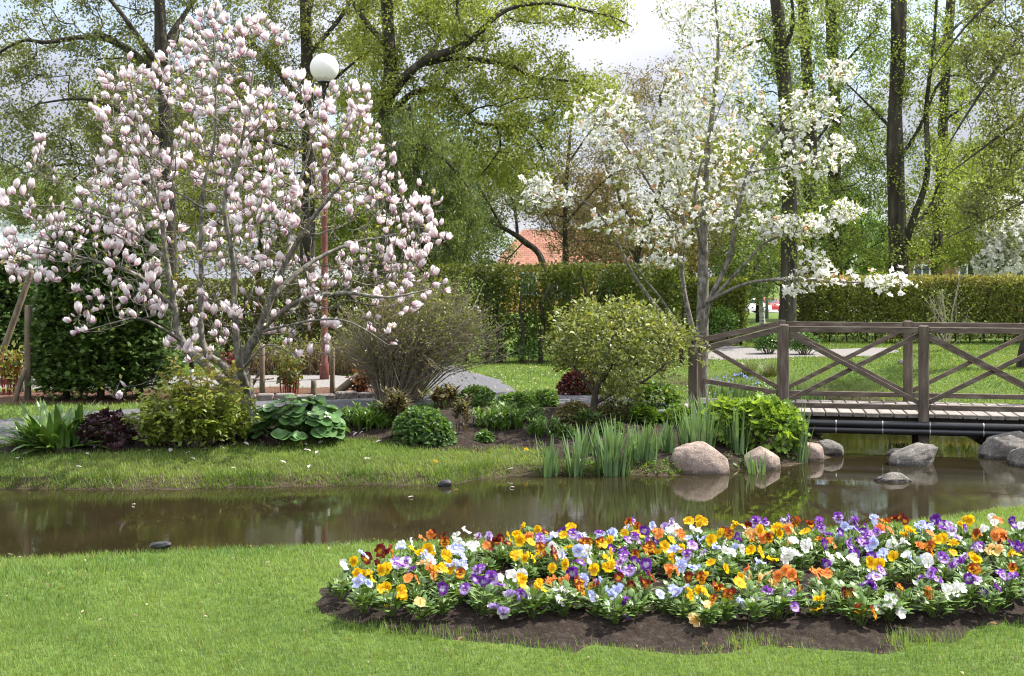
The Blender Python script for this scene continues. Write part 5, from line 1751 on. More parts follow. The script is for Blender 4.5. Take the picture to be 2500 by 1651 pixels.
# denser in the middle of the crown, thin low down
keep = r1_.random(len(mp)) < np.where(mp[:, 1] > 620, 0.62, 1.0) * np.where((mp[:, 1] > 560) & (mp[:, 0] > 380) & (mp[:, 0] < 720), 0.7, 1.0)
mp = np.concatenate([mp[keep], np.array(hand, float)])
cxm, cym = 500, 450
rel = np.clip(((mp[:, 0] - cxm) / 560) ** 2 + ((mp[:, 1] - cym) / 450) ** 2, 0, 1)
depth = MAG_Y + r1_.uniform(-1, 1, len(mp)) * 1.55 * np.sqrt(1.05 - rel) + 0.15
mag_t = np.array([dp(x, y, d) for (x, y), d in zip(mp, depth)])
B = mag_base
def mdp(x, y, dy=0.0): return dp(x, y, MAG_Y + dy)
lines = [
    ([B, mdp(572, 900), mdp(560, 840, -.05), mdp(600, 770, -.1), mdp(628, 690, -.15), mdp(668, 600, -.2), mdp(730, 500, -.3), mdp(800, 420, -.4)], 0.085, 0.014, None),
    ([B, mdp(540, 910), mdp(480, 850, .05), mdp(420, 790, .1), mdp(405, 720, .1), mdp(385, 600, .15), mdp(370, 480, .2), mdp(330, 330, .3), mdp(300, 180, .3)], 0.07, 0.012, None),
    ([B, mdp(560, 900), mdp(520, 850, .3), mdp(470, 800, .35), mdp(466, 640, .4), mdp(470, 450, .4), mdp(500, 300, .4), mdp(495, 60, .4)], 0.06, 0.010, None),
    ([B, mdp(575, 920), mdp(556, 850, -.3), mdp(545, 740, -.4), mdp(540, 600, -.5), mdp(520, 470, -.6), mdp(560, 330, -.6), mdp(590, 150, -.5)], 0.06, 0.010, None),
    ([mdp(600, 770, -.1), mdp(690, 700, -.6), mdp(800, 680, -.9), mdp(900, 690, -1.1), mdp(1000, 670, -1.1)], 0.035, 0.008, 0),
    ([mdp(628, 690, -.15), mdp(720, 610, .3), mdp(830, 560, .6), mdp(960, 540, .8)], 0.035, 0.008, 0),
    ([mdp(405, 720, .1), mdp(320, 640, -.2), mdp(200, 600, -.5), mdp(90, 570, -.7)], 0.032, 0.007, 1),
    ([mdp(420, 790, .1), mdp(330, 740, -.5), mdp(260, 750, -.9), mdp(190, 770, -1.1)], 0.022, 0.006, 1),
    ([mdp(385, 600, .15), mdp(280, 520, .6), mdp(150, 480, .8), mdp(60, 480, .8)], 0.028, 0.006, 1),
    ([mdp(668, 600, -.2), mdp(680, 470, .4), mdp(720, 330, .6), mdp(700, 230, .6)], 0.028, 0.006, 0),
    ([mdp(560, 860, -.3), mdp(620, 800, -.9), mdp(690, 830, -1.0)], 0.018, 0.005, 3),
    ([mdp(600, 770, -.1), mdp(780, 740, -1.1), mdp(900, 800, -1.3)], 0.018, 0.005, 0),
]
# bare twig ends between the blooms
ex = in_poly_pts([(120, 420), (300, 200), (520, 130), (760, 260), (940, 460), (960, 640), (800, 720), (560, 790), (300, 700), (120, 600)], 620, 16, r1_)
ex_t = np.array([dp(x, y, MAG_Y + r1_.uniform(-1.1, 1.1)) for x, y in ex])
nbl = len(mag_t)
P, par, rm, tips, n0 = grow(lines, np.concatenate([mag_t, ex_t]), 0.22, 0.14, 0.10, 0.014, 4, 0.35)
tips = [q for q in tips if q[0] < nbl]
R, big = radii(P, par, rm, 0.0040, 2.35, 0.03)
mag = thing('pink_magnolia_tree', 'big spreading magnolia covered in pink and white tulip-shaped blooms', 'magnolia', tuple(mag_base))
mb = MB()
branches(mb, P, par, R, big)
# side spurs
thin = np.where((R < 0.012) & (np.arange(len(P)) >= n0))[0]
s_ = r1_.choice(thin, 2600)
d = unit(r1_.normal(0, 1, (2600, 3)) + np.array([0, 0, 0.7]))
twigs(mb, P[s_], P[s_] + d * r1_.uniform(0.05, 0.26, (2600, 1)), 0.0045, 0.0025, 3)
spur = P[s_] + d * 0.16
mb.build('trunk', M['grey_bark'], mag)
mb = MB()
lv = np.concatenate([spur[:900], P[r1_.choice(thin, 800)]])
dd = unit(r1_.normal(0, 1, (len(lv), 3)) + np.array([0, 0, 0.8]))
g = r1_.random((len(lv), 1))
inst(mb, T_LEAF, lv, basis(dd, rand_dirs(len(lv), r1_)), r1_.uniform(0.025, 0.065, len(lv)), np.array((0.16, 0.20, 0.03)) * (1 - g) + np.array((0.36, 0.38, 0.06)) * g)
mb.build('foliage', M['leaf'], mag)
tp = np.array([P[j] for _, j in tips])
td = np.array([unit(P[j] - P[par[j]]) for _, j in tips])
nd = unit(td * 0.5 + np.array([0, 0, 0.75]) + r1_.normal(0, 0.34, td.shape))
bud = r1_.random(len(tp)) < 0.20
kind = np.where(bud, r1_.integers(6, 8, len(tp)), r1_.integers(0, 6, len(tp)))
size = np.where(bud, r1_.uniform(0.05, 0.085, len(tp)), r1_.uniform(0.064, 0.112, len(tp)))
shown = np.argsort(tp[:, 1] - size * 12 + r1_.uniform(0, 0.8, len(tp)))[:100]
single = np.zeros(len(tp), bool)
single[shown] = True
for i in shown:
    o = bpy.data.objects.new('bloom', TUL_ME[kind[i]])
    col.objects.link(o)
    o.parent = mag
    o.location = tuple(tp[i] - mag_base)
    o.rotation_euler = Vector(nd[i]).to_track_quat('Z', 'Y').to_euler()
    o.scale = (size[i] * 1.05, size[i] * 1.05, size[i] * 1.30)
mb = MB()
for k in range(8):
    m = (~single) & (kind == k)
    z = nd[m]
    x = unit(np.cross(z, rand_dirs(m.sum(), r1_)))
    Bm = np.stack([x, np.cross(z, x), z], -1)
    inst(mb, TUL_T[k], tp[m], Bm, size[m][:, None] * np.array([(1.0, 1.0, 1.25)]), np.ones((m.sum(), 3)))
# second blooms hanging close to the first make clusters
m = np.where((r1_.random(len(tp)) < 0.22) & ~bud)[0]
z = unit(nd[m] + r1_.normal(0, 0.5, (len(m), 3)))
x = unit(np.cross(z, rand_dirs(len(m), r1_)))
inst(mb, TUL_T[2], tp[m] + r1_.normal(0, 0.045, (len(m), 3)), np.stack([x, np.cross(z, x), z], -1), size[m][:, None] * np.array([(0.9, 0.9, 1.15)]), np.ones((len(m), 3)))
o = mb.build('blossoms', M['petal'], mag)
o['kind'] = 'stuff'

# ------------------------------------------------------------------ white magnolia
def star(seed):
    r = np.random.default_rng(seed)
    mb = MB()
    for k in range(8):
        a = 2 * math.pi * k / 8 + r.uniform(-0.3, 0.3)
        el = r.uniform(-0.35, 1.2)
        ln, wd = r.uniform(0.42, 0.62), r.uniform(0.13, 0.2)
        curl = r.uniform(-1.3, 0.3)
        p = np.zeros(3)
        rows, an = [], el
        nr = 5
        for i in range(nr):
            t = i / (nr - 1)
            h = np.array([math.cos(a) * math.cos(an), math.sin(a) * math.cos(an), math.sin(an)])
            s = np.array([-math.sin(a), math.cos(a), 0])
            w = wd * math.sin(math.pi * (0.08 + 0.88 * t) ** 0.8) ** 0.8
            up = np.cross(h, s)
            rows += [p - s * w, p - up * 0.05 * w, p + s * w]
            p = p + h * ln / (nr - 1)
            an += curl / (nr - 1)
        f = [(i * 3 + j, i * 3 + j + 1, (i + 1) * 3 + j + 1, (i + 1) * 3 + j) for i in range(nr - 1) for j in range(2)]
        mb.add(np.array(rows), f, (0.84, 0.83, 0.78))
    return mb
STAR = [star(1200 + i) for i in range(7)]
STAR_T = [as_tmpl(m) for m in STAR]
STAR_ME = [m.mesh('star_bloom', M['petal']) for m in STAR]

WY = 17.2
wb = np.array([(1625 * 1.0531 - CX) * WY / F, WY, gz((1625 * 1.0531 - CX) * WY / F, WY) - 0.05])
r2_ = np.random.default_rng(47)
tg = []
def cloud(cx, cy, rx, ry, n, dy=0.0, ry3=1.4, mind=11, gauss=False):
    pts = []
    tries = 0
    while len(pts) < n and tries < 40 * n:
        tries += 1
        a, rr_ = r2_.uniform(0, 6.28), math.sqrt(r2_.random())
        q = (cx + rx * rr_ * math.cos(a), cy + ry * rr_ * math.sin(a))
        if pts and min((q[0] - s[0]) ** 2 + (q[1] - s[1]) ** 2 for s in pts) < mind ** 2: continue
        pts.append(q)
        tg.append(dp(q[0], q[1], WY + dy + r2_.uniform(-1, 1) * ry3 * math.sqrt(max(0.05, 1 - rr_ * rr_))))
cloud(1655, 320, 130, 190, 215)
cloud(1620, 470, 150, 80, 75)
cloud(1660, 90, 95, 105, 90, ry3=0.9)
cloud(1560, 30, 50, 50, 16, ry3=0.5)
cloud(1590, 230, 60, 80, 50)
cloud(1400, 270, 85, 60, 70, 0.3, 0.7)
cloud(1480, 330, 100, 75, 60, 0.2, 1.0)
cloud(1520, 420, 110, 60, 46, 0, 1.0)
cloud(1275, 455, 58, 25, 30, 0.4, 0.4)
cloud(1250, 420, 30, 20, 10, 0.4, 0.4)
cloud(1420, 520, 70, 25, 20, 0.2, 0.5)
cloud(1530, 550, 70, 26, 34, 0.1, 0.5)
cloud(1540, 605, 50, 14, 16, 0.1, 0.4)
cloud(1870, 260, 75, 50, 46, -.2, 0.6)
cloud(1950, 165, 40, 26, 20, -.2, 0.4)
cloud(1830, 335, 50, 26, 14, -.2, 0.6)
cloud(1940, 350, 38, 30, 24, -.4, 0.4)
cloud(1870, 385, 70, 28, 24, -.3, 0.5)
cloud(1770, 440, 60, 40, 22, -.3, 0.6)
cloud(1850, 525, 85, 26, 66, -.7, 0.4, 8)
cloud(1962, 490, 36, 22, 28, -.8, 0.3, 8)
cloud(1780, 540, 22, 20, 14, -.6, 0.3, 8)
cloud(1960, 645, 150, 20, 34, -1.0, 0.35)
cloud(2060, 655, 55, 14, 20, -1.1, 0.25, 8)
cloud(1885, 608, 28, 22, 12, -.9, 0.3)
cloud(1850, 668, 40, 16, 9, -.9, 0.3)
tg = np.array(tg)
wdp = lambda x, y, dy=0.0: dp(x, y, WY + dy)
lines = [
    ([wb, wdp(1627, 800), wdp(1629, 690), wdp(1630, 560), wdp(1636, 440), wdp(1650, 280), wdp(1665, 120), wdp(1655, -40)], 0.10, 0.012, None),
    ([wdp(1624, 830), wdp(1600, 740, .15), wdp(1582, 640, .3), wdp(1588, 540, .4), wdp(1570, 400, .5), wdp(1560, 250, .5)], 0.045, 0.009, 0),
    ([wdp(1627, 800), wdp(1645, 700, -.2), wdp(1690, 600, -.3), wdp(1712, 480, -.4), wdp(1740, 390, -.4), wdp(1800, 300, -.4), wdp(1860, 240, -.4)], 0.048, 0.009, 0),
    ([wdp(1622, 850), wdp(1590, 785, .1), wdp(1520, 710, .2), wdp(1465, 630, .3), wdp(1430, 560, .35), wdp(1375, 480, .4), wdp(1300, 450, .4)], 0.04, 0.007, 0),
    ([wdp(1585, 775, .1), wdp(1530, 690, -.1), wdp(1490, 640, -.1), wdp(1450, 560, 0), wdp(1420, 420, .1)], 0.022, 0.006, 3),
    ([wdp(1630, 710), wdp(1660, 690, -.4), wdp(1740, 655, -.8), wdp(1850, 648, -1.0), wdp(1980, 655, -1.1), wdp(2095, 655, -1.1)], 0.032, 0.006, 0),
    ([wdp(1645, 700, -.2), wdp(1720, 620, -.5), wdp(1780, 560, -.7), wdp(1880, 530, -.8), wdp(1970, 490, -.8)], 0.028, 0.006, 2),
    ([wdp(1632, 600), wdp(1610, 470, -.5), wdp(1640, 330, -.7), wdp(1690, 200, -.7)], 0.028, 0.006, 0),
    ([wdp(1588, 560, .4), wdp(1500, 420, .5), wdp(1440, 320, .5), wdp(1390, 260, .5)], 0.022, 0.006, 1),
    ([wdp(1740, 400, -.4), wdp(1850, 380, -.4), wdp(1940, 350, -.4)], 0.018, 0.006, 2),
]
P, par, rm, tips, n0 = grow(lines, tg, 0.22, 0.16, 0.10, 0.015, 6, 0.3)
R, big = radii(P, par, rm, 0.0035, 2.35, 0.028)
wm = thing('white_magnolia_tree', 'multi-stemmed magnolia with loose white starry blooms behind the bridge end', 'magnolia', tuple(wb))
mb = MB()
branches(mb, P, par, R, big)
mb.build('trunk', M['grey_bark'], wm)
thin = np.where((R < 0.008) & (np.arange(len(P)) >= n0))[0]
mb = MB()
lv = P[r2_.choice(thin, 8000)] + r2_.normal(0, 0.05, (8000, 3))
dd = unit(r2_.normal(0, 1, lv.shape) + np.array([0, 0, 0.5]))
g = r2_.random((len(lv), 1))
inst(mb, T_LEAF, lv, basis(dd, rand_dirs(len(lv), r2_)), r2_.uniform(0.028, 0.062, len(lv)), np.array((0.12, 0.19, 0.02)) * (1 - g) + np.array((0.30, 0.34, 0.05)) * g)
mb.build('foliage', M['leaf'], wm)
tp = np.array([P[j] for _, j in tips])
nd = unit(np.array([0, -0.3, 0.6]) + r2_.normal(0, 0.55, tp.shape))
kind = r2_.integers(0, 7, len(tp))
size = r2_.uniform(0.085, 0.13, len(tp))
shown = np.argsort(tp[:, 1] + r2_.uniform(0, 1.2, len(tp)))[:100]
single = np.zeros(len(tp), bool)
single[shown] = True
for i in shown:
    o = bpy.data.objects.new('bloom', STAR_ME[kind[i]])
    col.objects.link(o)
    o.parent = wm
    o.location = tuple(tp[i] - wb)
    o.rotation_euler = Vector(nd[i]).to_track_quat('Z', 'Y').to_euler()
    o.scale = (size[i],) * 3
mb = MB()
for k in range(7):
    m = (~single) & (kind == k)
    z = nd[m]
    x = unit(np.cross(z, rand_dirs(m.sum(), r2_)))
    inst(mb, STAR_T[k], tp[m], np.stack([x, np.cross(z, x), z], -1), size[m], np.ones((m.sum(), 3)))
for k in range(7):
    m = r2_.random(len(tp)) < 0.105
    z = unit(nd[m] + r2_.normal(0, 0.8, (m.sum(), 3)))
    x = unit(np.cross(z, rand_dirs(m.sum(), r2_)))
    old = r2_.random(m.sum()) < 0.16
    inst(mb, STAR_T[k], tp[m] + r2_.normal(0, 0.055, (m.sum(), 3)), np.stack([x, np.cross(z, x), z], -1), size[m] * np.where(old, 0.7, 0.95), np.where(old[:, None], np.array([(0.85, 0.55, 0.36)]), np.ones((1, 3))))
o = mb.build('blossoms', M['petal'], wm)
o['kind'] = 'stuff'

# ------------------------------------------------------------------ round shrub on a short trunk
b = at(1451, 1030)
sb = b[1] / F
t = thing('round_shrub', 'large rounded olive-green shrub on a short crooked trunk before the bridge', 'shrub', tuple(b))
c = np.array([b[0] + 54 * sb, b[1] + 0.15, CAM_Z - (850 - HY) * sb])
rad = np.array([192 * sb, 0.85, 128 * sb])
r3_ = np.random.default_rng(8)
d = rand_dirs(560, r3_)
tg = c + d * (r3_.uniform(0.55, 1.0, 560)[:, None] * (1 + 0.17 * vnoise(d, 4.2, 5))[:, None]) * rad
tg = tg[tg[:, 2] > b[2] + 0.16 + 0.46 * np.clip((b[0] + 0.22 - tg[:, 0]) / 0.35, 0, 1)]
up = lambda x, y, dy: np.array([b[0] + x, b[1] + dy, b[2] + y])
lines = [([b - np.array([0, 0, .04]), up(0.0, 0.2, 0), up(0.03, 0.38, 0), up(0.12, 0.62, 0.1), up(0.22, 0.95, .15)], 0.055, 0.015, None),
         ([up(0.02, 0.30, 0), up(-0.16, 0.55, .1), up(-0.35, 0.75, .2)], 0.03, 0.009, 0),
         ([up(0.02, 0.22, 0), up(0.28, 0.38, -.1), up(0.6, 0.5, -.1), up(0.85, 0.7, -.05)], 0.028, 0.009, 0),
         ([up(0.06, 0.42, 0), up(0.2, 0.7, -.25), up(0.3, 0.95, -.35)], 0.025, 0.009, 0)]
P, par, rm, tips, n0 = grow(lines, tg, 0.2, 0.10, 0.12, 0.012, 3, 0.3)
R, big = radii(P, par, rm, 0.0028, 2.3, 0.02)
mb = MB()
branches(mb, P, par, R, big)
mb.build('trunk', M['bark'], t)
mb = MB()
idx = np.where((R < 0.008) & (np.arange(len(P)) >= n0))[0]
pp = P[r3_.choice(idx, 9500)] + r3_.normal(0, 0.05, (9500, 3))
pp = pp[(vnoise(pp, 6.0, 12) + r3_.normal(0, 0.3, len(pp)) > -0.45) & (pp[:, 2] > b[2] + 0.12 + 0.42 * np.clip((b[0] + 0.22 - pp[:, 0]) / 0.35, 0, 1))]
rel = (pp - c) / rad
dd = unit(rel * 0.8 + r3_.normal(0, 0.8, pp.shape) + np.array([0, 0, 0.1]))
g = r3_.random((len(pp), 1))
inst(mb, T_LEAF, pp, basis(dd, unit(r3_.normal(0, 0.7, pp.shape) + np.array([0, 0, 1]))), r3_.uniform(0.04, 0.075, len(pp)), np.array((0.10, 0.13, 0.03)) * (1 - g) + np.array((0.27, 0.30, 0.095)) * g)
mb.build('crown', M['leaf'], t)

# ------------------------------------------------------------------ twiggy bush behind the border
b = at(960, 992)
sb = b[1] / F
t = thing('twiggy_bush', 'wide bush of bare brown twigs with sparse small green leaves beside the path', 'bush', tuple(b))
mb, mbl = MB(), MB()
r4_ = np.random.default_rng(9)
n = 330
az = r4_.uniform(0, 6.28, n)
sp = np.sqrt(r4_.random(n))
top = np.column_stack([b[0] + 0.30 + 1.22 * sp * np.cos(az), b[1] + 0.35 + 0.8 * sp * np.sin(az), b[2] + 1.72 * np.sqrt(np.clip(1.05 - sp ** 2 * 0.75, 0, 1)) * r4_.uniform(0.55, 1.0, n)])
bot = np.column_stack([b[0] + 0.22 * sp * np.cos(az), b[1] + 0.3 + 0.2 * sp * np.sin(az), np.full(n, b[2] - 0.02)])
mid = (bot + top) / 2
bend = np.column_stack([-0.16 * sp * np.cos(az), -0.1 * sp * np.sin(az), 0.1 * np.ones(n)]) + r4_.normal(0, 0.03, (n, 3))
g = r4_.random((n, 1))
twigs(mb, bot, top, 0.008, 0.0025, 4, (0.5, 0.5, 0.5), bend)
ends = []
for k in range(9):
    f = r4_.uniform(0.35, 0.98, n)[:, None]
    q = bot + (top - bot) * f + bend * 4 * f * (1 - f)
    d = unit((top - bot) * 0.8 + r4_.normal(0, 0.75, (n, 3)))
    e = q + d * r4_.uniform(0.12, 0.38, (n, 1))
    twigs(mb, q, e, 0.0035, 0.0018, 3, (0.5, 0.5, 0.5), r4_.normal(0, 0.012, (n, 3)))
    ends.append(e)
    ends.append((q + e) / 2)
mb.build('twigs', M['twig'], t)
pp = np.concatenate(ends)
keepl = r4_.random(len(pp)) < np.clip(0.42 + 0.6 * (pp[:, 2] - b[2]) / 1.6 + 0.3 * vnoise(pp, 2.5, 6), 0.1, 1)
pp = np.repeat(pp[keepl], 3, 0) + r4_.normal(0, 0.04, (keepl.sum() * 3, 3))
g = r4_.random((len(pp), 1))
inst(mbl, T_LEAF, pp, basis(unit(r4_.normal(0, 1, pp.shape) + np.array([0, 0, 0.3])), rand_dirs(len(pp), r4_)), r4_.uniform(0.022, 0.045, len(pp)), np.array((0.11, 0.14, 0.026)) * (1 - g) + np.array((0.25, 0.28, 0.06)) * g)
mbl.build('foliage', M['leaf'], t)

# ------------------------------------------------------------------ evergreens at the left
def conifer(px, py, wpx, toppx, lab, seed, n=6500, c0=(0.03, 0.066, 0.013), c1=(0.105, 0.175, 0.033), D=None):
    b = at(px, py)
    s = b[1] / F
    t = thing('evergreen_tree', lab, 'evergreen', tuple(b), 'evergreens at the left')
    r = np.random.default_rng(seed)
    H = (CAM_Z - (toppx - HY) * s) - b[2]
    mb = MB()
    tube(mb, [b - np.array([0, 0, 0.05]), b + np.array([0.01, 0, H * 0.5]), b + np.array([0, 0, H * 0.97])], [0.055, 0.035, 0.008], 8)
    ns = 620
    n = int(n * 2.1)
    f = r.uniform(0.05, 1, ns) ** 0.9
    az = r.uniform(0, 6.28, ns)
    rr_ = wpx * s / 2 * (1.0 - 0.75 * f ** 2.2) * r.uniform(0.75, 1.08, ns)
    p0 = np.column_stack([np.full(ns, b[0]), np.full(ns, b[1]), b[2] + f * H * 0.96])
    p1 = p0 + np.column_stack([rr_ * np.cos(az), rr_ * np.sin(az), r.uniform(-0.02, 0.16, ns)])
    twigs(mb, p0, p1, 0.010, 0.003, 3)
    mb.build('trunk', M['dark_bark'], t)
    mb = MB()
    k = r.integers(0, ns, n)
    u = r.uniform(0.25, 1.05, n) ** 0.6
    pp = p0[k] + (p1[k] - p0[k]) * u[:, None] + r.normal(0, 0.05, (n, 3))
    d = unit((p1[k] - p0[k]) + r.normal(0, 0.25, (n, 3)) + np.array([0, 0, -0.05]))
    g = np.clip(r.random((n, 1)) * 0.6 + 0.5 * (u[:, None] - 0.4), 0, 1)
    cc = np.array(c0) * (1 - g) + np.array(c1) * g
    inst(mb, T_SPRAY, pp, basis(d, unit(r.normal(0, 0.45, (n, 3)) + np.array([0, 0, 1]))), r.uniform(0.05, 0.105, n), cc)
    mb.build('crown', M['conifer'], t)
# a flat spray of five narrow scales
sv, sf = [], []
for a, l, y0 in ((0, 1.0, 0.0), (0.75, 0.6, 0.15), (-0.75, 0.6, 0.15), (0.65, 0.5, 0.45), (-0.65, 0.5, 0.45)):
    q = len(sv)
    for x, y in ((0, 0), (0.10, 0.45), (0, 1), (-0.10, 0.45)):
        x, y = x, y * l
        sv.append((x * math.cos(a) + y * math.sin(a), y0 - x * math.sin(a) + y * math.cos(a), -0.12 * y * y))
    sf.append((q, q + 1, q + 2, q + 3))
T_SPRAY = (np.array(sv), [np.array(sf)])
conifer(162, 979, 175, 565, 'dark evergreen nearest the leaning pole, left of its two neighbours', 21)
conifer(246, 981, 185, 528, 'tallest dark evergreen between its two neighbours', 22, 7500)
conifer(340, 978, 170, 545, 'dark evergreen with brighter edge next to the pink magnolia trunk', 23, 6500, (0.022, 0.055, 0.010), (0.085, 0.15, 0.024))
conifer(20, 935, 190, 610, 'broad evergreen at the left picture edge behind the garden posts', 24, 5500, (0.025, 0.055, 0.012), (0.075, 0.13, 0.025))

# ------------------------------------------------------------------ park trees
def park_tree(name, label, cat, D, trunk, limbs, blobs, c0, c1, leaves=12000, lsize=0.06, rtip=0.0065, r_trunk=0.22, seed=1, group=None, mat='tree_leaf', bark='dark_bark', tmpl=None, droop=0.0, spread=0.10, mind=16, dz=1.0, base_px=None, thin_r=0.012, ivy=0):
    leaves, lsize = int(leaves * 1.9), lsize * 1.35
    c0, c1 = np.array(c0) * 1.12 + 0.008, np.array(c1) * 1.3 + np.array([0.008, 0.012, 0.022])
    r = np.random.default_rng(seed)
    tx = trunk[0][0] * 1.0531
    base = np.array([(tx - CX) * D / F, D, gz((tx - CX) * D / F, D) - 0.08])
    tk = [base] + [dp(q[0], q[1], D + (q[2] if len(q) > 2 else 0)) for q in trunk[1:]]
    n = len(tk)
    lines = [(tk, r_trunk, r_trunk * (0.72 if 'linden' in name else 0.3), None)]
    for lb in limbs:
        lines.append(([dp(q[0], q[1], D + (q[2] if len(q) > 2 else 0)) for q in lb['p']], lb['r'], lb.get('e', lb['r'] * 0.25), lb.get('on', 0)))
    tg = []
    for bl in blobs:
        cx, cy, rx, ry, k = bl[:5]
        dy = bl[5] if len(bl) > 5 else 0.0
        a = r.uniform(0, 6.28, k)
        q = np.sqrt(r.random(k))
        x, y = cx + rx * q * np.cos(a), cy + ry * q * np.sin(a)
        dd = D + dy + (0.8 if 'linden' in name else 0) + r.uniform(-1, 1, k) * 1.9 * dz * np.sqrt(np.clip(1.05 - q * q, 0, 1))
        tg += [dp(x[i], y[i], dd[i]) for i in range(k)]
    P, par, rm, tips, n0 = grow(lines, tg, 0.18, 0.30, 0.13, 0.03, seed, 0.15)
    R, big = radii(P, par, rm, rtip, 2.3, r_trunk * 0.35)
    t = thing(name, label, cat, tuple(base), group)
    mb = MB()
    branches(mb, P, par, R, big)
    idx = np.where((R < thin_r) & (np.arange(len(P)) >= n0))[0]
    # fine side twigs
    m = int(len(idx) * 1.9)
    s = r.choice(idx, m)
    d = unit(r.normal(0, 1, (m, 3)) + np.array([0, 0, 0.2 - droop]))
    e = P[s] + d * r.uniform(0.12, 0.42, (m, 1))
    twigs(mb, P[s], e, rtip * 0.8, rtip * 0.45, 3)
    mb.build('trunk', M[bark], t)
    if leaves:
        src = np.concatenate([P[idx], e, (e + P[s]) / 2])
        k = r.integers(0, len(src), leaves)
        pp = src[k] + r.normal(0, spread, (leaves, 3))
        if ivy:
            q = r.integers(0, n0, ivy)
            q = q[vnoise(P[q], 1.6, seed) + r.normal(0, 0.3, ivy) > -0.1]
            pp = np.concatenate([pp, P[q] + r.normal(0, 0.17, (len(q), 3))])
        n = len(pp)
        dd = unit(r.normal(0, 1, (n, 3)) + np.array([0, 0, -0.25 - droop * 2]))
        g = np.clip(r.random((n, 1)) * 0.7 + 0.3 * (0.5 + 0.5 * vnoise(pp, 1.6, seed))[:, None], 0, 1)
        mb = MB()
        inst(mb, tmpl or T_QUAD, pp, basis(dd, rand_dirs(n, r)), lsize * r.uniform(0.6, 1.25, n), np.array(c0) * (1 - g) + np.array(c1) * g)
        mb.build('crown', M[mat], t)
    return t

OL0, OL1 = (0.085, 0.105, 0.018), (0.22, 0.235, 0.042)
LM0, LM1 = (0.10, 0.135, 0.018), (0.27, 0.30, 0.045)
GR0, GR1 = (0.07, 0.115, 0.018), (0.19, 0.25, 0.04)
park_tree('linden_tree', 'old linden behind the pink magnolia with a long limb reaching left', 'tree', 27.0,
          [(398, 800), (396, 600), (388, 400), (382, 240), (372, 80), (365, -160)],
          [dict(p=[(380, 200), (340, 150, .3), (300, 117, .3), (245, 90, .2), (180, 87, .0), (109, 98, -.2), (49, 95, -.3), (-20, 135, -.3)], r=0.10),
           dict(p=[(386, 330), (300, 270, -.5), (200, 230, -.8), (90, 240, -.9)], r=0.07), dict(p=[(376, 120), (430, 30, .5), (500, -60, .8)], r=0.09),
           dict(p=[(388, 420), (300, 420, .5), (180, 380, .9), (60, 400, 1.0)], r=0.06), dict(p=[(378, 170), (280, 30, -.5), (200, -60, -.6)], r=0.08)],
          [(90, 90, 170, 110, 70), (60, 260, 150, 110, 80), (120, 420, 190, 110, 110), (280, 260, 130, 150, 80), (320, 60, 150, 110, 80), (430, -60, 200, 100, 50), (140, -80, 200, 90, 50), (420, 260, 110, 170, 60)],
          (0.07, 0.085, 0.02), (0.17, 0.185, 0.045), 21000, 0.052, seed=51, r_trunk=0.16, ivy=900, spread=0.085)
park_tree('linden_tree', 'dark-trunked linden rising behind the white globe lamp', 'tree', 31.0,
          [(712, 790), (712, 600), (716, 400), (712, 200), (710, 60), (708, -160)],
          [dict(p=[(712, 260), (640, 160, .5), (560, 80, .8), (480, 40, 1)], r=0.09), dict(p=[(712, 130), (790, 40, .5), (850, -60, .8)], r=0.09), dict(p=[(714, 360), (630, 330, -.6), (540, 330, -.9)], r=0.06), dict(p=[(712, 240), (780, 180, -.6), (850, 120, -1)], r=0.07)],
          [(620, 80, 170, 130, 110), (560, 260, 140, 140, 100), (640, 400, 160, 130, 110), (800, 60, 120, 130, 80), (780, 260, 100, 130, 70), (700, -100, 220, 80, 60), (480, 460, 140, 110, 70)],
          OL0, OL1, 26000, 0.055, seed=52, r_trunk=0.19, ivy=900, spread=0.10)
park_tree('linden_tree', 'broad old linden with dark limbs sweeping right between the two magnolias', 'tree', 26.0,
          [(897, 815), (897, 560), (895, 390), (893, 260), (905, 170), (900, 60), (890, -140)],
          [dict(p=[(893, 250), (930, 190, -.3), (985, 140, -.5), (1045, 118, -.6), (1090, 95, -.6), (1140, 48, -.7), (1190, 18, -.7), (1270, 8, -.7), (1350, 22, -.6), (1420, 40, -.6), (1465, 62, -.6)], r=0.10, e=0.012),
           dict(p=[(975, 147, -.5), (1050, 133, -.2), (1120, 140, .1), (1190, 155, .2), (1240, 180, .2), (1330, 190, .2), (1390, 215, .2)], r=0.085, e=0.012, on=1),
           dict(p=[(893, 280), (960, 215, .2), (1040, 210, .4), (1075, 250, .4), (1110, 285, .4), (1165, 292, .4), (1230, 310, .4), (1260, 350, .4)], r=0.085, e=0.015),
           dict(p=[(1150, 292, .4), (1160, 335, .4), (1140, 375, .4), (1105, 415, .4)], r=0.035, e=0.012, on=3),
           dict(p=[(902, 110), (840, 40, .5), (780, -60, .8)], r=0.09), dict(p=[(1090, 95, -.6), (1060, 20, -.4), (1080, -60, -.3)], r=0.06, on=1), dict(p=[(1000, 135, -.5), (1020, 60, .4), (990, -30, .8)], r=0.06, on=1)],
          [(940, 70, 140, 110, 100), (1080, 40, 120, 80, 90), (1080, 180, 150, 80, 100), (1220, 250, 120, 70, 70), (1010, 300, 120, 90, 80), (1180, 360, 120, 80, 70), (1240, 140, 80, 50, 28), (1360, 215, 90, 45, 30), (1390, 40, 95, 32, 26), (1250, 20, 80, 40, 26), (940, -100, 230, 80, 60), (860, 200, 80, 130, 60)],
          LM0, LM1, 32000, 0.052, seed=53, r_trunk=0.17, ivy=2200, spread=0.095)
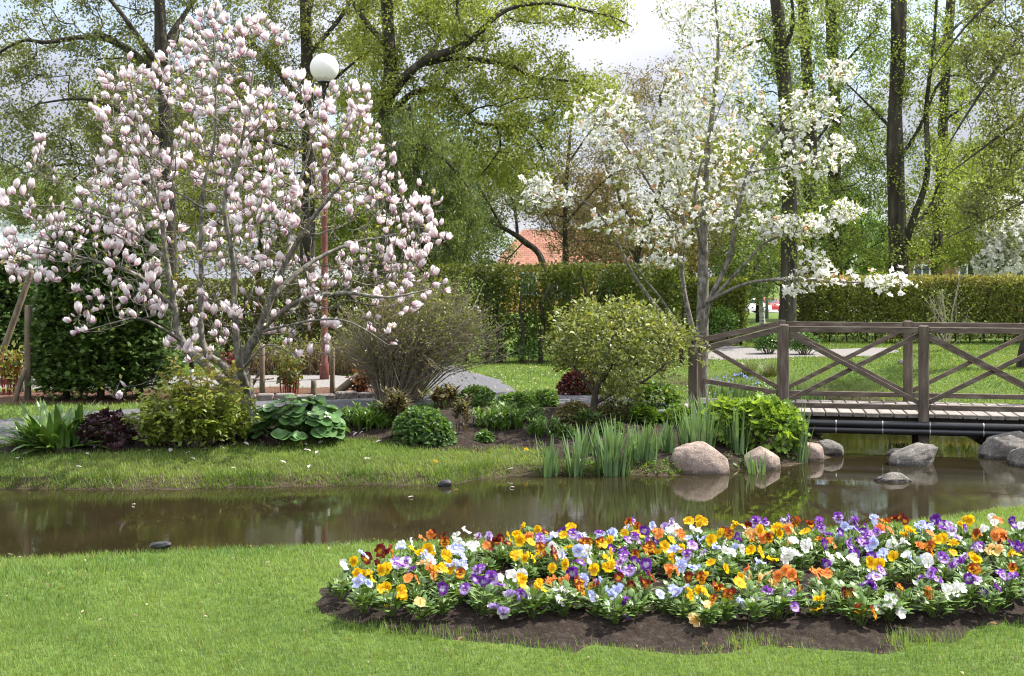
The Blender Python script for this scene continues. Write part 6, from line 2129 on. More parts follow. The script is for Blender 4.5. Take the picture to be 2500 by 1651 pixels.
park_tree('larch_tree', 'bright green weeping larch right of the red lamp post', 'larch', 24.0,
          [(985, 815), (985, 640), (975, 480), (960, 340), (950, 240)],
          [dict(p=[(965, 330), (1030, 370, -.3), (1090, 440, -.5)], r=0.05), dict(p=[(970, 420), (1030, 470, .3), (1080, 540, .4)], r=0.04), dict(p=[(960, 300), (920, 380, -.3), (900, 470, -.3)], r=0.04), dict(p=[(978, 520), (1030, 560, -.4), (1070, 620, -.4)], r=0.035)],
          [(1000, 400, 95, 110, 130), (950, 480, 80, 110, 90), (1040, 520, 80, 90, 90), (940, 330, 60, 80, 50), (990, 590, 90, 60, 60)],
          (0.06, 0.088, 0.016), (0.125, 0.165, 0.028), 19000, 0.055, seed=54, r_trunk=0.13, tmpl=T_NARROW, droop=0.8, spread=0.07, dz=0.5)
park_tree('garden_tree', 'slender twiggy tree with upright dark trunk behind the middle hedge', 'tree', 34.0,
          [(1310, 700), (1311, 600), (1310, 480), (1318, 360), (1330, 240)],
          [dict(p=[(1310, 520), (1380, 440, .3), (1450, 380, .5)], r=0.05), dict(p=[(1312, 460), (1240, 400, -.4), (1180, 350, -.6)], r=0.05), dict(p=[(1316, 380), (1380, 290, 0), (1430, 220, 0)], r=0.04)],
          [(1300, 420, 170, 110, 130), (1390, 330, 110, 110, 70), (1200, 430, 110, 90, 60), (1440, 230, 90, 70, 34), (1340, 540, 120, 60, 60)],
          (0.09, 0.085, 0.03), (0.20, 0.16, 0.06), 8500, 0.045, seed=55, r_trunk=0.10, rtip=0.006, spread=0.10)
park_tree('garden_tree', 'dark leaning tree whose trunk slants left before the orange roof', 'tree', 32.0,
          [(1278, 710), (1258, 610), (1215, 560), (1165, 528), (1110, 505), (1060, 520)],
          [dict(p=[(1200, 550), (1190, 470, .4), (1150, 400, .6)], r=0.05), dict(p=[(1165, 528), (1120, 450, -.4), (1080, 390, -.5)], r=0.045)],
          [(1130, 450, 100, 90, 90), (1080, 540, 80, 60, 60), (1200, 420, 90, 80, 50), (1100, 610, 80, 40, 30)],
          (0.06, 0.08, 0.025), (0.14, 0.18, 0.05), 7500, 0.045, seed=56, r_trunk=0.10, rtip=0.006)
park_tree('garden_tree', 'forked dark tree with brownish young leaves left of the white magnolia stems', 'tree', 35.0,
          [(1470, 700), (1478, 590), (1500, 520), (1530, 440), (1540, 330), (1530, 220)],
          [dict(p=[(1490, 540), (1440, 470, .4), (1420, 380, .5)], r=0.07), dict(p=[(1530, 440), (1600, 380, -.3), (1680, 330, -.4)], r=0.06), dict(p=[(1480, 590), (1400, 560, -.4), (1330, 560, -.6)], r=0.05)],
          [(1480, 320, 100, 110, 80), (1430, 500, 110, 90, 80), (1570, 400, 110, 110, 80), (1530, 200, 70, 70, 30), (1560, 570, 110, 70, 60), (1670, 430, 90, 130, 60)],
          (0.09, 0.075, 0.022), (0.21, 0.17, 0.05), 10500, 0.048, seed=57, r_trunk=0.12, rtip=0.006)
park_tree('linden_tree', 'nearest of three tall straight dark trunks behind the bridge end, leaning left at its top', 'tree', 27.5,
          [(1822, 770), (1828, 640), (1832, 480), (1825, 300), (1812, 120), (1792, -80)],
          [dict(p=[(1815, 170), (1780, 100, .3), (1760, 95, .4), (1700, 120, .4)], r=0.06), dict(p=[(1826, 330), (1760, 260, .5), (1700, 230, .6)], r=0.05), dict(p=[(1812, 120), (1838, 60, -.3), (1830, -60, -.4)], r=0.08)],
          [(1760, 90, 90, 90, 60), (1790, 280, 90, 110, 60), (1830, 460, 100, 100, 70), (1800, 600, 90, 70, 60), (1860, 60, 70, 110, 40)],
          GR0, (0.20, 0.25, 0.042), 5200, 0.052, seed=58, r_trunk=0.20, ivy=2200, spread=0.09)
park_tree('linden_tree', 'middle of three tall straight dark trunks behind the bridge end', 'tree', 32.0,
          [(1868, 745), (1872, 600), (1878, 400), (1874, 200), (1862, 30), (1855, -100)],
          [dict(p=[(1876, 350), (1930, 280, .4), (1980, 240, .6)], r=0.05), dict(p=[(1872, 500), (1920, 450, -.4), (1970, 440, -.6)], r=0.05)],
          [(1880, 190, 90, 130, 70), (1900, 400, 90, 110, 70), (1890, 560, 100, 80, 70), (1910, 20, 80, 80, 40)],
          GR0, (0.20, 0.25, 0.042), 8500, 0.055, seed=59, r_trunk=0.18, ivy=2200, spread=0.09)
park_tree('linden_tree', 'rightmost of three tall straight dark trunks behind the bridge end', 'tree', 34.0,
          [(1936, 735), (1937, 600), (1935, 400), (1934, 200), (1926, 30), (1920, -100)],
          [dict(p=[(1934, 260), (2000, 290, .4), (2040, 380, .6)], r=0.045), dict(p=[(1935, 180), (1990, 110, -.5), (2040, 60, -.8)], r=0.05), dict(p=[(1936, 420), (1990, 490, -.4), (2000, 560, -.4)], r=0.04)],
          [(1970, 130, 80, 120, 60), (1980, 330, 80, 110, 60), (1980, 540, 90, 90, 80), (1950, -30, 90, 60, 30), (2030, 440, 60, 60, 26)],
          GR0, (0.18, 0.25, 0.045), 8500, 0.058, seed=60, r_trunk=0.19, ivy=1600, spread=0.10)
park_tree('linden_tree', 'biggest thick-trunked linden above the right hedge, forking low on its right', 'tree', 31.5,
          [(2084, 735), (2084, 620), (2080, 470), (2074, 330), (2080, 150), (2086, -100)],
          [dict(p=[(2095, 575), (2120, 500, -.2), (2150, 400, -.3), (2148, 250, -.3), (2165, 100, -.3), (2175, -60, -.3)], r=0.11), dict(p=[(2076, 380), (2130, 300, .2), (2180, 190, .3), (2240, 180, .4), (2300, 230, .4)], r=0.06),
           dict(p=[(2078, 310), (2030, 260, .4), (1960, 190, .6)], r=0.06), dict(p=[(2120, 520, -.2), (2160, 470, .4), (2200, 350, .6)], r=0.06, on=1), dict(p=[(2160, 130, -.3), (2230, 50, .3), (2300, 20, .6)], r=0.05, on=1)],
          [(2060, 90, 90, 130, 60), (2160, 190, 100, 110, 80), (2140, 400, 90, 100, 80), (2150, 560, 110, 70, 90), (2020, 300, 70, 90, 36), (2220, 60, 90, 100, 60), (2090, -80, 160, 60, 40), (2240, 470, 80, 70, 50), (2070, 590, 60, 40, 30)],
          LM0, (0.25, 0.31, 0.045), 13000, 0.056, seed=61, r_trunk=0.25, ivy=2200, spread=0.09)
park_tree('linden_tree', 'slimmer linden right of the biggest thick trunk', 'tree', 36.0,
          [(2172, 730), (2172, 600), (2180, 420), (2188, 250), (2200, 60), (2210, -80)],
          [dict(p=[(2178, 440), (2240, 360, .4), (2300, 330, .6)], r=0.05), dict(p=[(2186, 280), (2260, 230, -.4), (2320, 160, -.6)], r=0.05)],
          [(2260, 170, 110, 120, 80), (2270, 370, 110, 100, 80), (2220, 540, 110, 70, 80), (2340, 60, 80, 110, 50)],
          GR0, LM1, 9500, 0.06, seed=62, r_trunk=0.17, ivy=1200, spread=0.10)
park_tree('overhanging_tree', 'tree at the right edge whose drooping branches hang into the upper right corner', 'tree', 22.0,
          [(2384, 850), (2386, 815), (2415, 700), (2420, 400), (2430, 100), (2440, -160)],
          [dict(p=[(2430, 60), (2360, 90, -.5), (2290, 190, -.9), (2220, 300, -1.1), (2190, 350, -1.2)], r=0.05, e=0.006), dict(p=[(2425, 250), (2350, 290, -.3), (2270, 350, -.6), (2190, 410, -.8)], r=0.045, e=0.006),
           dict(p=[(2420, 440), (2350, 480, -.3), (2260, 520, -.5), (2180, 560, -.6)], r=0.04, e=0.006), dict(p=[(2435, -60), (2330, -20, -.6), (2240, 60, -1.0), (2140, 190, -1.2)], r=0.05, e=0.006)],
          [(2310, 130, 80, 110, 46, -.6), (2330, 330, 70, 80, 40, -.4), (2300, 480, 80, 50, 34, -.4), (2340, 0, 110, 80, 36, -.6), (2440, 250, 90, 300, 90, .5)],
          (0.07, 0.085, 0.02), (0.17, 0.18, 0.04), 6500, 0.05, seed=63, r_trunk=0.20, spread=0.09, dz=0.5)
park_tree('blossom_tree', 'white-blossoming tree at the right edge above the hedge', 'tree', 33.0,
          [(2345, 735), (2345, 660), (2342, 600), (2335, 520)],
          [dict(p=[(2343, 620), (2300, 560, .3), (2280, 500, .4)], r=0.04), dict(p=[(2343, 620), (2400, 560, -.3), (2420, 500, -.4)], r=0.04)],
          [(2330, 530, 70, 75, 150), (2310, 610, 55, 36, 70), (2400, 560, 60, 90, 80)],
          (0.10, 0.14, 0.03), (0.24, 0.28, 0.07), 3500, 0.055, seed=64, r_trunk=0.08, rtip=0.005, spread=0.10, dz=0.6)
t = [o for o in col.objects if o.name == 'blossom_tree'][0]
tr = np.random.default_rng(65)
mb = MB()
pts = []
for cx, cy, rx, ry, k in [(2330, 530, 70, 78, 900), (2310, 610, 58, 38, 500), (2400, 560, 60, 90, 500)]:
    a, q = tr.uniform(0, 6.28, k), np.sqrt(tr.random(k))
    pts += [dp(cx + rx * q[i] * math.cos(a[i]), cy + ry * q[i] * math.sin(a[i]), 33 + tr.uniform(-1.2, 1.0)) for i in range(k)]
pts = np.array(pts)
pts = pts[vnoise(pts, 4.0, 3) > -0.45]
z = unit(tr.normal(0, 1, pts.shape) + np.array([0.2, -0.5, 0.4]))
x = unit(np.cross(z, rand_dirs(len(pts), tr)))
inst(mb, STAR_T[0], pts, np.stack([x, np.cross(z, x), z], -1), tr.uniform(0.10, 0.17, len(pts)), np.ones((len(pts), 3)))
mb.build('blossoms', M['petal'], t)

# trees farther back that close the gaps low down
for i, (cx, D, bl, c0, c1, lab) in enumerate([
        (110, 44, [(90, 520, 200, 90, 90), (60, 440, 150, 60, 40)], GR0, GR1, 'far green tree low behind the left evergreens'),
        (330, 40, [(340, 440, 170, 150, 110), (330, 570, 170, 80, 80), (300, 250, 160, 120, 60)], OL0, OL1, 'far olive tree directly behind the pink magnolia'),
        (600, 42, [(600, 520, 180, 110, 130), (700, 570, 130, 70, 70), (540, 300, 160, 130, 70)], OL0, OL1, 'far tree seen through the lower right of the pink magnolia'),
        (860, 40, [(830, 420, 120, 140, 110), (850, 560, 120, 70, 70)], GR0, LM1, 'far lime-green tree behind the red lamp post'),
        (1060, 48, [(1080, 570, 110, 70, 90), (1060, 450, 90, 80, 60)], (0.06, 0.10, 0.03), (0.15, 0.21, 0.06), 'far bluish-green tree left of the orange roof'),
        (1400, 46, [(1420, 560, 110, 80, 90), (1360, 480, 130, 80, 60)], (0.10, 0.08, 0.03), (0.19, 0.13, 0.05), 'far tree with coppery young leaves in front of the orange roof'),
        (1600, 44, [(1610, 560, 110, 80, 90), (1640, 430, 120, 110, 80)], (0.10, 0.09, 0.025), (0.22, 0.20, 0.05), 'far brownish-green tree behind the white magnolia stems'),
        (1760, 42, [(1750, 560, 110, 90, 110), (1770, 400, 90, 110, 70), (1730, 640, 80, 40, 60)], GR0, GR1, 'far green tree left of the three straight trunks'),
        (1960, 45, [(1980, 570, 100, 70, 110), (1930, 500, 100, 80, 60)], (0.06, 0.12, 0.02), (0.15, 0.25, 0.045), 'far fresh green tree behind the three straight trunks'),
        (2250, 48, [(2230, 530, 130, 70, 90), (2290, 410, 110, 80, 60)], GR0, LM1, 'far light green tree before the brick house')]):
    park_tree('distant_tree', lab, 'tree', D, [(cx, 760), (cx, 640), (cx + 5, 540), (cx + 8, bl[-1][1] - 40)], [], bl, c0, c1, 12000 if cx in (330, 600, 860) else 8500, 0.08, seed=80 + i, r_trunk=0.12, rtip=0.008, spread=0.16, thin_r=0.02, group=None)
# birch in the gap by the street
park_tree('birch_tree', 'birch with black-and-white trunk and drooping leaves in the gap by the street', 'birch', 40.0,
          [(1768, 760), (1766, 720), (1760, 660), (1762, 560)], [dict(p=[(1764, 700), (1775, 640, .3), (1790, 560, .3)], r=0.05)],
          [(1765, 640, 45, 50, 50), (1780, 580, 60, 40, 40)], GR0, (0.15, 0.20, 0.045), 3600, 0.06, seed=95, r_trunk=0.11, bark='birch', droop=0.7, dz=0.5)

# ------------------------------------------------------------------ hedges
def hedge(label, A, B, th, top, bottom, n, c0, c1, ctop, seed, stem_gap=0.36, lsize=0.055, see=0.0, stem_r=0.03):
    n, lsize = int(n * 1.7), lsize * 1.3
    c0, c1 = np.array(c0) * 1.2, np.array(c1) * 1.7
    r = np.random.default_rng(seed)
    A, B = np.array(A, float), np.array(B, float)
    d = B - A
    ln = np.linalg.norm(d)
    u = d / ln
    v = np.array([-u[1], u[0]])
    mid = (A + B) / 2
    zb = gz(*mid)
    t = thing('hedge', label, 'hedge', (mid[0], mid[1], zb), 'clipped hedges')
    k = int(ln / stem_gap)
    for i in range(k + 1):
        s = (i + 0.5 + r.uniform(-0.25, 0.25)) * ln / (k + 1)
        q = A + u * s - v * th * 0.38 * np.sign(v[1]) + v * r.uniform(-0.05, 0.05)
        z0 = gz(*q)
        mb = MB()
        hgt = (top - z0) * r.uniform(0.75, 0.95)
        pts = [np.array([q[0] + r.normal(0, 0.02) * j, q[1] + r.normal(0, 0.02) * j, z0 - 0.05 + hgt * j / 4]) for j in range(5)]
        tube(mb, pts, np.linspace(stem_r * r.uniform(0.7, 1.2), stem_r * 0.35, 5), 6)
        m = 14
        f = r.uniform(0.25, 1, m)
        p0 = np.array([pts[0] + (pts[4] - pts[0]) * x for x in f])
        p1 = p0 + np.column_stack([r.uniform(-0.35, 0.35, m) * u[0], r.uniform(-0.35, 0.35, m) * u[1] + r.uniform(-0.2, 0.2, m), r.uniform(0.0, 0.35, m)])
        p1[:, 2] = np.minimum(p1[:, 2], top - 0.03)
        twigs(mb, p0, p1, 0.010, 0.004, 3)
        mb.build('stem', M['dark_bark'], t)
    s = r.uniform(0, ln, n)
    w = np.sign(r.uniform(-1, 1, n)) * (th / 2) * r.random(n) ** 0.45
    zz = r.random(n) ** 0.85
    # thinner towards the foot
    pos = np.column_stack([A[0] + u[0] * s + v[0] * w, A[1] + u[1] * s + v[1] * w, np.zeros(n)])
    g0 = height(pos[:, :2])
    pos[:, 2] = g0 + bottom + (top - g0 - bottom) * zz + 0.03 * vnoise(pos, 3, seed)
    keep = r.random(n) < np.clip(0.25 + zz * 2.2, 0, 1) * np.where(vnoise(pos * np.array([1, 1, 0.7]), 5.0, seed + 1) > 0.55 - (1 - see), 1 - see, 1.0)
    pos, zz = pos[keep], zz[keep]
    n = len(pos)
    g = np.clip(r.random((n, 1)) * 0.75 + 0.25 * (0.5 + 0.5 * vnoise(pos, 2.2, seed + 2))[:, None], 0, 1)
    c = np.array(c0) * (1 - g) + np.array(c1) * g
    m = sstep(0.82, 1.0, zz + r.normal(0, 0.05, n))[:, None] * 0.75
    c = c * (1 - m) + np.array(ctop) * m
    mb = MB()
    inst(mb, T_QUAD, pos, basis(rand_dirs(n, r), rand_dirs(n, r)), lsize * r.uniform(0.6, 1.25, n), c)
    mb.build('foliage', M['tree_leaf'], t)
    return t
HG0, HG1 = (0.055, 0.075, 0.013), (0.145, 0.175, 0.030)
hedge('tall see-through hornbeam hedge with dark stems in the middle behind the round shrub', (-1.5, 22.9), (3.3, 23.8), 0.7, 2.22, 0.10, 21000, (0.045, 0.065, 0.012), (0.085, 0.115, 0.02), (0.09, 0.10, 0.022), 201, 0.40, 0.055, 0.55, 0.045)
hedge('short hedge section left of the street gap with sunlit end face', (2.6, 28.6), (5.42, 28.4), 0.9, 1.95, 0.02, 15000, HG0, (0.17, 0.21, 0.035), (0.17, 0.19, 0.03), 202, 0.4, 0.06)
hedge('long clipped hornbeam hedge behind the bridge on the right', (6.75, 29.6), (14.6, 29.0), 0.8, 1.98, 0.05, 34000, (0.07, 0.09, 0.018), (0.17, 0.19, 0.042), (0.24, 0.20, 0.055), 203, 0.36, 0.06, 0.25)
hedge('brownish hedge behind the pink magnolia and garden posts', (-8.6, 24.0), (-1.9, 23.6), 0.9, 1.95, 0.08, 20000, (0.055, 0.055, 0.016), (0.135, 0.125, 0.034), (0.12, 0.11, 0.03), 204, 0.42, 0.06, 0.35)

# ------------------------------------------------------------------ smaller shrubs
def ball_shrub(name, label, cat, px, py, wpx, hpx, n, size, c0, c1, tmpl=T_LEAF, mat='leaf', group=None, stems=24, stem_c=(0.10, 0.08, 0.05), stem_mat='twig'):
    b = at(px, py)
    s = b[1] / F
    t = thing(name, label, cat, tuple(b), group)
    mb, mbs = MB(), MB()
    rx, h = wpx * s / 2, hpx * s
    p = leaf_ball(mb, b + np.array([0, 0, h * 0.45]), (rx, rx * 0.8, h * 0.56), n, size, tmpl, c0, c1, 0.1, 0.35)
    mb.build('foliage', M[mat], t)
    q = p[rng.choice(len(p), stems)]
    stems_to(mbs, b, q, 0.010, 0.005, stem_c, 0.25)
    mbs.build('stems', M[stem_mat], t)
    return t
LG0, LG1 = (0.05, 0.12, 0.02), (0.15, 0.26, 0.05)
ball_shrub('laurel_bush', 'glossy round bush seen left of the near bridge post', 'bush', 1876, 866, 66, 52, 900, 0.075, LG0, LG1, mat='glossy_leaf', group='glossy bushes')
ball_shrub('laurel_bush', 'glossy round bush behind the crossed braces right of the near post', 'bush', 1964, 868, 70, 54, 900, 0.075, LG0, LG1, mat='glossy_leaf', group='glossy bushes')
ball_shrub('leafy_shrub', 'fresh green shrub at the foot of the hedge behind the white magnolia stems', 'shrub', 1762, 846, 90, 96, 1500, 0.07, LG0, (0.17, 0.29, 0.05))
ball_shrub('leafy_shrub', 'bright green low shrub under the middle hedge', 'shrub', 1285, 888, 80, 60, 900, 0.06, LG0, (0.15, 0.27, 0.05))
ball_shrub('leafy_shrub', 'bright green low shrub just left of the low one under the middle hedge', 'shrub', 1205, 888, 70, 50, 700, 0.06, LG0, (0.14, 0.24, 0.05))
ball_shrub('azalea', 'red-flowering azalea before the hedge at the right edge', 'azalea', 2478, 832, 120, 76, 700, 0.06, LG0, (0.11, 0.17, 0.04))
az = [o for o in col.objects if o.name == 'azalea'][0]
mb = MB()
b = np.array(ORIG['azalea'])
leaf_ball(mb, b + np.array([0.0, -0.2, 0.50]), (0.55, 0.4, 0.22), 150, 0.06, T_ROUND, (0.52, 0.02, 0.025), (0.68, 0.06, 0.05), 0.0, 0.8)
mb.build('flowers', M['petal'], az)
# dry brown perennials behind the gravel path
for k, (px, py, w, h, lab) in enumerate([(650, 915, 90, 70, 'dry brown stalks behind the slim post by the magnolia'), (760, 915, 110, 80, 'dry brown stalks below the red lamp post'), (860, 915, 90, 80, 'dry brown stalks left of the twiggy bush')]):
    b = at(px, py)
    s = b[1] / F
    t = thing('dry_perennial', lab, 'plant', tuple(b), 'dry brown perennials')
    mb = MB()
    n = 260
    p0 = np.column_stack([b[0] + rng.uniform(-0.5, 0.5, n) * w * s, b[1] + rng.uniform(-0.3, 0.3, n), np.full(n, b[2] - 0.02)])
    p1 = p0 + np.column_stack([rng.normal(0, 0.12, n), rng.normal(0, 0.1, n), h * s * rng.uniform(0.4, 1.0, n)])
    twigs(mb, p0, p1, 0.009, 0.005, 3)
    mb.build('stems', M['dry_stalk'], t)
    mb = MB()
    pp = np.repeat(p1, 3, 0) + rng.normal(0, 0.08, (3 * n, 3))
    g = rng.random((3 * n, 1))
    inst(mb, T_LEAF, pp, basis(rand_dirs(3 * n), rand_dirs(3 * n)), rng.uniform(0.04, 0.08, 3 * n), np.array((0.10, 0.085, 0.04)) * (1 - g) + np.array((0.20, 0.20, 0.07)) * g)
    mb.build('leaves', M['leaf'], t)
# bare-stemmed young shrub before the right hedge
b = at(2312, 856)
t = thing('bare_shrub', 'pale bare-stemmed young shrub before the right hedge', 'shrub', tuple(b))
mb = MB()
n = 12
top = np.column_stack([b[0] + rng.uniform(-0.5, 0.5, n), b[1] + rng.uniform(-0.3, 0.3, n), b[2] + rng.uniform(0.7, 1.75, n)])
bt = np.tile(b, (n, 1))
twigs(mb, bt, top, 0.014, 0.006, 5, (0.5, 0.5, 0.5), rng.normal(0, 0.06, (n, 3)))
e = []
for k in range(4):
    q = bt + (top - bt) * rng.uniform(0.5, 1, (n, 1))
    d = unit((top - bt) + rng.normal(0, 0.5, (n, 3)))
    x = q + d * rng.uniform(0.15, 0.4, (n, 1))
    twigs(mb, q, x, 0.006, 0.003, 3)
    e.append(x)
mb.build('stems', noise_mat('pale_twig', [(0.3, (0.22, 0.19, 0.14)), (0.7, (0.38, 0.34, 0.27))], 9, 4, 0.9, 0.0), t)
mb = MB()
pp = np.repeat(np.concatenate(e + [top]), 6, 0) + rng.normal(0, 0.09, (len(e) * n * 6 + n * 6, 3))
inst(mb, T_LEAF, pp, basis(rand_dirs(len(pp)), rand_dirs(len(pp))), rng.uniform(0.04, 0.07, len(pp)), np.array([(0.16, 0.20, 0.07)]).repeat(len(pp), 0))
mb.build('foliage', M['leaf'], t)

def red_stem(px, py, wpx, hpx, lab, leafc, seed):
    b = at(px, py)
    s = b[1] / F
    t = thing('red_stemmed_shrub', lab, 'shrub', tuple(b), 'red-stemmed shrubs')
    r = np.random.default_rng(seed)
    n = 18
    a = r.uniform(0, 6.28, n)
    q = np.sqrt(r.random(n))
    h = hpx * s
    top = np.column_stack([b[0] + wpx * s / 2 * q * np.cos(a), b[1] + wpx * s / 2 * q * np.sin(a), b[2] + h * r.uniform(0.55, 0.95, n)])
    bot = b + (top - b) * np.array([0.75, 0.75, 0])
    bot[:, 2] = b[2] - 0.02
    mb = MB()
    twigs(mb, bot, top, 0.009, 0.005, 5, (0.5, 0.5, 0.5), r.normal(0, 0.01, (n, 3)))
    mb.build('stems', M['red_twig'], t)
    mb = MB()
    k = 420
    i = r.integers(0, n, k)
    f = r.uniform(0.5, 1.1, k)[:, None]
    pp = bot[i] + (top[i] - bot[i]) * f + r.normal(0, 0.05, (k, 3))
    g = r.random((k, 1))
    inst(mb, T_LEAF, pp, basis(unit(r.normal(0, 1, (k, 3)) + np.array([0, 0, 0.3])), rand_dirs(k, r)), r.uniform(0.05, 0.09, k), np.array(leafc[0]) * (1 - g) + np.array(leafc[1]) * g)
    mb.build('foliage', M['leaf'], t)
red_stem(30, 968, 60, 120, 'red-stemmed shrub with yellow-green leaves behind the leaning stick at far left', ((0.13, 0.15, 0.03), (0.27, 0.27, 0.06)), 301)
red_stem(706, 968, 60, 105, 'red-stemmed shrub with sparse green leaves between two fence posts', ((0.08, 0.10, 0.03), (0.18, 0.20, 0.05)), 302)
red_stem(566, 955, 40, 90, 'dark red leafy shoots behind the magnolia trunk', ((0.06, 0.012, 0.016), (0.15, 0.03, 0.035)), 303)
red_stem(880, 968, 44, 60, 'short red-stemmed shrub at the foot of the twiggy bush', ((0.10, 0.05, 0.03), (0.2, 0.09, 0.05)), 304)

# ------------------------------------------------------------------ garden posts and lamps
def post(px, base_py, top_px, top_py, rad, label, mat='garden_wood', name='wooden_post', D=None, group='garden posts', tilt_back=0.0):
    b = at(px, base_py)
    tp_ = pt(top_px, top_py, b[1] + tilt_back)
    mb = MB()
    m = (b + tp_) / 2
    tube(mb, [b - np.array([0, 0, 0.1]), b + (tp_ - b) * 0.33, b + (tp_ - b) * 0.66, tp_ - (tp_ - b) * 0.02, tp_], [rad * 1.05, rad * 1.02, rad * 0.98, rad * 0.95, rad * 0.7], 12)
    o = mb.build(name, M[mat], None, tuple(b))
    tag(o, label, 'post', group)
post(68, 983, 68, 745, 0.042, 'upright grey post before the leftmost evergreen')
post(-30, 960, 78, 660, 0.045, 'long bamboo-like pole leaning right at the left edge')
post(32, 985, 62, 900, 0.035, 'short stick leaning against the upright grey post')
post(640, 972, 640, 842, 0.036, 'slim upright post right of the magnolia trunk')
post(811, 968, 812, 850, 0.034, 'slim upright post behind the twiggy bush, right of the red stems')
post(766, 968, 766, 928, 0.04, 'short post stump between two slim posts')
post(812, 968, 876, 916, 0.055, 'pale log leaning towards the twiggy bush')
post(600, 968, 640, 900, 0.022, 'thin stick leaning on the slim post by the magnolia trunk')
# rail tied between the slim posts
a, b2 = at(590, 968), at(700, 968)
mb = MB()
tube(mb, [pt(590, 924, a[1]), pt(640, 928, a[1] - 0.05), pt(668, 924, b2[1])], [0.012, 0.014, 0.009], 6)
tag(mb.build('tied_branch', M['twig'], None, tuple(pt(590, 924, a[1]))), 'thin horizontal branch tied to the slim post', 'branch')

# bollard light with black cap at the left
for px, py, tpy, lab in [(53, 962, 857, 'slim pale bollard light with black cap at far left'), (468, 958, 878, 'slim pale bollard light half hidden behind the golden shrub')]:
    b = at(px, py)
    s = b[1] / F
    H = (CAM_Z - (tpy - HY) * s) - b[2]
    t = thing('bollard_light', lab, 'bollard light', tuple(b), 'bollard lights')
    mb = MB()
    lathe(mb, [(0.0, 0), (0.03, 0), (0.03, H * 0.72), (0.0, H * 0.72)], b, 14)
    mb.build('shaft', M['grey_metal'], t)
    mb = MB()
    lathe(mb, [(0.0, H * 0.722), (0.034, H * 0.722), (0.034, H * 0.92), (0.045, H * 0.93), (0.045, H * 0.97), (0.0, H)], b, 14)
    mb.build('cap', M['black_metal'], t)

def globe_lamp(px, D, globe_py, lab, rg=0.225):
    x = (px - CX) * D / F
    b = np.array([x, D, gz(x, D)])
    zc = CAM_Z - (globe_py - HY) * D / F
    t = thing('globe_lamp', lab, 'street lamp', tuple(b), 'globe lamps')
    mb = MB()
    hz = zc - rg - b[2]
    lathe(mb, [(0.0, -0.05), (0.075, -0.05), (0.075, 0.25), (0.052, 0.30), (0.050, hz * 0.6), (0.046, hz - 0.42), (0.042, hz - 0.33)], b, 18)
    mb.build('pole', M['red_paint'], t)
    mb = MB()
    lathe(mb, [(0.034, hz - 0.35), (0.034, hz - 0.07), (0.05, hz - 0.05), (0.105, hz - 0.012), (0.108, hz + 0.012), (0.0, hz + 0.02)], b, 20)
    mb.build('collar', M['black_metal'], t)
    mb = MB()
    ph = np.linspace(-math.pi / 2 + 0.46, math.pi / 2, 26)
    prof = [(rg * math.cos(p), rg * math.sin(p)) for p in ph]
    grime = np.array([[max(0.0, 1 - (p + math.pi / 2 - 0.46) / 0.55)] * 3 for p in ph])
    lathe(mb, prof, (b[0], b[1], zc), 36, grime)
    mb.build('globe', M['globe'], t)
globe_lamp(792, 19.3, 166, 'tall red lamp post topped by a white globe, rising above the pink magnolia')
globe_lamp(1033, 50.0, 497, 'distant red lamp post with white globe half hidden behind magnolia blooms', 0.21)

# grey street lamp in the gap
x = (1872 - CX) * 46 / F
b = np.array([x, 46, gz(x, 46)])
t = thing('street_lamp', 'thin grey street lamp in the gap between the hedges', 'street lamp', tuple(b))
mb = MB()
tube(mb, [b, b + np.array([0, 0, 1.2]), np.array([x, 46, 2.9])], [0.07, 0.045, 0.03], 10)
mb.build('pole', M['grey_metal'], t)
mb = MB()
box(mb, (x - 0.17, 45.85, 2.87), (x + 0.17, 46.15, 2.99), 0.03)
mb.build('lamp_head', M['white_paint'], t, smooth=False)

# ------------------------------------------------------------------ buildings
def wbox(name, mat, parent, lo, hi, bev=0.0):
    mb = MB()
    box(mb, lo, hi, bev)
    return mb.build(name, M[mat], parent, smooth=False)

def add_window(parent, x0, x1, z0, z1, yf):
    mb = MB()
    w = 0.09
    box(mb, (x0, yf - 0.05, z0), (x0 + w, yf + 0.05, z1))
    box(mb, (x1 - w, yf - 0.05, z0), (x1, yf + 0.05, z1))
    box(mb, (x0 + w, yf - 0.048, z0), (x1 - w, yf + 0.05, z0 + w))
    box(mb, (x0 + w, yf - 0.048, z1 - w), (x1 - w, yf + 0.05, z1))
    box(mb, ((x0 + x1) / 2 - 0.03, yf - 0.045, z0 + w), ((x0 + x1) / 2 + 0.03, yf + 0.045, z1 - w))
    f = mb.build('window', M['white_paint'], parent, smooth=False)
    mb = MB()
    box(mb, (x0 + w, yf - 0.012, z0 + w), (x1 - w, yf + 0.012, z1 - w))
    mb.build('pane', M['window_glass'], f, smooth=False)

def hip_roof(mb, x0, x1, y0, y1, z0, z1, inset, th=0.12):
    ym = (y0 + y1) / 2
    v = [(x0, y0, z0), (x1, y0, z0), (x1, y1, z0), (x0, y1, z0), (x0 + inset, ym, z1), (x1 - inset, ym, z1)]
    v2 = [(a, b_, c - th) for a, b_, c in v[:4]]
    mb.add(v + v2, [(0, 1, 5, 4), (2, 3, 4, 5)])
    k = mb.n - 10
    mb.f.append(np.array([(1, 2, 5), (3, 0, 4)]) + k)
    mb.f.append(np.array([(6, 7, 1, 0), (7, 8, 2, 1), (8, 9, 3, 2), (9, 6, 0, 3), (9, 8, 7, 6)]) + k)

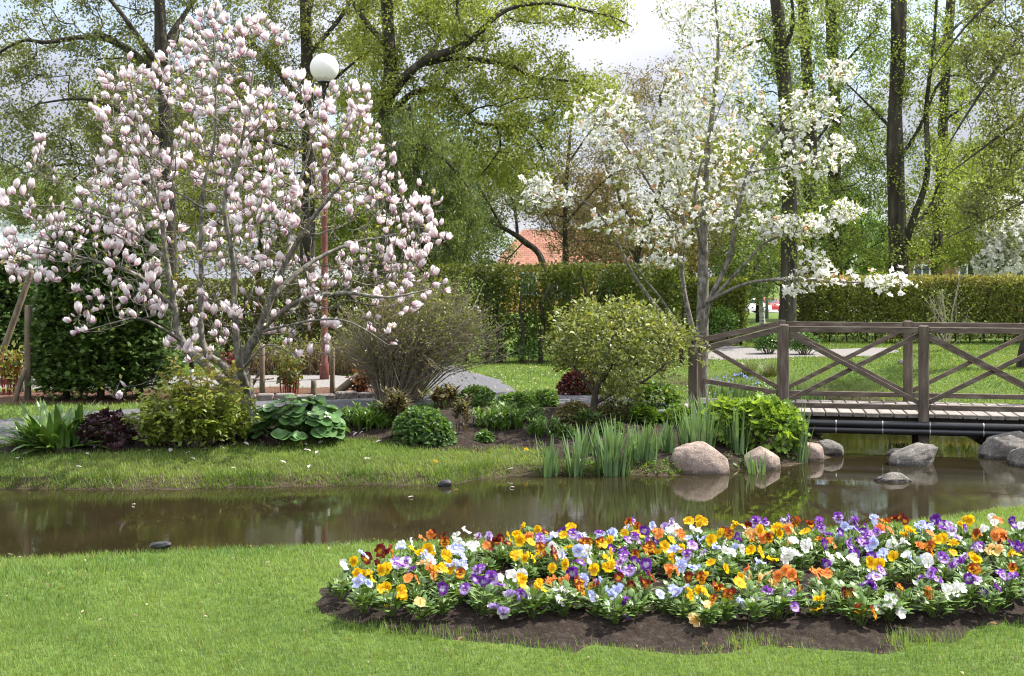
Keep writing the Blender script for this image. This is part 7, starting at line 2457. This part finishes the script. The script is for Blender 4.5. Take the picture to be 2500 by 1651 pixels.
# house with orange tiled roof behind the middle hedge
D = 66.0
X = lambda px, D: (px - CX) * D / F
Z = lambda py, D: CAM_Z - (py - HY) * D / F
hx0, hx1 = X(1205, D), X(1730, D)
zb = gz((hx0 + hx1) / 2, D) - 0.1
t = thing('tiled_house', 'low ochre house with orange tiled hip roof behind the middle hedge', 'house', ((hx0 + hx1) / 2, D, zb))
eave = Z(648, D)
wbox('wall', 'yellow_wall', t, (hx0 + 0.35, D, zb), (hx1 - 0.35, D + 7, eave - 0.1))
mb = MB()
hip_roof(mb, hx0, hx1, D - 0.4, D + 7.4, eave, Z(566, D) + 0.25, 1.6)
mb.build('roof', M['orange_tiles'], t, smooth=False)
for px in (1290, 1380, 1480, 1590, 1680):
    add_window(t, X(px, D) - 0.5, X(px, D) + 0.5, zb + 1.0, zb + 2.3, D - 0.02)
wbox('chimney', 'brick', t, (hx0 + 5.6, D + 3.0, eave + 1.0), (hx0 + 6.3, D + 3.7, Z(566, D) + 0.9), 0.02)
# brick house at the right
D = 58.0
hx0, hx1 = X(2195, D), X(2640, D)
zb = gz((hx0 + hx1) / 2, D) - 0.1
t = thing('brick_house', 'red brick house with white-framed windows behind the right hedge', 'house', ((hx0 + hx1) / 2, D, zb))
eave = Z(602, D)
wbox('wall', 'brick', t, (hx0, D, zb), (hx1, D + 7, eave))
mb = MB()
hip_roof(mb, hx0 - 0.35, hx1 + 0.35, D - 0.4, D + 7.4, eave + 0.12, eave + 2.2, 2.5)
mb.build('roof', M['grey_roof'], t, smooth=False)
for px in (2250, 2360, 2480):
    add_window(t, X(px, D) - 0.42, X(px, D) + 0.42, Z(688, D), Z(645, D), D - 0.02)
# pale low building behind the left evergreens
D = 42.0
hx0, hx1 = X(-120, D), X(212, D)
zb = gz((hx0 + hx1) / 2, D) - 0.1
t = thing('pale_building', 'low building with pale whitish roof behind the left evergreens', 'building', ((hx0 + hx1) / 2, D, zb))
eave = Z(612, D)
wbox('wall', 'white_paint', t, (hx0 + 0.2, D, zb), (hx1 - 0.2, D + 6, eave - 0.1))
mb = MB()
hip_roof(mb, hx0, hx1, D - 0.3, D + 6.3, eave, Z(520, D), 0.9)
mb.build('roof', M['pale_roof'], t, smooth=False)
for px in (0, 90):
    add_window(t, X(px, D) - 0.45, X(px, D) + 0.45, zb + 0.9, zb + 2.0, D - 0.02)

# ------------------------------------------------------------------ parked cars on the far street
def car(px, D, paint, label, heading):
    x = X(px, D)
    zb = gz(x, D) + 0.06
    t = thing('parked_car', label, 'car', (x, D, zb), 'cars on the far street')
    ca, sa = math.cos(heading), math.sin(heading)
    Rm = np.array([(ca, -sa, 0), (sa, ca, 0), (0, 0, 1)])
    off = np.array([x, D, zb])
    prof = [(-2.1, 0.28), (-2.15, 0.55), (-2.05, 0.78), (-1.75, 0.90), (-1.25, 0.95), (-0.75, 1.40), (0.0, 1.46), (0.75, 1.40), (1.35, 0.96), (1.95, 0.84), (2.12, 0.66), (2.15, 0.42), (2.05, 0.26)]
    def shell(mb, pr, w, tuck):
        n = len(pr)
        sec = []
        for wy in (-w, -w * 0.9, w * 0.9, w):
            e = 0.05 if abs(wy) == w else 0.0
            sec.append([(a * (1 - e * 0.5), wy * (1 - tuck * max(0, z - 0.9)), z - e * 0.4) for a, z in pr])
        v = np.array(sec).reshape(-1, 3)
        f = [(j * n + i, j * n + (i + 1) % n, (j + 1) * n + (i + 1) % n, (j + 1) * n + i) for j in range(3) for i in range(n)]
        mb.add(v @ Rm.T + off, f)
        k = mb.n - 4 * n
        mb.f.append(np.array([[k + i for i in range(n)][::-1]]))
        mb.f.append(np.array([[k + 3 * n + i for i in range(n)]]))
    mb = MB()
    shell(mb, prof, 0.86, 0.25)
    mb.build('body', M[paint], t)
    mb = MB()
    glass = [(-1.18, 0.97), (-0.74, 1.34), (0.72, 1.34), (1.26, 0.97)]
    for sgn in (-1, 1):
        v = np.array([(a, sgn * (0.872 - 0.22 * max(0, z - 0.9)), z) for a, z in glass])
        mb.add(v @ Rm.T + off, [(0, 1, 2, 3)])
    v = np.array([(1.375, -0.62, 0.99), (1.375, 0.62, 0.99), (0.80, 0.55, 1.40), (0.80, -0.55, 1.40)])
    mb.add(v @ Rm.T + off + np.array([0, 0, 0.005]), [(0, 1, 2, 3)])
    v = np.array([(-1.285, -0.62, 0.975), (-1.285, 0.62, 0.975), (-0.80, 0.55, 1.40), (-0.80, -0.55, 1.40)])
    mb.add(v @ Rm.T + off + np.array([0, 0, 0.005]), [(0, 1, 2, 3)])
    mb.build('windows', M['window_glass'], t, smooth=False)
    for wx in (-1.3, 1.35):
        for wy in (-0.80, 0.80):
            mb = MB()
            a = off + Rm @ np.array([wx, wy - 0.09, 0.31])
            c = off + Rm @ np.array([wx, wy + 0.09, 0.31])
            tube(mb, [a, c], 0.31, 18)
            w = mb.build('wheel', M['rubber'], t)
            mb = MB()
            a = off + Rm @ np.array([wx, wy - 0.096, 0.31])
            c = off + Rm @ np.array([wx, wy + 0.096, 0.31])
            tube(mb, [a, c], 0.18, 14)
            mb.build('rim', M['steel'], w)
    for sgn in (-1, 1):
        mb = MB()
        box(mb, (2.06, sgn * 0.66 - 0.14, 0.62), (2.16, sgn * 0.66 + 0.14, 0.74), 0.02, Rm, off)
        mb.build('headlight', M['white_paint'], t, smooth=False)
        mb = MB()
        box(mb, (-2.14, sgn * 0.70 - 0.10, 0.60), (-2.06, sgn * 0.70 + 0.10, 0.78), 0.02, Rm, off)
        mb.build('tail_light', M['red_car_paint'], t, smooth=False)
car(1826, 118, 'white_car_paint', 'white car parked on the street beyond the hedge gap', 0.35)
car(1872, 126, 'red_car_paint', 'red car parked on the street beyond the hedge gap', 1.9)
